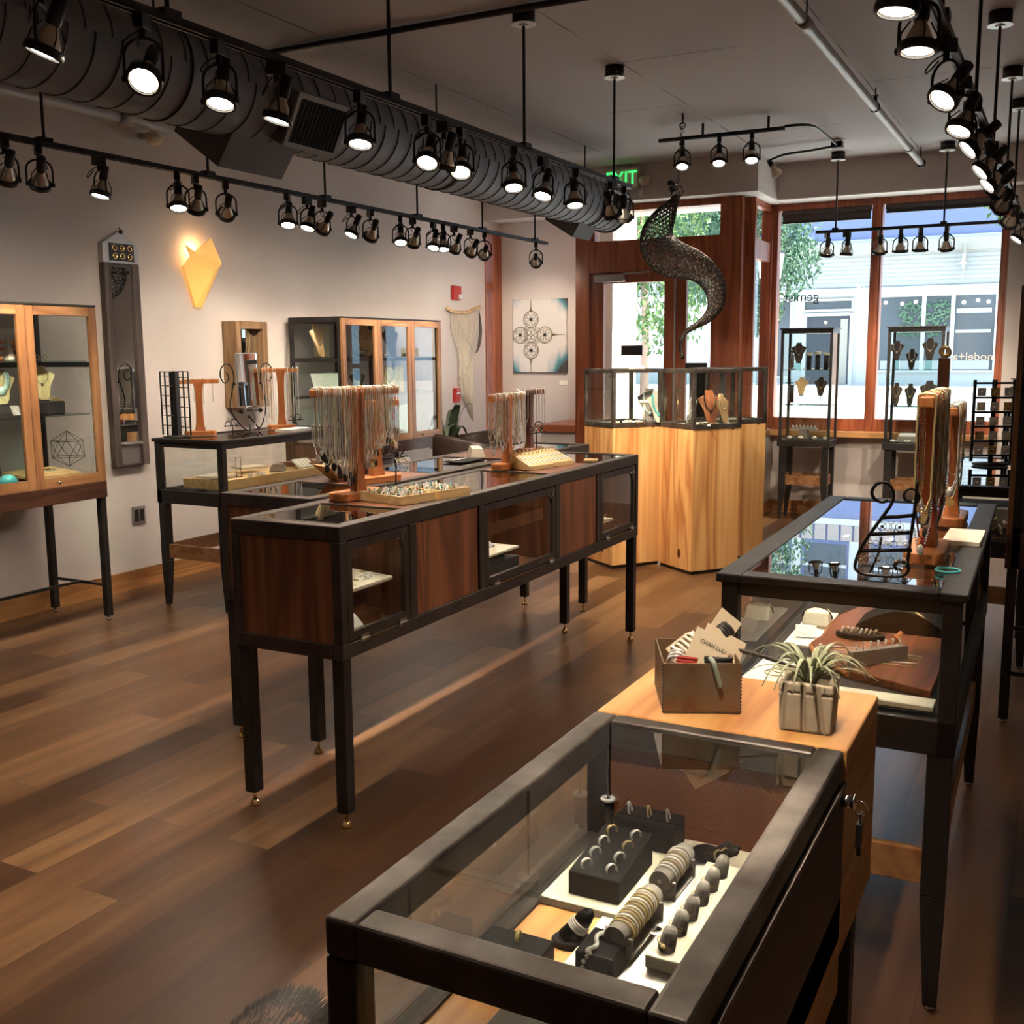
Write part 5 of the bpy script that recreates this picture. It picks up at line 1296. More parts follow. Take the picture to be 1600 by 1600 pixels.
p = thing('air_plant', 'pale green air plant with long curling leaves in the concrete planter', 'plant', (PX, PY, ZBK + .0765))
random.seed(21)
for i in range(30):
    a = 2 * PI * i / 30 * 2.4 + rnd(-.2, .2); l = rnd(.055, .115); up = rnd(.03, .075) if i % 3 else rnd(.06, .085)
    d = V(math.cos(a), math.sin(a), 0); s0 = d * .008
    pts = bez(s0, s0 + V(0, 0, up * .8) + d * l * .15, s0 + d * l * .65 + V(0, 0, up * 1.05), s0 + d * l + V(0, 0, up * rnd(.0, .75)), 9)
    m = MB(); w0 = rnd(.0042, .006); vs = []; sd = d.cross(V(0, 0, 1))
    for k, q in enumerate(pts):
        w = w0 * (1 - (k / 9) ** 1.5) + .0004
        vs += [q - sd * w, q + V(0, 0, -.0016 * (1 - k / 9)), q + sd * w]
    fs = []
    for k in range(9): fs += [[3 * k, 3 * k + 1, 3 * k + 4, 3 * k + 3], [3 * k + 1, 3 * k + 2, 3 * k + 5, 3 * k + 4]]
    m.add(vs, fs, True); o = m.build('leaf', 'air plant', p)
    so = o.modifiers.new('thick', 'SOLIDIFY'); so.thickness = .0012

# ------------------------------------------------------------------ in and on the dark table case on the right
ZR = .655 + .0925; ZRT = 1.0505
def live_edge_board():
    t = thing('wooden_display_board', 'live edge rosewood board carrying necklaces and rings in the dark table case', 'display board', (-.40, 3.0, ZR))
    out = [(-.26, 2.70), (-.47, 2.78), (-.585, 2.93), (-.615, 3.02), (-.60, 3.12), (-.612, 3.26), (-.60, 3.40), (-.56, 3.55), (-.26, 3.58)]
    loc = [(x + .40, y - 3.0) for x, y in out]
    MB().prism(loc, 0, .022).build('board', 'rosewood', t, bevel=.003)
    e = MB()
    for (xa, ya), (xb_, yb) in zip(loc[1:-1], loc[2:]):
        e.add([(xa, ya, .0005), (xb_, yb, .0005), (xb_ - .004, yb, .0215), (xa - .004, ya, .0215)], [[0, 1, 2, 3]])
        e.tube([(xa - .002, ya, .011), (xb_ - .002, yb, .011)], .0085, 6)
    e.build('bark_edge', 'cherry', t)
live_edge_board()
ZL = ZR + .0225
for i in range(6):
    b = MB(); pts = []
    for k in range(14): pts.append((-.585 + .27 * k / 13, 2.885 + .022 * i + .008 * math.sin(k * .5 + i), ZL + .0025))
    b.tube(pts, .0013, 4); b.ball(pts[0], .0055, 6, 4); b.ball(pts[1], .004, 6, 4)
    o = b.build('necklace', ('gold', 'silver')[i % 2]); tag(o, 'fine chain laid straight across the live edge board', 'necklace', 'chains laid across the live edge board')
t = thing('black_pad', 'rounded black pad with sparkling rings on the live edge board', 'ring display', (-.50, 3.12, ZL))
MB().prism([(.060 * math.cos(a) * (1.15 if abs(math.cos(a)) > .5 else 1), .034 * math.sin(a)) for a in [2 * PI * i / 24 for i in range(24)]], 0, .016).build('pad', 'black leatherette', t, bevel=.003)
for i in range(8): ring(-.55 + .013 * i, 3.11 + .006 * (i % 2), ZL + .020, ('silver', 'gold')[i % 2], 'sparkling ring on the rounded black pad', 'rings on the rounded black pad', (R(20), 0, R(80)), Rr=.008, r=.0017, stone='silver')
t = thing('arched_display', 'black arched bracelet display at the back of the live edge board', 'bracelet display', (-.40, 3.30, ZL))
m = MB(); n = 12; w = .08; vs = []
for i in range(n + 1):
    a = PI * .5 * i / n
    vs += [(-.13 + .26 * i / n, -w, .012 + .055 * math.sin(PI * i / n)), (-.13 + .26 * i / n, w, .012 + .055 * math.sin(PI * i / n)), (-.13 + .26 * i / n, w, 0), (-.13 + .26 * i / n, -w, 0)]
fs = [[0, 1, 2, 3], [4 * n + 3, 4 * n + 2, 4 * n + 1, 4 * n]]
for i in range(n):
    for k in range(4): fs.append([4 * i + k, 4 * i + 4 + k, 4 * i + 4 + (k + 1) % 4, 4 * i + (k + 1) % 4])
m.add(vs, fs, False); m.build('arch', 'black leatherette', t)
for i in range(2):
    o = MB().tube([(-.44 + .15 * k / 9, 3.25 + .07 * i + .02 * math.sin(k * .7), ZL + .075 - .0007 * k * k) for k in range(10)], .004, 6).build('bracelet', 'gold'); tag(o, f'gold bracelet on the {("nearer", "further")[i]} side of the black arched display', 'bracelet')
t = thing('ring_finger', 'wooden ring finger on a cross shaped stand on the live edge board', 'ring display', (-.415, 2.98, ZL))
MB().obox((0, 0, .005), (.075, .020, .010), Euler((0, 0, R(30))).to_matrix()).build('stand_base', 'linen', t); MB().tube([(0, 0, .008), (.025, .03, .035), (.04, .048, .055)], [.011, .010, .005], 8).build('finger', 'cherry', t)
MB().torus((.026, .032, .037), .0125, .003, (.5, .6, .5), 14, 5).build('holder_ring', 'coral', t)
t = tag(MB().prism([(-.09, -.012), (.09, -.012), (.09, .012), (-.09, .012)], 0, .042).build('ring_riser', 'grey velvet', None, loc=(-.415, 2.885, ZL), bevel=.002), 'long grey riser in front of the live edge board with small rings', 'ring display'); t.rotation_euler = (0, 0, R(48))
for i in range(7): ring(-.463 + .016 * i, 2.832 + .0178 * i, ZL + .049, 'silver', 'silver ring along the long grey riser', 'rings along the grey riser', (0, 0, R(100)), Rr=.008, r=.0016, stone='silver')
tag(MB().box((-.55, 2.60, ZR), (-.245, 2.67, ZR + .012)).build('weathered_board', 'cream board', bevel=.002), 'pale weathered board along the front of the dark table case', 'board')
tag(MB().prism([(-.72, 2.63), (-.60, 2.615), (-.565, 2.83), (-.71, 2.86)], ZR, ZR + .007).build('white_card_board', 'white card'), 'white card board with bangles in the front corner of the table case', 'board')
for i in range(3):
    o = MB().torus((-.645 + .012 * i, 2.72 + .02 * i, ZR + .010 + .003 * i), .030 - .003 * i, .0014, (0, 0, 1), 24, 5).build('bangle', 'gold'); tag(o, 'thin bangle lying on the white card board in the table case', 'bangle', 'bangles on the white card board')
t = tag(MB().prism([(-.70, 3.03), (-.615, 3.02), (-.625, 3.46), (-.71, 3.46)], ZR, ZR + .007).build('white_card_board', 'white card'), 'long white card board left of the live edge board', 'board')
t = thing('bracelet_cushion', 'rounded cream cushion with a dark cord bracelet on the white card', 'bracelet display', (-.655, 3.27, ZR + .0075))
MB().taper((0, 0, 0), (.085, .075), (0, .01, .05), (.07, .05)).build('cushion', 'cream board', t, bevel=.012, seg=4)
o = MB().tube([(-.655 + .045 * math.cos(a), 3.275 + .004 * math.sin(a), ZR + .0085 + .022 + .034 * math.sin(a)) for a in [PI * i / 14 for i in range(15)]], .0026, 6).build('cord_bracelet', 'dark beads'); tag(o, 'dark cord bracelet over the cream cushion', 'bracelet')
t = thing('jewelry_easel', 'small white earring easel on the white card in the table case', 'earring display', (-.655, 3.12, ZR + .0075))
MB().obox((0, 0, .018), (.06, .002, .045), Euler((R(-50), 0, R(15))).to_matrix()).build('easel_board', 'white card', t)
MB().tube([(-.02, -.015, .02), (0, -.02, .012), (.02, -.016, .022)], .0012, 4).build('earring_wire', 'silver', t)

# stands on top of the dark table case
def lyre_rack():
    t = thing('earring_rack', 'black scrolled wire earring rack on the corner of the dark table case', 'earring rack', (-.385, 2.655, ZRT), R(6))
    x0, x1 = -.055, .058; m = MB(); r = .0042
    L = smooth_path([(x1 - .03, 0, .0045), (x0 + .03, 0, .0045), (x0 + .006, 0, .010), (x0 - .004, 0, .026), (x0 + .008, 0, .07), (x0 + .033, 0, .115), (x0 + .058, 0, .155), (x0 + .072, 0, .178)], 6)
    m.tube(L, r, 6)
    m.tube(smooth_path([(x0 + .072, 0, .178), (x0 + .078, 0, .200), (x0 + .072, 0, .222), (x0 + .055, 0, .234), (x0 + .037, 0, .228), (x0 + .028, 0, .210), (x0 + .034, 0, .194), (x0 + .052, 0, .186), (x0 + .066, 0, .192)], 6), r, 6)
    m.tube(smooth_path([(x1 + .012, 0, .178), (x1 + .022, 0, .200), (x1 + .014, 0, .216), (x1 - .0, 0, .220), (x1 - .012, 0, .208), (x1 - .008, 0, .194), (x1 + .006, 0, .190)], 6), r * .8, 6)
    m.tube(smooth_path([(x1 - .03, 0, .0045), (x1 - .006, 0, .008), (x1 + .006, 0, .022), (x1 + .002, 0, .038), (x1 - .016, 0, .042), (x1 - .026, 0, .032), (x1 - .020, 0, .022)], 6), r, 6)
    m.tube(smooth_path([(x1 + .002, 0, .03), (x1 + .006, 0, .08), (x1 + .010, 0, .13), (x1 + .014, 0, .178), (x1 + .016, 0, .24)], 5), r, 6)
    m.build('scroll_frame', 'iron', t)
    for z, xa in ((.063, x0 + .002), (.105, x0 + .022), (.147, x0 + .050)):
        MB().tube([(xa, 0, z), (x1 + .012, 0, z + .010)], .0052, 6).build('cross_bar', 'iron', t)
    MB().tube([(x0 + .03, .03, .005), (x0 + .05, .012, .06), (x0 + .055, 0, .10)], .003, 5).build('back_foot', 'iron', t)
lyre_rack()
for row, z in enumerate((.058, .10, .142)):
    for i in range((8, 7, 4)[row]):
        xx = (-.045, -.025, .0)[row] + .0135 * i
        c, s = math.cos(R(6)), math.sin(R(6))
        b = MB(); b.tube([(0, 0, 0), (.001, 0, -.008)], .0006, 4); b.torus((0, 0, -.018), .010 if row != 1 else .007, .0009, (0, 1, .1), 14, 4)
        if i % 3 == 0: b.ball((0, 0, -.018), .004, 6, 4)
        o = b.build('earring', ('gold', 'silver', 'dark beads')[(i + row) % 3], None, loc=(-.385 + xx * c, 2.655 + xx * s - .004, ZRT + z + .003)); tag(o, f'hoop earring hanging on the {("lowest", "middle", "top")[row]} bar of the scrolled rack', 'earring', f'hoops on the {("lowest", "middle", "top")[row]} bar of the scrolled rack')
ST = [(-.315, 2.99, .435, .44, 'tall cherry T stand loaded with gold chains on the dark table case', 'long gold or silver chain on the front right T stand'), (-.315, 3.62, .375, .30, 'cherry T stand with pale necklaces standing behind the loaded one on the right', 'pale necklace hanging on the second right T stand')]
necklace_stand(ST[0][0], ST[0][1], ZRT, ST[0][2], ST[0][3], R(1), ST[0][4], base=(.10, .26), post=.036, barw=.034)
hang_row(ST[0][0], ST[0][1], ZRT + .437, .44, 30, lambda i, s: min(.375, .335 + .04 * math.sin(i * 1.7) if i % 4 else .29), ('gold', 'silver', 'dark beads', 'gold', 'silver', 'red cord', 'brass'), ST[0][5], 'chains on the front right T stand', R(1), skip=lambda s: abs(s) < .02, r=.0028, pends=(None, 'drop', None, 'disc'), beads=(0, 1, 0, 0, 1), barw=.034)
necklace_stand(ST[1][0], ST[1][1], ZRT, ST[1][2], ST[1][3], R(1), ST[1][4], base=(.09, .22), post=.034)
hang_row(ST[1][0], ST[1][1], ZRT + .377, .30, 12, lambda i, s: .25 + .04 * math.sin(i), ('silver', 'pale stone', 'gold', 'silver'), ST[1][5], 'necklaces on the second right T stand', R(1), skip=lambda s: abs(s) < .02, r=.0018, pends=('drop', None, 'disc'), beads=(0, 1, 0))
tag(MB().box((-.30, 3.19, ZRT), (-.20, 3.42, ZRT + .014)).build('folded_leaflet', 'cream board', bevel=.002), 'cream folded leaflet lying beside the right T stand', 'leaflet')
t = tag(MB().box((-.41, 3.93, ZRT), (-.375, 3.965, ZRT + .52)).build('dark_display_post', 'walnut'), 'tall dark wooden post rising behind the right T stands', 'display post')
o = MB().torus((0, 0, 0), .016, .007, (.3, .8, .4), 16, 6).build('shell_bracelet', 'gold', None, loc=(-.392, 3.948, ZRT + .541)); tag(o, 'gold bracelet on top of the tall dark post', 'bracelet')
tag(MB().torus((-.245, 2.80, ZRT + .004), .028, .0035, (0, 0, 1), 20, 6).build('beaded_bracelet', 'turquoise'), 'green glass bracelet lying at the edge of the dark table case', 'bracelet')
tag(MB().box((-.204, 2.60, .985), (-.198, 2.66, 1.0)).build('price_sticker', 'cream board'), 'small cream sticker on the side of the dark table case', 'sticker')
# ------------------------------------------------------------------ left table case: inside and on top
random.seed(11)
ZLC = .675 + .0925; ZLT = 1.0855
t = thing('wooden_tray', 'long shallow wooden tray inside the black table case by the left wall', 'tray', (-4.80, 5.50, ZLC))
MB().box((-.16, -.56, 0), (.20, .60, .012)).box((-.16, -.56, .012), (-.145, .60, .06)).box((.185, -.56, .012), (.20, .60, .06)).box((-.145, -.56, .012), (.185, -.545, .06)).box((-.145, .585, .012), (.185, .60, .06)).build('tray_body', 'light wood', t, bevel=.002)
MB().box((-.14, -.54, .045), (.18, .58, .052)).build('tray_floor', 'light wood', t)
zt_ = ZLC + .0525
def item(mb, name, m, label, cat, group=None, loc=None, rz=0):
    o = mb.build(name, m, None, loc=loc); o.rotation_euler = (0, 0, rz); return tag(o, label, cat, group)
item(MB().box((-.09, -.10, 0), (.09, .10, .014)), 'linen_book', 'linen', 'pale linen covered board at the near end of the wooden tray', 'board', None, (-4.80, 5.08, zt_ + .008), R(8))
item(MB().box((-.07, -.10, 0), (.07, .10, .012)), 'linen_book', 'linen', 'tilted pale linen board in the middle of the wooden tray', 'board', None, (-4.84, 5.43, zt_ + .03), R(-20))
t = thing('bracelet_pillow', 'rounded dark grey bracelet pillow on the wooden tray', 'bracelet display', (-4.70, 5.55, zt_), R(25))
MB().taper((0, 0, 0), (.10, .14), (0, 0, .055), (.06, .12)).build('pillow', 'grey velvet', t, bevel=.014, seg=4)
for i in range(5):
    o = MB().box((-.012, -.055, 0), (.012, .055, .008)).build('white_finger', 'white card', None, loc=(-4.70 + .002 * i, 5.74 + .032 * i, zt_ + .028)); o.rotation_euler = (R(28), 0, R(70)); tag(o, 'narrow white display strip slanting in the row on the wooden tray', 'display strip', 'white display strips on the wooden tray')
for i, (x, y) in enumerate(((-4.66, 5.24), (-4.655, 5.33), (-4.66, 5.98), (-4.66, 6.04))):
    item(MB().box((-.018, -.022, 0), (.018, .022, .022)), 'earring_cube', 'white card', ('white earring cube on the near half of the wooden tray', 'white earring cube on the far half of the wooden tray')[i > 1], 'earring display', 'white cubes on the wooden tray ' + ('near half', 'far half')[i > 1], (x, y, zt_), R(20))
t = thing('wire_rack', 'tiny black wire rack with hanging earrings on the wooden tray', 'earring rack', (-4.72, 5.18, zt_))
MB().box((-.02, -.02, 0), (.02, .02, .006)).cyl((0, -.015, .005), (0, -.015, .13), .002, n=5).cyl((0, .03, .0), (0, .03, .12), .002, n=5).cyl((0, -.03, .125), (0, .05, .125), .002, n=5).build('rack_wire', 'iron', t)
t = thing('driftwood_board', 'long wooden slab with small silver pieces at the far end of the table case', 'display board', (-4.78, 5.95, ZLC + .062), R(5))
MB().prism([(-.13, -.14), (.12, -.10), (.15, .10), (-.10, .17)], 0, .022).build('slab', 'walnut top', t, bevel=.003)
for i in range(4): item(MB().torus((0, 0, .006), .014, .0022, (.3, .2, 1), 12, 4).ball((.012, 0, .008), .005, 6, 4), 'earring', 'silver', 'silver piece lying on the wooden slab at the far end', 'earring', 'silver pieces on the wooden slab', (-4.82 + .05 * i, 5.90 + .03 * i, ZLC + .085))

# spinner of earring cards
t = thing('earring_spinner', 'black wire earring card spinner on the near corner of the left table case', 'earring rack', (-4.995, 4.945, ZLT), R(12))
MB().lathe([(.085, 0), (.085, .008), (.03, .016), (.012, .02)], 20).build('spinner_base', 'lamp black', t)
MB().box((-.022, -.022, .01), (.022, .022, .415)).build('spinner_post', 'lamp black', t)
for a in (0, 90, 180, 270):
    c, s = math.cos(R(a)), math.sin(R(a)); m = MB(); m.cyl((.10 * c, .10 * s, .015 if a in (0, 180) else .02), (.10 * c, .10 * s, .415), .0055, n=6)
    for i in range(6):
        z = .065 + .062 * i + (.012 if a > 90 else 0); m.cyl((.02 * c, .02 * s, z), (.10 * c, .10 * s, z), .0022, n=5)
    m.cyl((.02 * c, .02 * s, .412), (.10 * c, .10 * s, .412), .0022, n=5)
    m.build('spinner_rack', 'lamp black', t)
for i in range(14):
    a = R(12 + 90 * (i % 4)); rr = rnd(.045, .085); z = ZLT + .065 + .062 * (i % 6) + (.012 if i % 4 > 1 else 0) - .003
    b = MB(); b.tube([(0, 0, 0), (0, 0, -.012)], .0006, 4).ball((0, 0, -.015), .0035, 6, 4)
    item(b, 'earring', ('gold', 'silver')[i % 2], 'small earring dangling from the black wire spinner', 'earring', 'earrings on the black spinner', (-4.995 + rr * math.cos(a), 4.945 + rr * math.sin(a), z))
# T stand behind the spinner, T stand with silver chains, mirror on scrolls
necklace_stand(-4.975, 5.13, ZLT, .36, .26, R(-40), 'worn cherry T stand with a few thread earrings beside the spinner', base=(.09, .20), post=.036)
hang_row(-4.975, 5.13, ZLT + .362, .26, 9, lambda i, s: rnd(.08, .22), ('silver', 'dark beads'), 'thread thin necklace hanging beside the spinner', 'thread necklaces beside the spinner', R(-40), skip=lambda s: abs(s) < .02, r=.0007)
necklace_stand(-4.86, 5.80, ZLT, .42, .26, R(-45), 'cherry T stand with white bead strands at the far end of the left table case', base=(.10, .20), post=.036)
hang_row(-4.86, 5.80, ZLT + .422, .26, 15, lambda i, s: .36 + .02 * math.sin(i * 2), ('silver', 'pale stone', 'silver', 'gold'), 'white bead strand hanging on the far left T stand', 'bead strands on the far left T stand', R(-45), skip=lambda s: abs(s) < .018, r=.0022, beads=(1, 1, 0, 1), wave=.006)
t = thing('table_mirror', 'tilting table mirror on scrolled iron stand on the left table case', 'mirror', (-4.98, 5.60, ZLT))
m = MB()
for s in (-1, 1):
    yy = .155 * s
    m.tube(smooth_path([(.03, yy * .35, .004), (.02, yy * .75, .05), (.0, yy * 1.15, .16), (0, yy * .98, .28), (0, yy * .84, .36), (0, yy * .98, .43), (0, yy * 1.30, .455), (0, yy * 1.60, .425), (0, yy * 1.66, .37), (0, yy * 1.45, .33), (0, yy * 1.22, .345), (0, yy * 1.2, .38), (0, yy * 1.3, .40)], 6), .0048, 6)
    m.cyl((0, yy * .8, .32), (0, yy * .9, .32), .008, n=8); m.ball((.02, yy * .62, .135), .016, 10, 6)
m.tube(smooth_path([(.05, -.05, .004), (.02, -.02, .06), (0, 0, .10), (.02, .02, .06), (.05, .05, .004)], 5), .005, 6); m.cyl((0, -.1, .135), (0, .1, .135), .004, n=6)
m.build('scroll_stand', 'iron', t)
M = Matrix.Rotation(R(-2), 3, 'Y')
MB().obox((0, 0, .345), (.012, .21, .365), M).build('mirror_frame', 'mirror frame steel', t, bevel=.002)
MB().obox((.0075, 0, .345), (.002, .195, .35), M).build('mirror_glass', 'mirror', t)
t = thing('hand_ornament', 'dark curled metal hand ornament in front of the table mirror', 'ornament', (-4.80, 5.42, ZLT))
MB().lathe([(.04, 0), (.04, .004), (.006, .008)], 14).build('ornament_base', 'iron', t)
MB().tube(smooth_path([(0, 0, .005), (.0, .0, .05), (-.01, -.03, .10), (-.01, -.045, .15), (0, -.02, .175), (.005, .01, .16), (.004, .03, .11), (0, .035, .06), (0, .01, .03)], 5), [.007] * 41, 6).build('ornament_wire', 'mirror frame steel', t)
item(MB().box((-.06, -.14, 0), (.06, .14, .018)), 'glass_tray', 'white card', 'flat white tray lying in front of the table mirror', 'tray', None, (-4.66, 5.68, ZLT), R(8))
for k, (y, w) in enumerate(((5.17, 'worn'), (5.80, 'bead'))):
    wire_tree(-4.74, y, ZLT + .0, .10, f'tiny wire ring tree beside the {w} T stand base', 'iron')

# ------------------------------------------------------------------ inside the wall cabinets
random.seed(5)
A0, A1 = 1.574, 1.264; A2 = .856
bust(-5.36, 4.27, A1 + .074, .215, R(62), 'tan wooden bust with dark necklace in the right door of the left cabinet', lean=20, neck=.10, neckm='dark beads', neckl='dark double necklace on the tan bust in the left cabinet', group='left cabinet bust')
bust(-5.35, 3.99, A1 + .063, .215, R(62), 'tan wooden bust with chunky pale necklace in the left cabinet', lean=24, neck=.12, neckm='pale stone', neckl='chunky pale turquoise necklace in the left cabinet', group='left cabinet pale bust', nr=.017)
t = thing('velvet_riser', 'dark velvet riser with tangled pieces under the tan bust', 'display riser', (-5.345, 4.285, A1), R(10))
MB().box((-.06, -.07, -.0), (.06, .07, .073)).build('riser', 'black velvet', t, bevel=.006)
for i in range(4): item(MB().torus((0, 0, 0), .018, .003, (.4, .3, .8), 12, 4), 'bracelet', 'gold', 'small pale bracelet heaped on the dark velvet riser', 'bracelet', 'bracelets on the velvet riser', (-5.285 + .004 * i, 4.27 + .012 * i, A1 + .074 + .012))
t = thing('spoon_stand', 'white T shaped earring stand with a bulb foot on the upper shelf', 'earring display', (-5.33, 4.03, A0), R(0))
MB().lathe([(.032, 0), (.034, .02), (.022, .06), (.010, .085), (.008, .15)], 14).build('stand_foot', 'cream board', t); MB().box((-.02, -.065, .15), (.02, .065, .182)).build('cross_bar', 'white card', t, bevel=.006)
t = thing('wooden_rack', 'slatted red wood ring rack behind the white earring stand', 'ring display', (-5.47, 4.07, A0))
MB().box((0, -.12, 0), (.02, -.10, .12)).box((0, .10, 0), (.02, .12, .12)).box((0, -.1, .02), (.02, .1, .04)).box((0, -.1, .06), (.02, .1, .08)).box((0, -.1, .10), (.02, .1, .12)).build('rack', 'cherry', t)
for i in range(2): item(MB().lathe([(.012, 0), (.014, .02), (.008, .03)], 12), 'ring_cup', 'cherry', f'little wooden cup, {("left", "right")[i]} of the pair beside the white earring stand', 'cup', None, (-5.27, 3.93 + .20 * i, A0))
for i in range(2): item(MB().torus((0, 0, .02), .016, .003, (1, .2, 0), 14, 5), 'hoop_earring', 'gold', f'gold hoop standing on the upper shelf, {("left", "right")[i]} of the pair in the left cabinet', 'earring', None, (-5.33, 4.22 + .05 * i, A0))
for i, y in enumerate((3.99, 4.06)): item(MB().obox((0, 0, .035), (.004, .05, .06), Euler((0, R(-25), 0)).to_matrix()), 'price_card', 'white card', f'white card {("left", "right")[i]} on the middle shelf of the left cabinet', 'card', None, (-5.25, y, A1))
item(MB().box((-.03, -.03, 0), (.03, .03, .05)), 'wooden_block', 'walnut', 'dark wooden block on the middle shelf of the left cabinet', 'block', None, (-5.30, 4.13, A1))
t = thing('wooden_tray', 'tilted wooden tray with bracelets on the bottom of the left cabinet', 'tray', (-5.33, 4.20, A2), R(4))
MB().box((-.10, -.15, 0), (.12, .12, .045)).build('plinth', 'black velvet', t); MB().obox((0, 0, .062), (.24, .36, .018), Euler((0, R(6), 0)).to_matrix()).build('tray_board', 'light wood', t, bevel=.003)
for i in range(3): item(MB().tube(smooth_path([(.05, -.08, .0), (.02, -.03, .006), (-.01, .02, .0), (.03, .08, .004)], 5), .003, 5), 'bracelet', ('dark beads', 'gold', 'silver')[i], ('dark', 'gold', 'silver')[i] + ' bracelet stretched over the tilted wooden tray', 'bracelet', None, (-5.37 + .05 * i, 4.18, A2 + .078))
for i in range(3): item(MB().box((-.012, -.03, 0), (.012, .03, .006)), 'wooden_strip', 'light wood', 'short pale wooden strip beside the tilted tray', 'display strip', 'pale wooden strips in the left cabinet', (-5.20, 4.33 + .03 * i, A2 + .001), R(70))
t = thing('wire_globe', 'thin black geometric wire globe on the bottom right of the left cabinet', 'ornament', (-5.255, 4.325, A2 + .20))
m = MB(); ico = []
bmx = bmesh.new(); bmesh.ops.create_icosphere(bmx, subdivisions=1, radius=.105)
for e in bmx.edges:
    m.cyl(e.verts[0].co, e.verts[1].co, .0016, n=4)
for v in bmx.verts: m.ball(v.co, .003, 5, 4)
bmx.free(); m.build('wire_frame', 'iron', t)
item(MB().ball((0, 0, .05), .05, 12, 8, (1, 1, .85)), 'yarn_ball', 'turquoise', 'teal blue glass bowl at the bottom left of the left cabinet', 'bowl', None, (-5.24, 3.90, A2))
item(MB().box((-.08, -.13, 0), (.08, .13, .06)), 'wooden_plinth', 'walnut top', 'low wooden plinth at the bottom of the left cabinet middle door', 'plinth', None, (-5.42, 3.98, A2))
# third door of the left cabinet is out of the picture; back cabinet contents
B0, B1, B2 = 1.574, 1.264, .856
bust(-5.36, 6.92, B0, .27, R(95), 'long tan bust seen edge on through the end of the back cabinet', lean=14, neck=.12, neckm='silver', neckl='silver necklace on the edge-on tan bust in the back cabinet', group='back cabinet edge bust')
bust(-5.35, 7.53, B0, .27, R(58), 'tan wooden bust at the top of the first door of the back cabinet', lean=14, neck=.09, neckm='silver', neckl='silver necklace on the top tan bust in the back cabinet', group='back cabinet top bust')
bust(-5.35, 7.92, B0, .27, R(75), 'grey bust with dark shawl necklace in the second door of the back cabinet', m='grey barn wood', lean=12, neck=.13, neckm='dark beads', neckl='heavy dark necklace on the grey bust in the back cabinet', group='back cabinet grey bust', nr=.012)
bust(-5.35, 7.87, B1, .24, R(48), 'tan bust with dark edge on the middle shelf of the back cabinet', lean=18, neck=.12, neckm='dark beads', neckl='dark thin necklace on the middle shelf tan bust', group='back cabinet middle bust')
bust(-5.40, 7.46, B1, .20, R(60), 'dark velvet bust on the middle shelf of the back cabinet', m='black velvet', lean=10, neck=.10, neckm='gold', neckl='gold chain on the dark velvet bust', group='back cabinet dark bust')
item(MB().box((-.07, -.02, 0), (.07, .02, .26)), 'white_pillar', 'cream board', 'tall white pillar display behind the end of the back cabinet', 'display post', None, (-5.50, 7.10, B0), R(80))
t = thing('black_bowl', 'black dish with gems on the upper shelf of the back cabinet', 'dish', (-5.28, 7.33, B0)); MB().lathe([(.03, 0), (.075, .05), (.07, .055)], 16).build('dish_shell', 'black velvet', t)
for i in range(6): item(MB().ball((0, 0, .014), .014, 7, 5), 'gem', ('silver', 'gold', 'dark beads')[i % 3], 'small polished piece on the upper shelf of the back cabinet', 'gem', 'polished pieces on the upper shelf of the back cabinet', (-5.18 - .02 * (i % 2), 7.42 + .05 * i + (.2 if i > 3 else 0), B0))
t = thing('white_easel', 'large white earring easel behind the end pane of the back cabinet', 'earring display', (-5.36, 7.02, B1), R(60))
MB().obox((0, 0, .09), (.30, .006, .22), Euler((R(-35), 0, 0)).to_matrix()).build('easel_board', 'white card', t)
MB().tube(spiral((-.08, -.025, .10), .02, .035, 0, 6, 14, (1, 0, 0), (0, .55, .8)), .002, 4).build('hoop', 'silver', t)
t = thing('stacked_trays', 'stack of grey jewelry trays at the bottom of the back cabinet', 'trays', (-5.36, 7.02, B2))
m = MB()
for i in range(6): m.box((-.14, -.17, .03 * i), (.14 - .015 * i, .17, .03 * i + .022))
m.build('trays', 'pipe grey', t)
for i in range(12): item(MB().torus((0, 0, .004), .012, .002, (.1, .1, 1), 10, 4), 'silver_piece', ('silver', 'coral', 'silver')[i % 3], 'small piece lying on the grey stacked trays', 'earring', 'small pieces on the grey stacked trays', (-5.36 + rnd(-.12, .12) * .5, 7.02 + rnd(-.15, .15), B2 + .174))
item(MB().box((-.005, -.12, 0), (.005, .12, .28)), 'reflection_panel', 'white card', 'white panel standing in for a reflection in the third door of the back cabinet', 'board', None, (-5.40, 8.15, B2), R(12))  # added panel standing in for white reflected in the door pane, no cabinet item
item(MB().box((-.03, -.03, 0), (.03, .03, .22)), 'light_post', 'light wood', 'light wooden block standing behind the second door of the back cabinet', 'block', None, (-5.40, 8.08, B1))

# ------------------------------------------------------------------ inside the fir columns
ZH = 1.0725
def col_bust(x, y, h, rz, label, m, nm, neck, nl, nr=.003, lean=14):
    bust(x, y, ZH, h, rz, label, m=m, lean=lean, neck=neck, neckm=nm, neckl=nl, group=label, nr=nr)
col_bust(-2.80, 7.56, .255, R(25), 'grey bust with pearl strands in the left glass column', 'grey velvet', 'pale stone', .15, 'pearl strand on the grey bust in the left glass column', .007)
col_bust(-2.70, 7.62 - .12, .24, R(48), 'bust with turquoise strands right in the left glass column', 'linen', 'turquoise', .15, 'thick turquoise strand in the left glass column', .009)
item(MB().cyl((0, 0, 0), (0, 0, .15), .006, n=8).cyl((-.03, 0, .16), (.03, 0, .16), .014, n=10), 'bracelet_stand', 'linen', 'small T bar bracelet stand in the left glass column', 'bracelet display', None, (-2.78, 7.38, ZH), R(20))
b = MB()
for i in range(26): b.ball((rnd(-.06, .06), rnd(-.035, .035), .010 + rnd(0, .012)), .011, 6, 4)
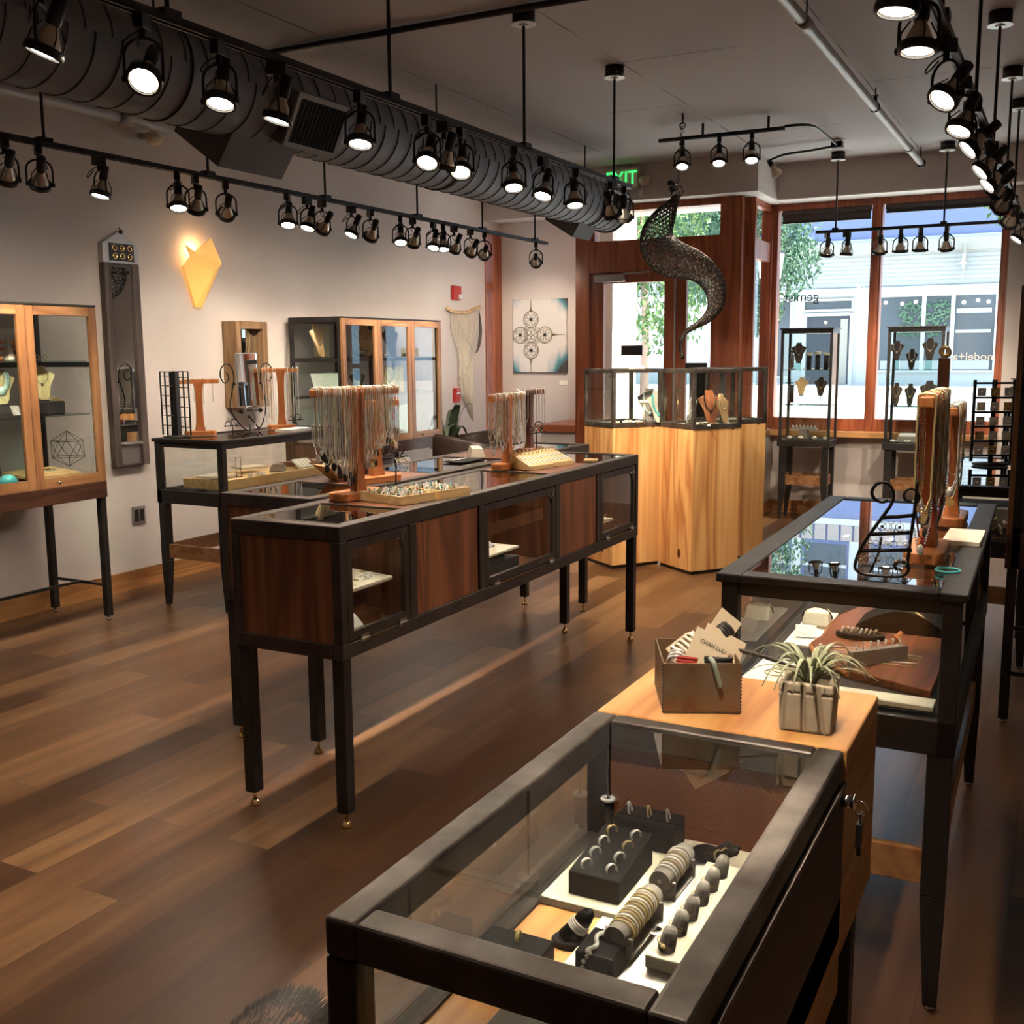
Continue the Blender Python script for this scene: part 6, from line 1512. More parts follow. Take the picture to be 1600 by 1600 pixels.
tag(b.build('shell_heap', 'white card', None, loc=(-2.86, 7.36, ZH)), 'heap of white shell beads at the front of the left glass column', 'beads', kind='stuff')
item(MB().lathe([(.03, 0), (.034, .02), (.02, .035)], 14), 'black_dish', 'black velvet', 'round black pad in the left glass column', 'ring display', None, (-2.95, 7.42, ZH))
col_bust(-2.30, 7.50, .25, R(45), 'copper leather bust in the right glass column', 'cherry', 'dark beads', .12, 'dark strand on the copper bust', .004)
col_bust(-2.21, 7.56, .22, R(75), 'tan wooden bust seen from the side in the right glass column', 'bust wood', 'gold', .09, 'gold chain on the tan side-on bust', .002)
col_bust(-2.47, 7.46, .22, R(-50), 'grey bust with silver collar in the right glass column', 'grey velvet', 'silver', .14, 'silver collar in the right glass column', .006)
item(MB().box((-.06, -.002, 0), (.06, .002, .012)), 'name_card', 'white card', 'white name strip lying in the right glass column', 'card', None, (-2.30, 7.34, ZH), R(-36))
for i in range(7): item(MB().lathe([(.012, 0), (.013, .012), (.005, .02)], 10), 'jeweled_dome', ('gold', 'dark beads', 'silver')[i % 3], 'round jeweled piece in the row along the right glass column front', 'ring', 'row of round pieces in the right glass column', (-2.33 + .030 * i, 7.32 + .038 * i, ZH))
item(MB().box((-.06, -.05, 0), (.06, .05, .02)), 'leaflet_stack', 'cream board', 'thin stack of papers lying on top of the left glass column', 'papers', None, (-2.87, 7.46, 1.4755), R(20))

# ------------------------------------------------------------------ inside the window vitrines
def tb(x, y, z, h, label, m='leather', nl=None, nm='gold', narrow=1, rz=0):
    bust(x, y, z, h, R(rz), label, m=m, lean=8, neck=.11, neckm=nm, neckl=nl or ('necklace on ' + label), group=label, narrow=narrow)
zs0, zs1, zs2 = .7715, 1.0905, 1.4205
tb(-2.27, 10.22, zs1 + .085, .17, 'tan bust on the middle shelf of the left window vitrine', 'bust wood'); tb(-2.09, 10.22, zs1 + .085, .17, 'brown bust on the middle shelf of the left window vitrine', 'leather')
for x in (-2.27, -2.09): item(MB().cyl((0, .02, 0), (0, .02, .088), .004, n=6).cyl((0, .02, 0), (0, .02, .004), .025, n=12), 'bust_pole', 'iron', 'thin pole foot under the ' + ('tan' if x < -2.2 else 'brown') + ' bust in the left window vitrine', 'stand', None, (x, 10.22, zs1))
tb(-2.31, 10.25, zs2 + .06, .19, 'brown bust on the top shelf of the left window vitrine', 'leather', rz=10)
item(MB().box((-.03, -.03, 0), (.03, .03, .062)), 'bust_block', 'shelf glass', 'clear block under the brown bust on the top shelf', 'block', None, (-2.31, 10.25, zs2))
for i in range(3):
    t = thing('bracelet_post', f'dark bracelet post with pale top, {ORD[i]} from left in the left window vitrine', 'bracelet display', (-2.20 + .08 * i, 10.20, zs2), 0, 'bracelet posts in the left window vitrine')
    MB().cyl((0, 0, 0), (0, 0, .13 + .01 * (i == 1)), .022, n=14).build('post', 'black velvet', t); MB().lathe([(.030, .13 + .01 * (i == 1)), (.033, .145 + .01 * (i == 1)), (.030, .158 + .01 * (i == 1))], 14).build('post_cap', 'cream board', t)
for i in range(4): item(MB().ball((0, 0, .009), .010, 6, 4, (1.4, 1, .8)), 'pebble_earring', 'cream board', 'pale small piece along the top shelf of the left window vitrine', 'earring', 'pale pieces on the top shelf of the left window vitrine', (-2.22 + .075 * i, 10.12, zs2))
t = thing('bracelet_tree', 'tall slim stand of dark bracelets at the left of the left window vitrine', 'bracelet display', (-2.36, 10.16, zs1))
MB().box((-.03, -.03, 0), (.03, .03, .01)).cyl((0, 0, 0), (0, 0, .24), .006, n=6).box((-.045, -.008, .20), (.03, .008, .212)).build('stand', 'iron', t); MB().cyl((0.012, 0, .02), (.012, 0, .19), .026, n=12).build('bracelet_roll', 'leather', t)
t = thing('bracelet_tree', 'slim stand at the top left of the left window vitrine', 'bracelet display', (-2.345, 10.14, zs2))
MB().box((-.03, -.03, 0), (.03, .03, .01)).cyl((0, 0, 0), (0, 0, .18), .006, n=6).box((-.03, -.008, .16), (.03, .008, .175)).cyl((0, 0, .02), (0, 0, .14), .02, n=10).build('stand', 'grey barn wood', t)
t = thing('ring_riser', 'grey riser with a row of rings at the bottom of the left window vitrine', 'ring display', (-2.22, 10.17, zs0))
MB().box((-.04, -.04, 0), (.04, .04, .085)).build('riser', 'grey velvet', t); MB().box((-.12, -.05, .085), (.12, .05, .10)).build('tray', 'grey velvet', t)
for i in range(7): item(MB().ball((0, 0, .012), .016, 7, 5, (.8, 1, 1)), 'ring_lump', 'pipe grey', 'grey ring hump along the riser in the left window vitrine', 'ring display', 'ring humps in the left window vitrine', (-2.32 + .034 * i, 10.15, zs0 + .101))
for i in range(4): item(MB().ball((0, 0, .014), .020, 8, 5, (1.3, 1, .8)), 'pale_shell', 'cream board', 'pale rounded piece on the floor of the left window vitrine', 'shell', 'pale pieces on the floor of the left window vitrine', (-2.34 + .10 * i + (.03 if i > 1 else 0), 10.12, zs0))
for i, (x, z, h, m, nr) in enumerate(((-1.42, zs2 + .085, .17, 'leather', 1), (-1.29, zs2, .18, 'black velvet', .8), (-1.14, zs2 + .085, .19, 'leather', 1))):
    tb(x, 10.19, z, h, f'{("brown", "black", "brown")[i]} bust {("left", "in the middle", "right")[i]} on the top shelf of the right window vitrine', m, nm='silver', narrow=nr)
    if z > zs2: item(MB().box((-.028, -.028, 0), (.028, .028, .086)), 'bust_block', 'shelf glass', f'clear block under the {("left", "", "right")[i]} brown bust in the right window vitrine', 'block', None, (x, 10.19, zs2))
for i, (x, h, m, nr) in enumerate(((-1.41, .21, 'leather', .7), (-1.29, .20, 'black velvet', .7), (-1.13, .23, 'leather', 1))):
    tb(x, 10.19, zs1, h, f'{("slim brown", "slim black", "wide brown")[i]} bust on the middle shelf of the right window vitrine', m, nm='gold', narrow=nr)
item(MB().box((-.13, -.08, 0), (.13, .08, .05)), 'grey_riser', 'grey velvet', 'grey riser at the bottom of the right window vitrine', 'riser', None, (-1.24, 10.20, zs0))
item(MB().box((-.12, -.07, 0), (.12, .07, .018)), 'white_tray', 'white card', 'white tray on the grey riser in the right window vitrine', 'tray', None, (-1.24, 10.20, zs0 + .0505))
for i in range(3): item(MB().ball((0, 0, .012), .018, 8, 5, (1.8, 1, .7)), 'pale_shell', 'white card', 'pale flat piece on the floor of the right window vitrine', 'shell', 'pale pieces on the floor of the right window vitrine', (-1.40 + .12 * i, 10.09, zs0))
# ------------------------------------------------------------------ far right: table case top, spinner, racks
random.seed(9)
t = thing('earring_spinner', 'black card spinner with rows of earrings on the far right table case', 'earring rack', (-.40, 6.85, .9205), R(20))
MB().lathe([(.10, 0), (.10, .01), (.015, .02)], 18).build('spinner_base', 'lamp black', t); MB().cyl((0, 0, 0), (0, 0, .50), .014, n=8).build('spinner_post', 'lamp black', t)
m = MB()
for sx in (-.11, 0, .11): m.box((sx - .008, -.008, .02), (sx + .008, .008, .50))
for i in range(6): m.box((-.118, -.012, .05 + .085 * i), (.118, .012, .062 + .085 * i))
m.build('spinner_rack', 'lamp black', t)
for i in range(5):
    for j in range(3):
        c, s = math.cos(R(20)), math.sin(R(20)); lx = -.075 + .075 * j
        item(MB().box((-.024, -.002, 0), (.024, .002, .05)).ball((0, -.006, .022), .009, 6, 4), 'earring_card', ('silver', 'brass', 'silver', 'cream board')[(i + j) % 4], 'small shiny earring card in the rows of the far right spinner', 'earring', 'earring cards on the far right spinner', (-.40 + lx * c + .02 * s, 6.85 + lx * s - .02 * c, .9205 + .065 + .085 * i), R(20))
t = thing('tiered_rack', 'dark tiered jewelry rack beside the far right spinner', 'jewelry stand', (-.22, 7.15, .9205), R(10))
m = MB()
for sx in (-.12, .12):
    for sy in (-.07, .07): m.box((sx - .008, sy - .008, 0), (sx + .008, sy + .008, .30))
for z in (.0, .13, .26): m.box((-.12, -.07, z), (.12, .07, z + .012))
for i in range(5): m.cyl((-.12, -.075, .30 + .05 * i), (.12 - .02 * i, -.03, .30 + .05 * i), .004, n=5)
m.build('rack', 'lamp black', t)
for i in range(10): item(MB().torus((0, 0, .018), .022, .004, (.2, 1, .2), 14, 5), 'bangle', ('silver', 'brass', 'silver')[i % 3], 'bangle on the dark tiered rack', 'bangle', 'bangles on the dark tiered rack', (-.31 + .02 * i, 7.13 + .01 * (i % 3), .9205 + (.013, .143, .273)[i % 3]))
item(MB().box((-.07, -.05, 0), (.07, .05, .10)), 'white_box', 'white card', 'white gift box inside the far right table case', 'box', None, (-.30, 6.2, .56 + .0925))
for i in range(8): item(MB().torus((0, 0, .02), .026, .005, (1, .3, .3), 14, 5), 'bracelet', ('silver', 'brass', 'gold')[i % 3], 'bracelet inside the far right table case', 'bracelet', 'bracelets inside the far right table case', (-.52 + .04 * i, 5.95 + .05 * (i % 3), .56 + .0925))
item(MB().obox((0, 0, .05), (.16, .10, .012), Euler((0, R(-14), 0)).to_matrix()).box((-.05, -.04, 0), (.05, .04, .04)), 'wooden_stand', 'light wood', 'tilted pale board inside the far right table case', 'display board', None, (-.38, 6.0, .56 + .0925))

# ------------------------------------------------------------------ on the left wall
# tall narrow mirror with a house shaped top
t = thing('wall_mirror', 'tall narrow wall mirror with dark wooden frame and a house shaped steel top', 'mirror', (-5.69, 5.17, .855))
m = MB(); m.box((-5.698, 5.03, .855), (-5.648, 5.085, 2.21)).box((-5.698, 5.272, .855), (-5.648, 5.327, 2.21)).box((-5.698, 5.085, .855), (-5.655, 5.272, .87))
m.build('side_rail', 'grey barn wood', t, world=True, bevel=.003)
MB().prism([(5.03, 2.205), (5.33, 2.205), (5.33, 2.33), (5.18, 2.42), (5.03, 2.33)], -5.695, -5.650, Matrix(((0, 0, 1, 0), (1, 0, 0, 0), (0, 1, 0, 0), (0, 0, 0, 1)))).build('house_top', 'mirror frame steel', t, world=True, bevel=.002)
MB().ball((-5.645, 5.185, 2.412), .016, 10, 6).tube([(-5.645, 5.18, 2.42), (-5.65, 5.178, 2.44)], .004, 5).build('hook', 'black paint', t, world=True)
p = MB().box((-5.650, 5.085, 2.222), (-5.643, 5.285, 2.335)).build('medallion_panel', 'black paint', t, world=True)
for i in range(3):
    for j in range(2):
        MB().torus((-5.641, 5.12 + .063 * i, 2.252 + .053 * j), .017, .005, (1, 0, 0), 16, 6).ball((-5.641, 5.12 + .063 * i, 2.252 + .053 * j), .006, 6, 4).build('medallion', 'brass', p, world=True)
MB().box((-5.675, 5.085, 1.02), (-5.668, 5.272, 2.195)).build('mirror_glass', 'mirror', t, world=True)
MB().box((-5.69, 5.085, 2.185), (-5.648, 5.272, 2.207)).build('top_rail', 'black paint', t, world=True)
MB().cyl((-5.66, 5.085, 1.005), (-5.66, 5.272, 1.005), .014, n=10).build('pipe_rail', 'mirror frame steel', t, world=True)
MB().box((-5.678, 5.085, .87), (-5.67, 5.272, .99)).build('bottom_plate', 'mirror frame steel', t, world=True)
# second mirror
t = thing('wall_mirror', 'deep framed wooden wall mirror with a hanging necklace behind the table mirror', 'mirror', (-5.69, 6.40, 1.18))
m = MB(); m.box((-5.698, 6.15, 1.20), (-5.56, 6.205, 1.85)).box((-5.698, 6.45, 1.20), (-5.56, 6.505, 1.85)).box((-5.698, 6.205, 1.795), (-5.56, 6.45, 1.85)).box((-5.698, 6.205, 1.20), (-5.56, 6.45, 1.255))
m.build('mirror_frame', 'mirror wood', t, world=True, bevel=.003)
MB().box((-5.66, 6.205, 1.255), (-5.65, 6.45, 1.795)).build('mirror_glass', 'mirror', t, world=True)
o = MB().tube(smooth_path([(-5.64, 6.25, 1.79), (-5.635, 6.27, 1.64), (-5.63, 6.32, 1.57), (-5.635, 6.37, 1.64), (-5.64, 6.39, 1.79)], 5), .0035, 5).build('necklace', 'gold'); tag(o, 'dark gold necklace hanging in the deep framed wall mirror', 'necklace')

# folded paper sconce
t = thing('wall_sconce', 'glowing yellow folded paper wall sconce above the long mirror', 'wall lamp', (-5.69, 5.87, 2.15))
def P(y, z, x): return V(-5.69 + x, y, z)
tl_, tr_, l_, r_, bl, br = P(5.775, 2.385, .03), P(6.00, 2.445, .07), P(5.735, 2.235, .05), P(6.115, 2.275, .05), P(5.865, 1.945, .02), P(5.925, 1.94, .02)
notch = P(5.825, 2.335, .07); mid = P(5.775, 2.29, .10); fold_l, fold_r = P(5.765, 2.30, .085), P(6.115, 2.272, .055); c_ = P(5.93, 2.20, .15)
MB().add([tl_, fold_l, notch], [[0, 1, 2]]).add([notch, fold_l, c_, fold_r, tr_], [[0, 1, 2], [0, 2, 3], [0, 3, 4]]).build('upper_fold', 'sconce paper', t, world=True)
lo = MB().add([fold_l, l_, bl, br, fold_r, P(5.92, 2.19, .155)], [[0, 1, 2], [0, 2, 5], [2, 3, 5], [3, 4, 5], [0, 5, 4]]).add([l_, bl, P(5.76, 2.22, 0), P(5.865, 1.95, 0)], [[0, 2, 3, 1]]).add([fold_r, br, P(6.10, 2.26, 0), P(5.92, 1.945, 0)], [[0, 1, 3, 2]]).build('lower_cone', 'sconce paper', t, world=True)
for ob in t.children: so = ob.modifiers.new('thick', 'SOLIDIFY'); so.thickness = .003
MB().box((-5.698, 5.85, 2.12), (-5.69, 5.98, 2.30)).build('back_plate', 'brass', t, world=True)
ld = bpy.data.lights.new('sconce_bulb', 'POINT'); ld.energy = 1.1; ld.color = (1, .70, .34); ld.shadow_soft_size = .02
lo_ = bpy.data.objects.new('sconce_bulb', ld); C.objects.link(lo_); lo_.parent = t; lo_.location = (.055, 0.0, .20)

# macrame, fire alarm pieces, outlet, painting
t = thing('wall_hanging', 'cream macrame wall hanging on a driftwood stick left of the slit window', 'wall hanging', (-5.68, 9.72, .87))
MB().tube(smooth_path([(-5.665, 9.39, 2.05), (-5.66, 9.52, 2.02), (-5.66, 9.75, 2.02), (-5.66, 9.93, 2.06), (-5.665, 10.06, 2.09)], 5), .017, 7).build('driftwood', 'bust wood', t, world=True)
m = MB(); random.seed(3)
for i in range(24):
    y = 9.47 + .022 * i; zb = 1.75 - .85 * (i / 24) ** 1.4 if i > 6 else 1.35 - .05 * i
    m.tube(smooth_path([(-5.672, y, 2.02), (-5.674, y + rnd(-.01, .02), 1.85), (-5.676, y * .4 + 9.72 * .6, 1.60 - .02 * (i % 3)), (-5.677, 9.62 + .012 * i, zb)], 4), .0038, 4)
m.tube([(-5.66, 9.56, 2.0), (-5.665, 9.80, 1.72), (-5.665, 9.90, 1.64)], .008, 5); m.tube([(-5.66, 9.95, 1.60), (-5.668, 9.75, 1.40), (-5.67, 9.60, 1.28)], .008, 5)
for i in range(20): m.tube([(-5.676, 9.70 + .011 * i, 1.56), (-5.678, 9.72 + .010 * i, 1.1 - .012 * i)], .0032, 4)
m.build('knotted_cords', 'macrame', t, world=True)
m = MB(); m.tube(smooth_path([(-5.655, 10.02, 2.05), (-5.66, 10.06, 1.85), (-5.66, 10.02, 1.68), (-5.66, 9.96, 1.60)], 6), [.004, .007, .010, .012, .014, .016, .017, .018, .018, .018, .018, .017, .016, .015, .013, .012, .010, .008, .006][:19], 6)
m.build('dark_feather', 'grey barn wood', t, world=True)
t = thing('fire_alarm_strobe', 'dark red fire alarm strobe above the macrame hanging', 'fire alarm', (-5.68, 9.60, 2.15))
MB().box((-5.699, 9.52, 2.14), (-5.66, 9.67, 2.285)).build('housing', 'alarm red', t, world=True, bevel=.006); MB().ball((-5.655, 9.63, 2.175), .028, 12, 8, (.6, 1, 1)).build('strobe_lens', 'alarm white', t, world=True)
t = thing('fire_alarm_pull', 'red fire alarm pull station low beside the macrame hanging', 'fire alarm', (-5.68, 9.57, 1.09))
MB().box((-5.699, 9.52, 1.09), (-5.66, 9.62, 1.24)).build('housing', 'alarm red', t, world=True, bevel=.005); MB().box((-5.661, 9.54, 1.175), (-5.652, 9.60, 1.195)).box((-5.661, 9.565, 1.21), (-5.655, 9.575, 1.225)).build('handle', 'alarm white', t, world=True)
t = thing('power_outlet', 'brushed metal power outlet low on the left wall', 'outlet', (-5.698, 5.245, .44))
MB().box((-5.699, 5.185, .435), (-5.692, 5.30, .565)).build('cover_plate', 'mirror frame steel', t, world=True, bevel=.002)
for y in (5.218, 5.267): MB().box((-5.693, y - .018, .458), (-5.690, y + .018, .542)).build('socket', 'black paint', t, world=True)

def painting_mat():
    m = bpy.data.materials.new('painted canvas'); nt, N, L, b = nodes_of(m)
    tc = N.new('ShaderNodeTexCoord'); se = N.new('ShaderNodeSeparateXYZ'); L.new(tc.outputs['Object'], se.inputs[0])
    n = N.new('ShaderNodeTexNoise'); n.inputs['Scale'].default_value = 1; n.inputs['Detail'].default_value = 4
    mp = N.new('ShaderNodeMapping'); mp.inputs['Scale'].default_value = (14, 1, 3); L.new(tc.outputs['Object'], mp.inputs[0]); L.new(mp.outputs[0], n.inputs['Vector'])
    # painted dark turquoise border that eats in from the corners
    def mth(op, a, b, c=None):
        q = N.new('ShaderNodeMath'); q.operation = op
        for k, v in enumerate((a, b, c)):
            if v is None: continue
            if isinstance(v, (int, float)): q.inputs[k].default_value = v
            else: L.new(v, q.inputs[k])
        return q.outputs[0]
    ax = mth('MULTIPLY_ADD', se.outputs[0], 3.1, .15); az = mth('MULTIPLY_ADD', se.outputs[2], 2.4, -1.08)
    s = mth('MULTIPLY', mth('MULTIPLY', ax, ax), mth('MULTIPLY', az, az))
    v = mth('ADD', mth('MULTIPLY', s, 1.15), mth('MULTIPLY_ADD', n.outputs[0], .6, -.3))
    r = ramp(N, [(.20, (.70, .66, .63)), (.40, (.50, .54, .56)), (.62, (.08, .27, .33)), (.95, (.06, .05, .05))])
    L.new(v, r.inputs[0]); L.new(r.outputs[0], b.inputs['Base Color']); b.inputs['Roughness'].default_value = .6
    MATS['painting'] = m
painting_mat()
t = thing('painting', 'square canvas with four lace like medallions and dark turquoise corners', 'painting', (-5.20, 10.575, 1.385))
MB().box((-5.525, 10.555, 1.385), (-4.875, 10.599, 2.175)).build('canvas', 'painting', t, world=True, bevel=.004)
m = MB(); cx, cz, r_ = -5.302, 1.79, .088; yv = 10.553
for dx, dz in ((0, 1), (0, -1), (1, 0), (-1, 0)):
    px, pz = cx + dx * .168, cz + dz * .168
    if px - r_ < -5.52: px = -5.435
    m.torus((px, yv, pz), r_, .0055, (0, 1, 0), 28, 5); m.torus((px, yv, pz), r_ * .8, .002, (0, 1, 0), 24, 4)
    for q in range(4):
        a = PI / 2 * q + PI / 4; m.torus((px + .045 * math.cos(a), yv, pz + .045 * math.sin(a)), .022, .003, (0, 1, 0), 12, 4)
    if dx >= 0:
        tip = V(px + dx * .088, yv, pz + dz * .088)
        end = V(cx, yv, 2.17) if dz > 0 else V(cx, yv, 1.39) if dz < 0 else V(-4.89, yv, cz)
        m.tube([tip, tip.lerp(end, .25), tip.lerp(end, .5), end], [.020, .008, .004, .003], 6)
m.torus((cx, yv, cz), .075, .004, (0, 1, 0), 24, 5)
for q in range(4):
    a = PI / 2 * q + PI / 4; m.torus((cx + .036 * math.cos(a), yv, cz + .036 * math.sin(a)), .024, .0035, (0, 1, 0), 14, 4)
    m.torus((cx + .10 * math.cos(a), yv, cz + .10 * math.sin(a)), .018, .003, (0, 1, 0), 12, 4)
mat('medallion paint', (.20, .16, .10), .6); m.build('medallion_lines', 'medallion paint', t, world=True)
m = MB()
for dx, dz in ((0, 1), (0, -1), (1, 0), (-.79, 0)): m.obox((cx + dx * .168, yv + .001, cz + dz * .168), (.032, .006, .032), Matrix.Rotation(R(45), 3, 'Y'))
m.build('dark_diamonds', 'black paint', t, world=True)
t = tag(MB().box((-4.975, 10.592, 1.245), (-4.875, 10.599, 1.295)).build('art_label', 'white card', bevel=.001), 'small white label right below the painting', 'label')

# leather chair and plant beyond the back cabinet
t = thing('leather_armchair', 'dark brown leather armchair behind the counters near the slit window', 'chair', (-4.58, 7.93, 0), R(-25))
m = MB(); n = 14; vs = []; fs = []
for i in range(n + 1):
    a = R(-70 + 250 * i / n - 20)
    for rr, z in ((.33, .40), (.40, .40), (.385, .90), (.355, .93), (.325, .90)):
        zz = z if z < .5 else z - .06 * abs(math.cos(a)) ** 2
        vs.append((rr * math.cos(a), rr * math.sin(a), zz))
for i in range(n):
    for k in range(5): fs.append([5 * i + k, 5 * i + 5 + k, 5 * i + 5 + (k + 1) % 5, 5 * i + (k + 1) % 5])
fs += [[0, 1, 2, 3, 4], [5 * n + 4, 5 * n + 3, 5 * n + 2, 5 * n + 1, 5 * n]]
m.add(vs, fs, True); bk = m.build('backrest', 'leather', t)
MB().lathe([(.30, .38), (.335, .41), (.335, .47), (.30, .50)], 24).build('seat', 'leather', t)
MB().cyl((0, 0, .06), (0, 0, .39), .03, n=12).build('column', 'chrome', t)
for k in range(4): MB().tube([(0, 0, .09), (.15 * math.cos(k * PI / 2 + .6), .15 * math.sin(k * PI / 2 + .6), .07), (.28 * math.cos(k * PI / 2 + .6), .28 * math.sin(k * PI / 2 + .6), .018)], .018, 8).build('leg', 'chrome', t)
t = thing('potted_plant', 'dark leafy potted plant between the back cabinet and the leather chair', 'plant', (-5.24, 8.66, 0))
MB().lathe([(.10, 0), (.13, .26), (.14, .28), (.125, .28), (.12, .25)], 20).build('pot', 'grey barn wood', t); MB().cyl((0, 0, .2), (0, 0, .255), .118, n=16).build('soil', 'dark void', t)
random.seed(4)
for i in range(16):
    a = rnd(0, 2 * PI); l = rnd(.16, .34); d = V(math.cos(a), math.sin(a), 0); hgt = rnd(.45, .95)
    pts = bez((0, 0, .25), d * .03 + V(0, 0, .25 + hgt * .5), d * l * .5 + V(0, 0, .25 + hgt * 1.05), d * l + V(0, 0, .25 + hgt * rnd(.6, 1.05)), 8); sd = d.cross(V(0, 0, 1)); vs = []; fs = []
    for k, q in enumerate(pts): w = .004 + .042 * math.sin(PI * max(0, k - 2) / 6.4) if k > 2 else .004; vs += [q - sd * w, q - V(0, 0, .006), q + sd * w]
    for k in range(8): fs += [[3 * k, 3 * k + 1, 3 * k + 4, 3 * k + 3], [3 * k + 1, 3 * k + 2, 3 * k + 5, 3 * k + 4]]
    MB().add(vs, fs, True).build('leaf', 'dark leaf', t)

# ------------------------------------------------------------------ hanging mesh sculpture
t = thing('hanging_sculpture', 'dark swirling chain mesh sculpture hanging in front of the doors', 'sculpture', (-2.62, 7.70, 1.52))
path = [(-2.655, 7.70, 2.735), (-2.69, 7.70, 2.68), (-2.745, 7.70, 2.60), (-2.80, 7.70, 2.50), (-2.805, 7.70, 2.40), (-2.745, 7.70, 2.315), (-2.655, 7.70, 2.27), (-2.555, 7.70, 2.24), (-2.46, 7.70, 2.19), (-2.385, 7.70, 2.11), (-2.345, 7.70, 2.01), (-2.36, 7.70, 1.91), (-2.42, 7.70, 1.835), (-2.50, 7.70, 1.785), (-2.58, 7.70, 1.735), (-2.615, 7.70, 1.65), (-2.595, 7.70, 1.545)]
rad = [.014, .035, .075, .110, .132, .140, .130, .112, .095, .082, .068, .048, .030, .016, .011, .009, .006]
P_ = smooth_path(path, 4); k_ = len(P_)
def rr(i):
    f_ = i / (k_ - 1) * (len(rad) - 1); a = int(min(f_, len(rad) - 2)); return rad[a] + (rad[a + 1] - rad[a]) * (f_ - a)
m = MB(); nn = 17; vs = []; fs = []
for i, p in enumerate(P_):
    d = (P_[min(i + 1, k_ - 1)] - P_[max(i - 1, 0)]).normalized(); u = V(0, 1, 0); w = d.cross(u).normalized()
    for j in range(nn):
        a = 2 * PI * (j + .5 * (i % 2)) / nn; vs.append(p + (u * math.cos(a) + w * math.sin(a)) * rr(i))
for i in range(k_ - 1):
    for j in range(nn):
        a, b = i * nn + j, i * nn + (j + 1) % nn; c, d_ = a + nn, (i + 1) * nn + (j + 1) % nn
        if i % 2 == 0: fs += [[a, b, c], [b, d_, c]]
        else: fs += [[a, d_, c], [a, b, d_]]
mm_ = noise_mat('sculpture wire', [(.3, (.05, .042, .038)), (.7, (.16, .13, .11))], (30, 30, 30), 3, .35, .9)
o = m.add(vs, fs, True).build('mesh_body', 'sculpture wire', t, world=True)
wf = o.modifiers.new('wire', 'WIREFRAME'); wf.thickness = .013; wf.use_even_offset = False
m = MB(); z = 3.31; pos = V(-2.625, 7.70, 3.31); end = V(-2.655, 7.70, 2.80); nlink = 20
m.cyl((-2.625, 7.70, 3.25), (-2.625, 7.70, 3.31), .008, n=8); m.torus((-2.625, 7.70, 3.225), .022, .004, (0, 1, 0), 16, 5)
for i in range(nlink): q = pos.lerp(end, .16 + .84 * i / nlink); m.torus(q, .012, .0028, (1, 0, 0) if i % 2 else (0, 1, 0), 10, 4)
m.torus((-2.66, 7.70, 2.765), .045, .005, (0, 1, .2), 20, 5); m.torus((-2.668, 7.70, 2.755), .035, .004, (.3, 1, .2), 20, 5)
m.build('hanging_chain', 'iron', t, world=True)

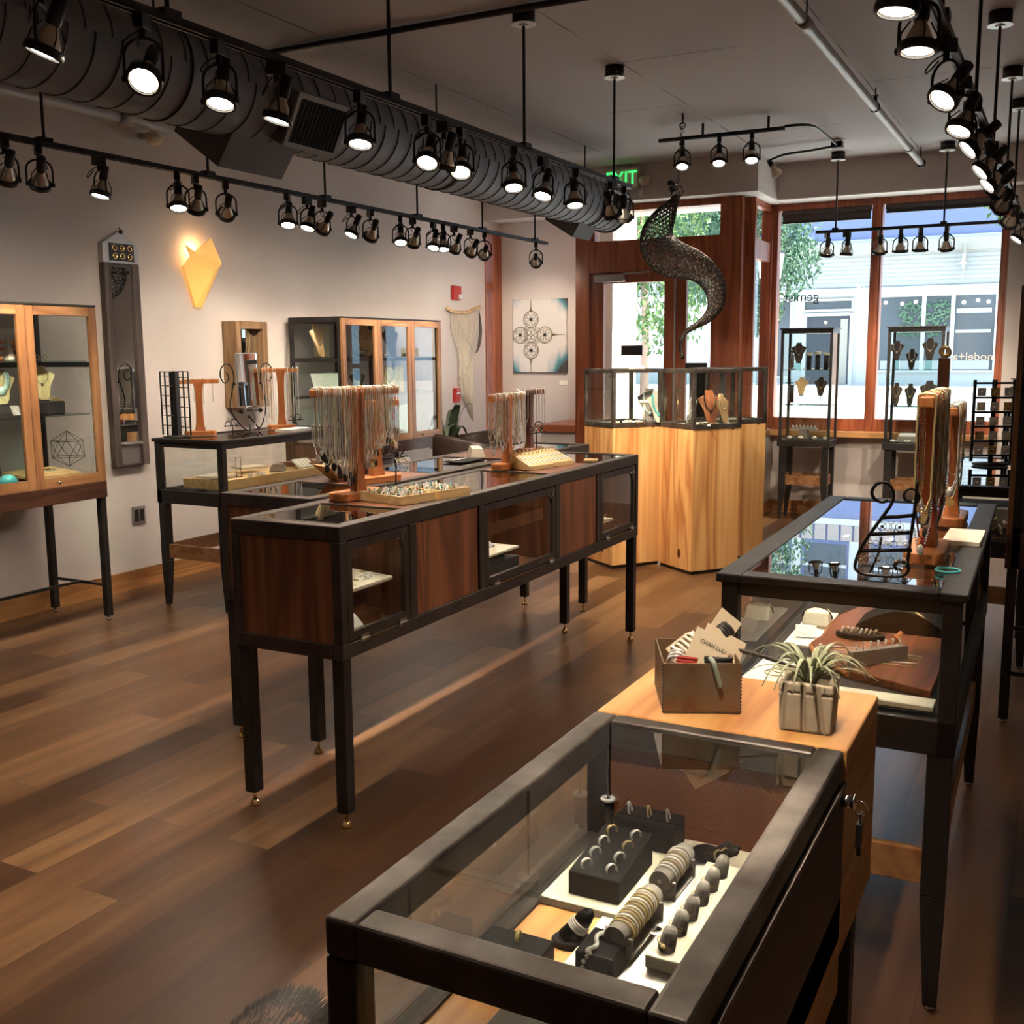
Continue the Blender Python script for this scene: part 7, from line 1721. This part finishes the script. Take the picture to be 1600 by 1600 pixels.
# ------------------------------------------------------------------ dog at the bottom edge
def dog(x, y, rz):
    t = thing('dog', 'black dog standing at the bottom edge beside the foreground vitrine, only its back in view', 'dog', (x, y, 0), rz)
    J = {'pel': (-.24, 0, .40), 'mid': (-.02, 0, .41), 'wit': (.20, 0, .415), 'neck': (.33, 0, .44), 'head': (.44, 0, .46), 'snout': (.55, 0, .42), 'nose': (.60, 0, .41), 'tail1': (-.345, 0, .37), 'tail2': (-.375, 0, .25), 'tail3': (-.36, 0, .14)}
    E = [('pel', 'mid'), ('mid', 'wit'), ('wit', 'neck'), ('neck', 'head'), ('head', 'snout'), ('snout', 'nose'), ('pel', 'tail1'), ('tail1', 'tail2'), ('tail2', 'tail3')]
    rad = {'pel': .115, 'mid': .120, 'wit': .135, 'neck': .085, 'head': .075, 'snout': .042, 'nose': .030, 'tail1': .035, 'tail2': .026, 'tail3': .012}
    for s, sy in (('l', .085), ('r', -.085)):
        for n_, p, r_ in (('hip', (-.26, sy, .33), .075), ('knee', (-.16, sy, .24), .05), ('hock', (-.31, sy, .13), .028), ('hpaw', (-.26, sy, .018), .026), ('sho', (.22, sy, .30), .065), ('elb', (.17, sy, .21), .042), ('wri', (.21, sy, .09), .028), ('fpaw', (.235, sy, .018), .026)):
            J[n_ + s] = p; rad[n_ + s] = r_
        E += [('pel', 'hip' + s), ('hip' + s, 'knee' + s), ('knee' + s, 'hock' + s), ('hock' + s, 'hpaw' + s), ('wit', 'sho' + s), ('sho' + s, 'elb' + s), ('elb' + s, 'wri' + s), ('wri' + s, 'fpaw' + s)]
        J['ear' + s] = (.42, sy * .75, .50); J['eart' + s] = (.40, sy * 1.15, .44); rad['ear' + s] = .022; rad['eart' + s] = .014
        E += [('head', 'ear' + s), ('ear' + s, 'eart' + s)]
    names = list(J); me = bpy.data.meshes.new('body'); me.from_pydata([J[n_] for n_ in names], [(names.index(a), names.index(b)) for a, b in E], [])
    o = bpy.data.objects.new('body', me); C.objects.link(o); o.parent = t
    sk = o.modifiers.new('skin', 'SKIN'); 
    if not me.skin_vertices:
        bm = bmesh.new(); bm.from_mesh(me); bm.verts.layers.skin.verify(); bm.to_mesh(me); bm.free()
    for i, n_ in enumerate(names):
        sv = me.skin_vertices[0].data[i]; sv.radius = (rad[n_], rad[n_] * (1.0)); sv.use_root = n_ == 'pel'
    su = o.modifiers.new('sub', 'SUBSURF'); su.levels = 2; su.render_levels = 2
    me.materials.append(MATS['fur'])
    for s in (-1, 1): MB().ball((.495, s * .045, .482), .011, 8, 6).build('eye', 'dark beads', t)
    MB().ball((.628, 0, .415), .016, 8, 6).build('nose_tip', 'black velvet', t)
    # coat over the back
    random.seed(8); m = MB(); vs = []; fs = []
    def axis(q):
        P = [V(-.34, 0, .40), V(-.24, 0, .40), V(-.02, 0, .41), V(.20, 0, .415), V(.33, 0, .44)]; Rr = [.075, .108, .112, .125, .08]
        f_ = q * 4; i = min(3, int(f_)); u = f_ - i; return P[i].lerp(P[i + 1], u), Rr[i] + (Rr[i + 1] - Rr[i]) * u
    for i in range(5200):
        c, r_ = axis(random.random()); a = rnd(-.15, PI + .15); n_ = V(0, math.cos(a), math.sin(a)); p = c + n_ * r_ * .94
        d = (n_ * .20 + V(-1, 0, -.10) + V(rnd(-.22, .22), rnd(-.25, .25), rnd(-.1, .15))).normalized(); l = rnd(.022, .036); sd = d.cross(n_).normalized() * .0012
        k = len(vs); vs += [p - sd, p + sd, p + d * l]; fs.append([k, k + 1, k + 2])
    o = m.add(vs, fs).build('coat', 'fur tips', t); o['kind'] = 'stuff'
    return t
dg = dog(-1.11, 1.10, R(-75)); dg.scale = (.93, 1.0, .93)
# ------------------------------------------------------------------ the street outside
noise_mat('paving', [(.3, (.50, .48, .46)), (.7, (.60, .58, .55))], (1.5, 1.5, 1.5), 5, .9)
noise_mat('siding', [(.3, (.40, .43, .45)), (.7, (.45, .48, .50))], (.5, .5, 9), 3, .8)
mat('facade white', (.56, .58, .58), .7)
mat('roof blue', (.17, .21, .37), .6)
mat('shop dark', (.06, .065, .085), .3)
mat('shop glass', (.10, .115, .13), .08, 0)
mat('slat brown', (.42, .36, .34), .8)
mat('cornice', (.40, .38, .33), .8)
noise_mat('tree bark', [(.3, (.36, .22, .16)), (.7, (.52, .34, .26))], (6, 6, 2), 4, .8)
noise_mat('tree leaf', [(.3, (.05, .12, .03)), (.5, (.10, .19, .05)), (.7, (.18, .26, .08))], (2.5, 2.5, 2.5), 2, .6)
MATS['tree leaf'].node_tree.nodes['Principled BSDF'].inputs['Transmission Weight'].default_value = 0
noise_mat('blue tree leaf', [(.3, (.05, .12, .07)), (.7, (.11, .20, .12))], (2.5, 2.5, 2.5), 2, .6)
emit('lantern glass', (1.0, .93, .80), 2.0)
emit('pendant glow', (1.0, .80, .45), 3.0)
brick_mat('pale brick', (.66, .50, .33), (.74, .58, .40), (.80, .72, .60), .42, .14, .012)
o = struct('street', MB().add([(-40, 10.75, -.02), (30, 10.75, -.02), (30, 36.5, .5), (-40, 36.5, .5), (-40, 10.75, -.5), (30, 10.75, -.5), (30, 36.5, -.3), (-40, 36.5, -.3)], [[0, 1, 2, 3], [4, 7, 6, 5], [0, 4, 5, 1], [1, 5, 6, 2], [2, 6, 7, 3], [3, 7, 4, 0]]), 'paving')
FY = 36.0
t = thing('storefront_building', 'white sided storefront with blue roof across the street', 'building', (-6, FY, .4))
MB().box((-22, FY, .4), (4, FY + 6, 3.32)).build('wall', 'facade white', t, world=True)
MB().box((-22, FY - .06, 3.55), (4, FY + 6, 4.6)).build('siding_band', 'siding', t, world=True)
m = MB()
for i in range(8): m.box((-22, FY - .075, 3.60 + .13 * i), (4, FY - .05, 3.612 + .13 * i))
m.build('siding_lines', 'cornice', t, world=True)
MB().box((-22, FY - .15, 3.32), (4, FY + .1, 3.56)).box((-22, FY - .12, 4.98), (4, FY + .1, 5.08)).build('trim_band', 'facade white', t, world=True)
MB().box((-22, FY - .25, 4.6), (4, FY + .1, 4.98)).build('cornice', 'cornice', t, world=True)
MB().box((-22, FY, 5.0), (4, FY + 6, 8.9)).build('upper_wall', 'roof blue', t, world=True)
MB().box((-22, FY - .08, 6.06), (4, FY, 6.26)).box((-22, FY - .1, 8.5), (4, FY, 8.95)).build('upper_trim', 'facade white', t, world=True)
m = MB()
for i in range(60): m.box((-22 + .43 * i, FY - .06, 6.26), (-22 + .43 * i + .36, FY, 6.80))
m.build('slatted_band', 'slat brown', t, world=True)
m = MB(); wn_ = MB()
for i in range(13):
    x = -21 + 1.9 * i; wn_.box((x, FY - .04, 6.95), (x + 1.35, FY - .005, 8.4)); m.box((x - .42, FY - .12, 6.80), (x - .12, FY, 8.5)); m.box((x - .05, FY - .07, 7.62), (x + 1.4, FY, 7.72))
pp_ = wn_.build('upper_window', 'shop glass', t, world=True); m.build('upper_pillar', 'facade white', t, world=True)
def shopwin(x0, x1, z0, z1, mull=()):
    w = MB().box((x0, FY - .05, z0), (x1, FY - .01, z1)).build('shop_window', 'shop glass', t, world=True)
    m = MB(); fr = .07
    m.box((x0 - fr, FY - .10, z0 - fr), (x0, FY - .0, z1 + fr)).box((x1, FY - .10, z0 - fr), (x1 + fr, FY - .0, z1 + fr)).box((x0, FY - .10, z0 - fr), (x1, FY, z0)).box((x0, FY - .10, z1), (x1, FY, z1 + fr))
    for q in mull: m.box((q - .06, FY - .11, z0), (q + .06, FY, z1))
    m.build('window_trim', 'facade white', w, world=True)
    return w
shopwin(-9.05, -8.42, .75, 3.2); shopwin(-7.95, -6.45, 2.92, 3.18); w_ = shopwin(-5.62, -2.2, .95, 3.25, (-4.25, -3.4))
d = MB().box((-7.85, FY - .04, .42), (-6.50, FY - .01, 2.70)).build('entrance', 'shop dark', t, world=True)
MB().box((-8.0, FY - .12, .42), (-7.87, FY, 2.78)).box((-6.48, FY - .12, .42), (-6.36, FY, 2.78)).box((-7.87, FY - .12, 2.70), (-6.48, FY, 2.80)).build('entrance_trim', 'facade white', d, world=True)
MB().box((-6.78, FY - .06, .5), (-6.55, FY - .045, 2.6)).build('open_door_leaf', 'cornice', d, world=True)
MB().ball((-7.25, FY - .10, 2.50), .05, 10, 6).build('pendant_lamp', 'pendant glow', d, world=True)
for i, x in enumerate((-5.4, -4.9, -4.5, -3.1, -2.7, -2.4)):
    MB().ball((x, FY - .12, 3.08 - .05 * (i % 2)), .06, 8, 6).build('window_lamp', 'lantern glass', w_, world=True)
m = MB(); random.seed(12)
for i in range(240):
    c = V(rnd(-5.0, -3.5), FY - .09, rnd(2.0, 3.1)); m.obox(c, (rnd(.05, .12), .02, rnd(.03, .08)), Euler((rnd(-.5, .5), rnd(-1, 1), 0)).to_matrix())
m.build('window_plants', 'blue tree leaf', w_, world=True)
MB().box((-5.5, FY - .08, .98), (-2.3, FY - .055, 1.25)).box((-3.3, FY - .08, 2.1), (-2.3, FY - .055, 2.2)).box((-3.3, FY - .08, 2.7), (-2.3, FY - .055, 2.85)).build('window_shelf', 'siding', w_, world=True)
t = tag(MB().box((-3.15, FY - .9, 4.0), (-3.09, FY - .06, 4.45)).box((-3.14, FY - .5, 3.75), (-3.10, FY - .2, 4.75)).build('hanging_sign', 'cornice'), 'small projecting sign on the white siding across the street', 'sign')

def tree(x, y, h, trunk_r, crown, label, leafm, n, seed, lsize=.16, z0=.1):
    random.seed(seed)
    t = thing('street_tree', label, 'tree', (x, y, z0), 0, 'street trees outside')
    m = MB(); m.tube([(0, 0, 0), (.03, 0, h * .35), (-.04, 0, h * .62)], [trunk_r, trunk_r * .8, trunk_r * .65], 10)
    for i in range(7):
        a = 2 * PI * i / 7 + rnd(-.3, .3); r_ = rnd(.5, 1.0)
        m.tube(smooth_path([(-.02, 0, h * rnd(.38, .6)), (.35 * r_ * math.cos(a), .35 * r_ * math.sin(a), h * .72), (.9 * r_ * math.cos(a), .9 * r_ * math.sin(a), h * rnd(.9, 1.05))], 4), [trunk_r * .45] * 5 + [trunk_r * .3] * 4, 6)
    m.build('trunk', 'tree bark', t)
    vs = []; fs = []
    for (cx, cy, cz, R_, k) in crown:
        for i in range(int(n * k)):
            while True:
                q = V(rnd(-1, 1), rnd(-1, 1), rnd(-1, 1))
                if q.length < 1: break
            q = q * (.6 + .4 * q.length)
            c = V(cx, cy, cz) + q * R_; e = Euler((rnd(0, 6), rnd(0, 6), rnd(0, 6))).to_matrix(); s = lsize * rnd(.6, 1.2); o_ = len(vs)
            vs += [c + e @ V(-s, 0, 0), c + e @ V(0, -s * .45, .02), c + e @ V(s, 0, 0), c + e @ V(0, s * .45, .02)]; fs.append([o_, o_ + 1, o_ + 2, o_ + 3])
    MB().add(vs, fs).build('foliage', leafm, t)
    return t
tree(-6.55, 16.0, 4.0, .085, [(-.7, 0, 3.6, 1.1, 1), (.6, 0, 3.9, 1.1, 1), (0, 0, 4.5, 1.0, .8), (-.75, .2, 1.7, .6, .35), (.8, .2, 2.0, .6, .35)], 'bare trunked tree seen through the entrance doors', 'tree leaf', 1500, 1, .06)
tree(-5.85, 21.0, 5.0, .10, [(.2, 0, 4.0, 1.3, 1), (.7, 0, 3.2, .8, .7), (-.8, 0, 3.6, 1.2, .8), (.3, 0, 5.2, 1.1, .8), (.25, 0, 2.3, .55, .5)], 'blue green tree at the left side of the shop windows', 'blue tree leaf', 2200, 2, .07)
tree(-.55, 17.5, 4.8, .10, [(-.1, 0, 3.9, .75, 1), (.5, 0, 4.4, .8, 1)], 'bright leaved tree at the right side of the shop windows', 'tree leaf', 1500, 3, .07)
tree(-9.8, 26.0, 5.4, .12, [(0, 0, 4.4, 1.8, 1.4), (1.4, 0, 3.6, 1.2, 1), (-1.3, 0, 3.8, 1.3, 1)], 'further tree seen through the transom over the doors', 'tree leaf', 1500, 4, .12, .3)
t = tag(MB().box((-5.35, 12.0, -.02), (-4.90, 12.7, 4.2)).build('brick_pier', 'pale brick'), 'pale brick pier outside the left door', 'pier')
t = thing('street_lantern', 'white glowing lantern hanging outside beside the window post', 'lamp', (-3.28, 13.0, 2.5))
MB().taper((-3.30, 13.0, 2.46), (.20, .2), (-3.30, 13.0, 2.75), (.26, .26)).build('lantern_glass', 'lantern glass', t, world=True)
MB().box((-3.44, 12.86, 2.75), (-3.16, 13.14, 2.78)).cyl((-3.3, 13.0, 2.78), (-3.3, 13.0, 3.6), .015, n=6).cyl((-3.3, 13.0, 3.6), (-3.3, 10.74, 3.6), .015, n=6).build('lantern_bracket', 'lamp black', t, world=True)
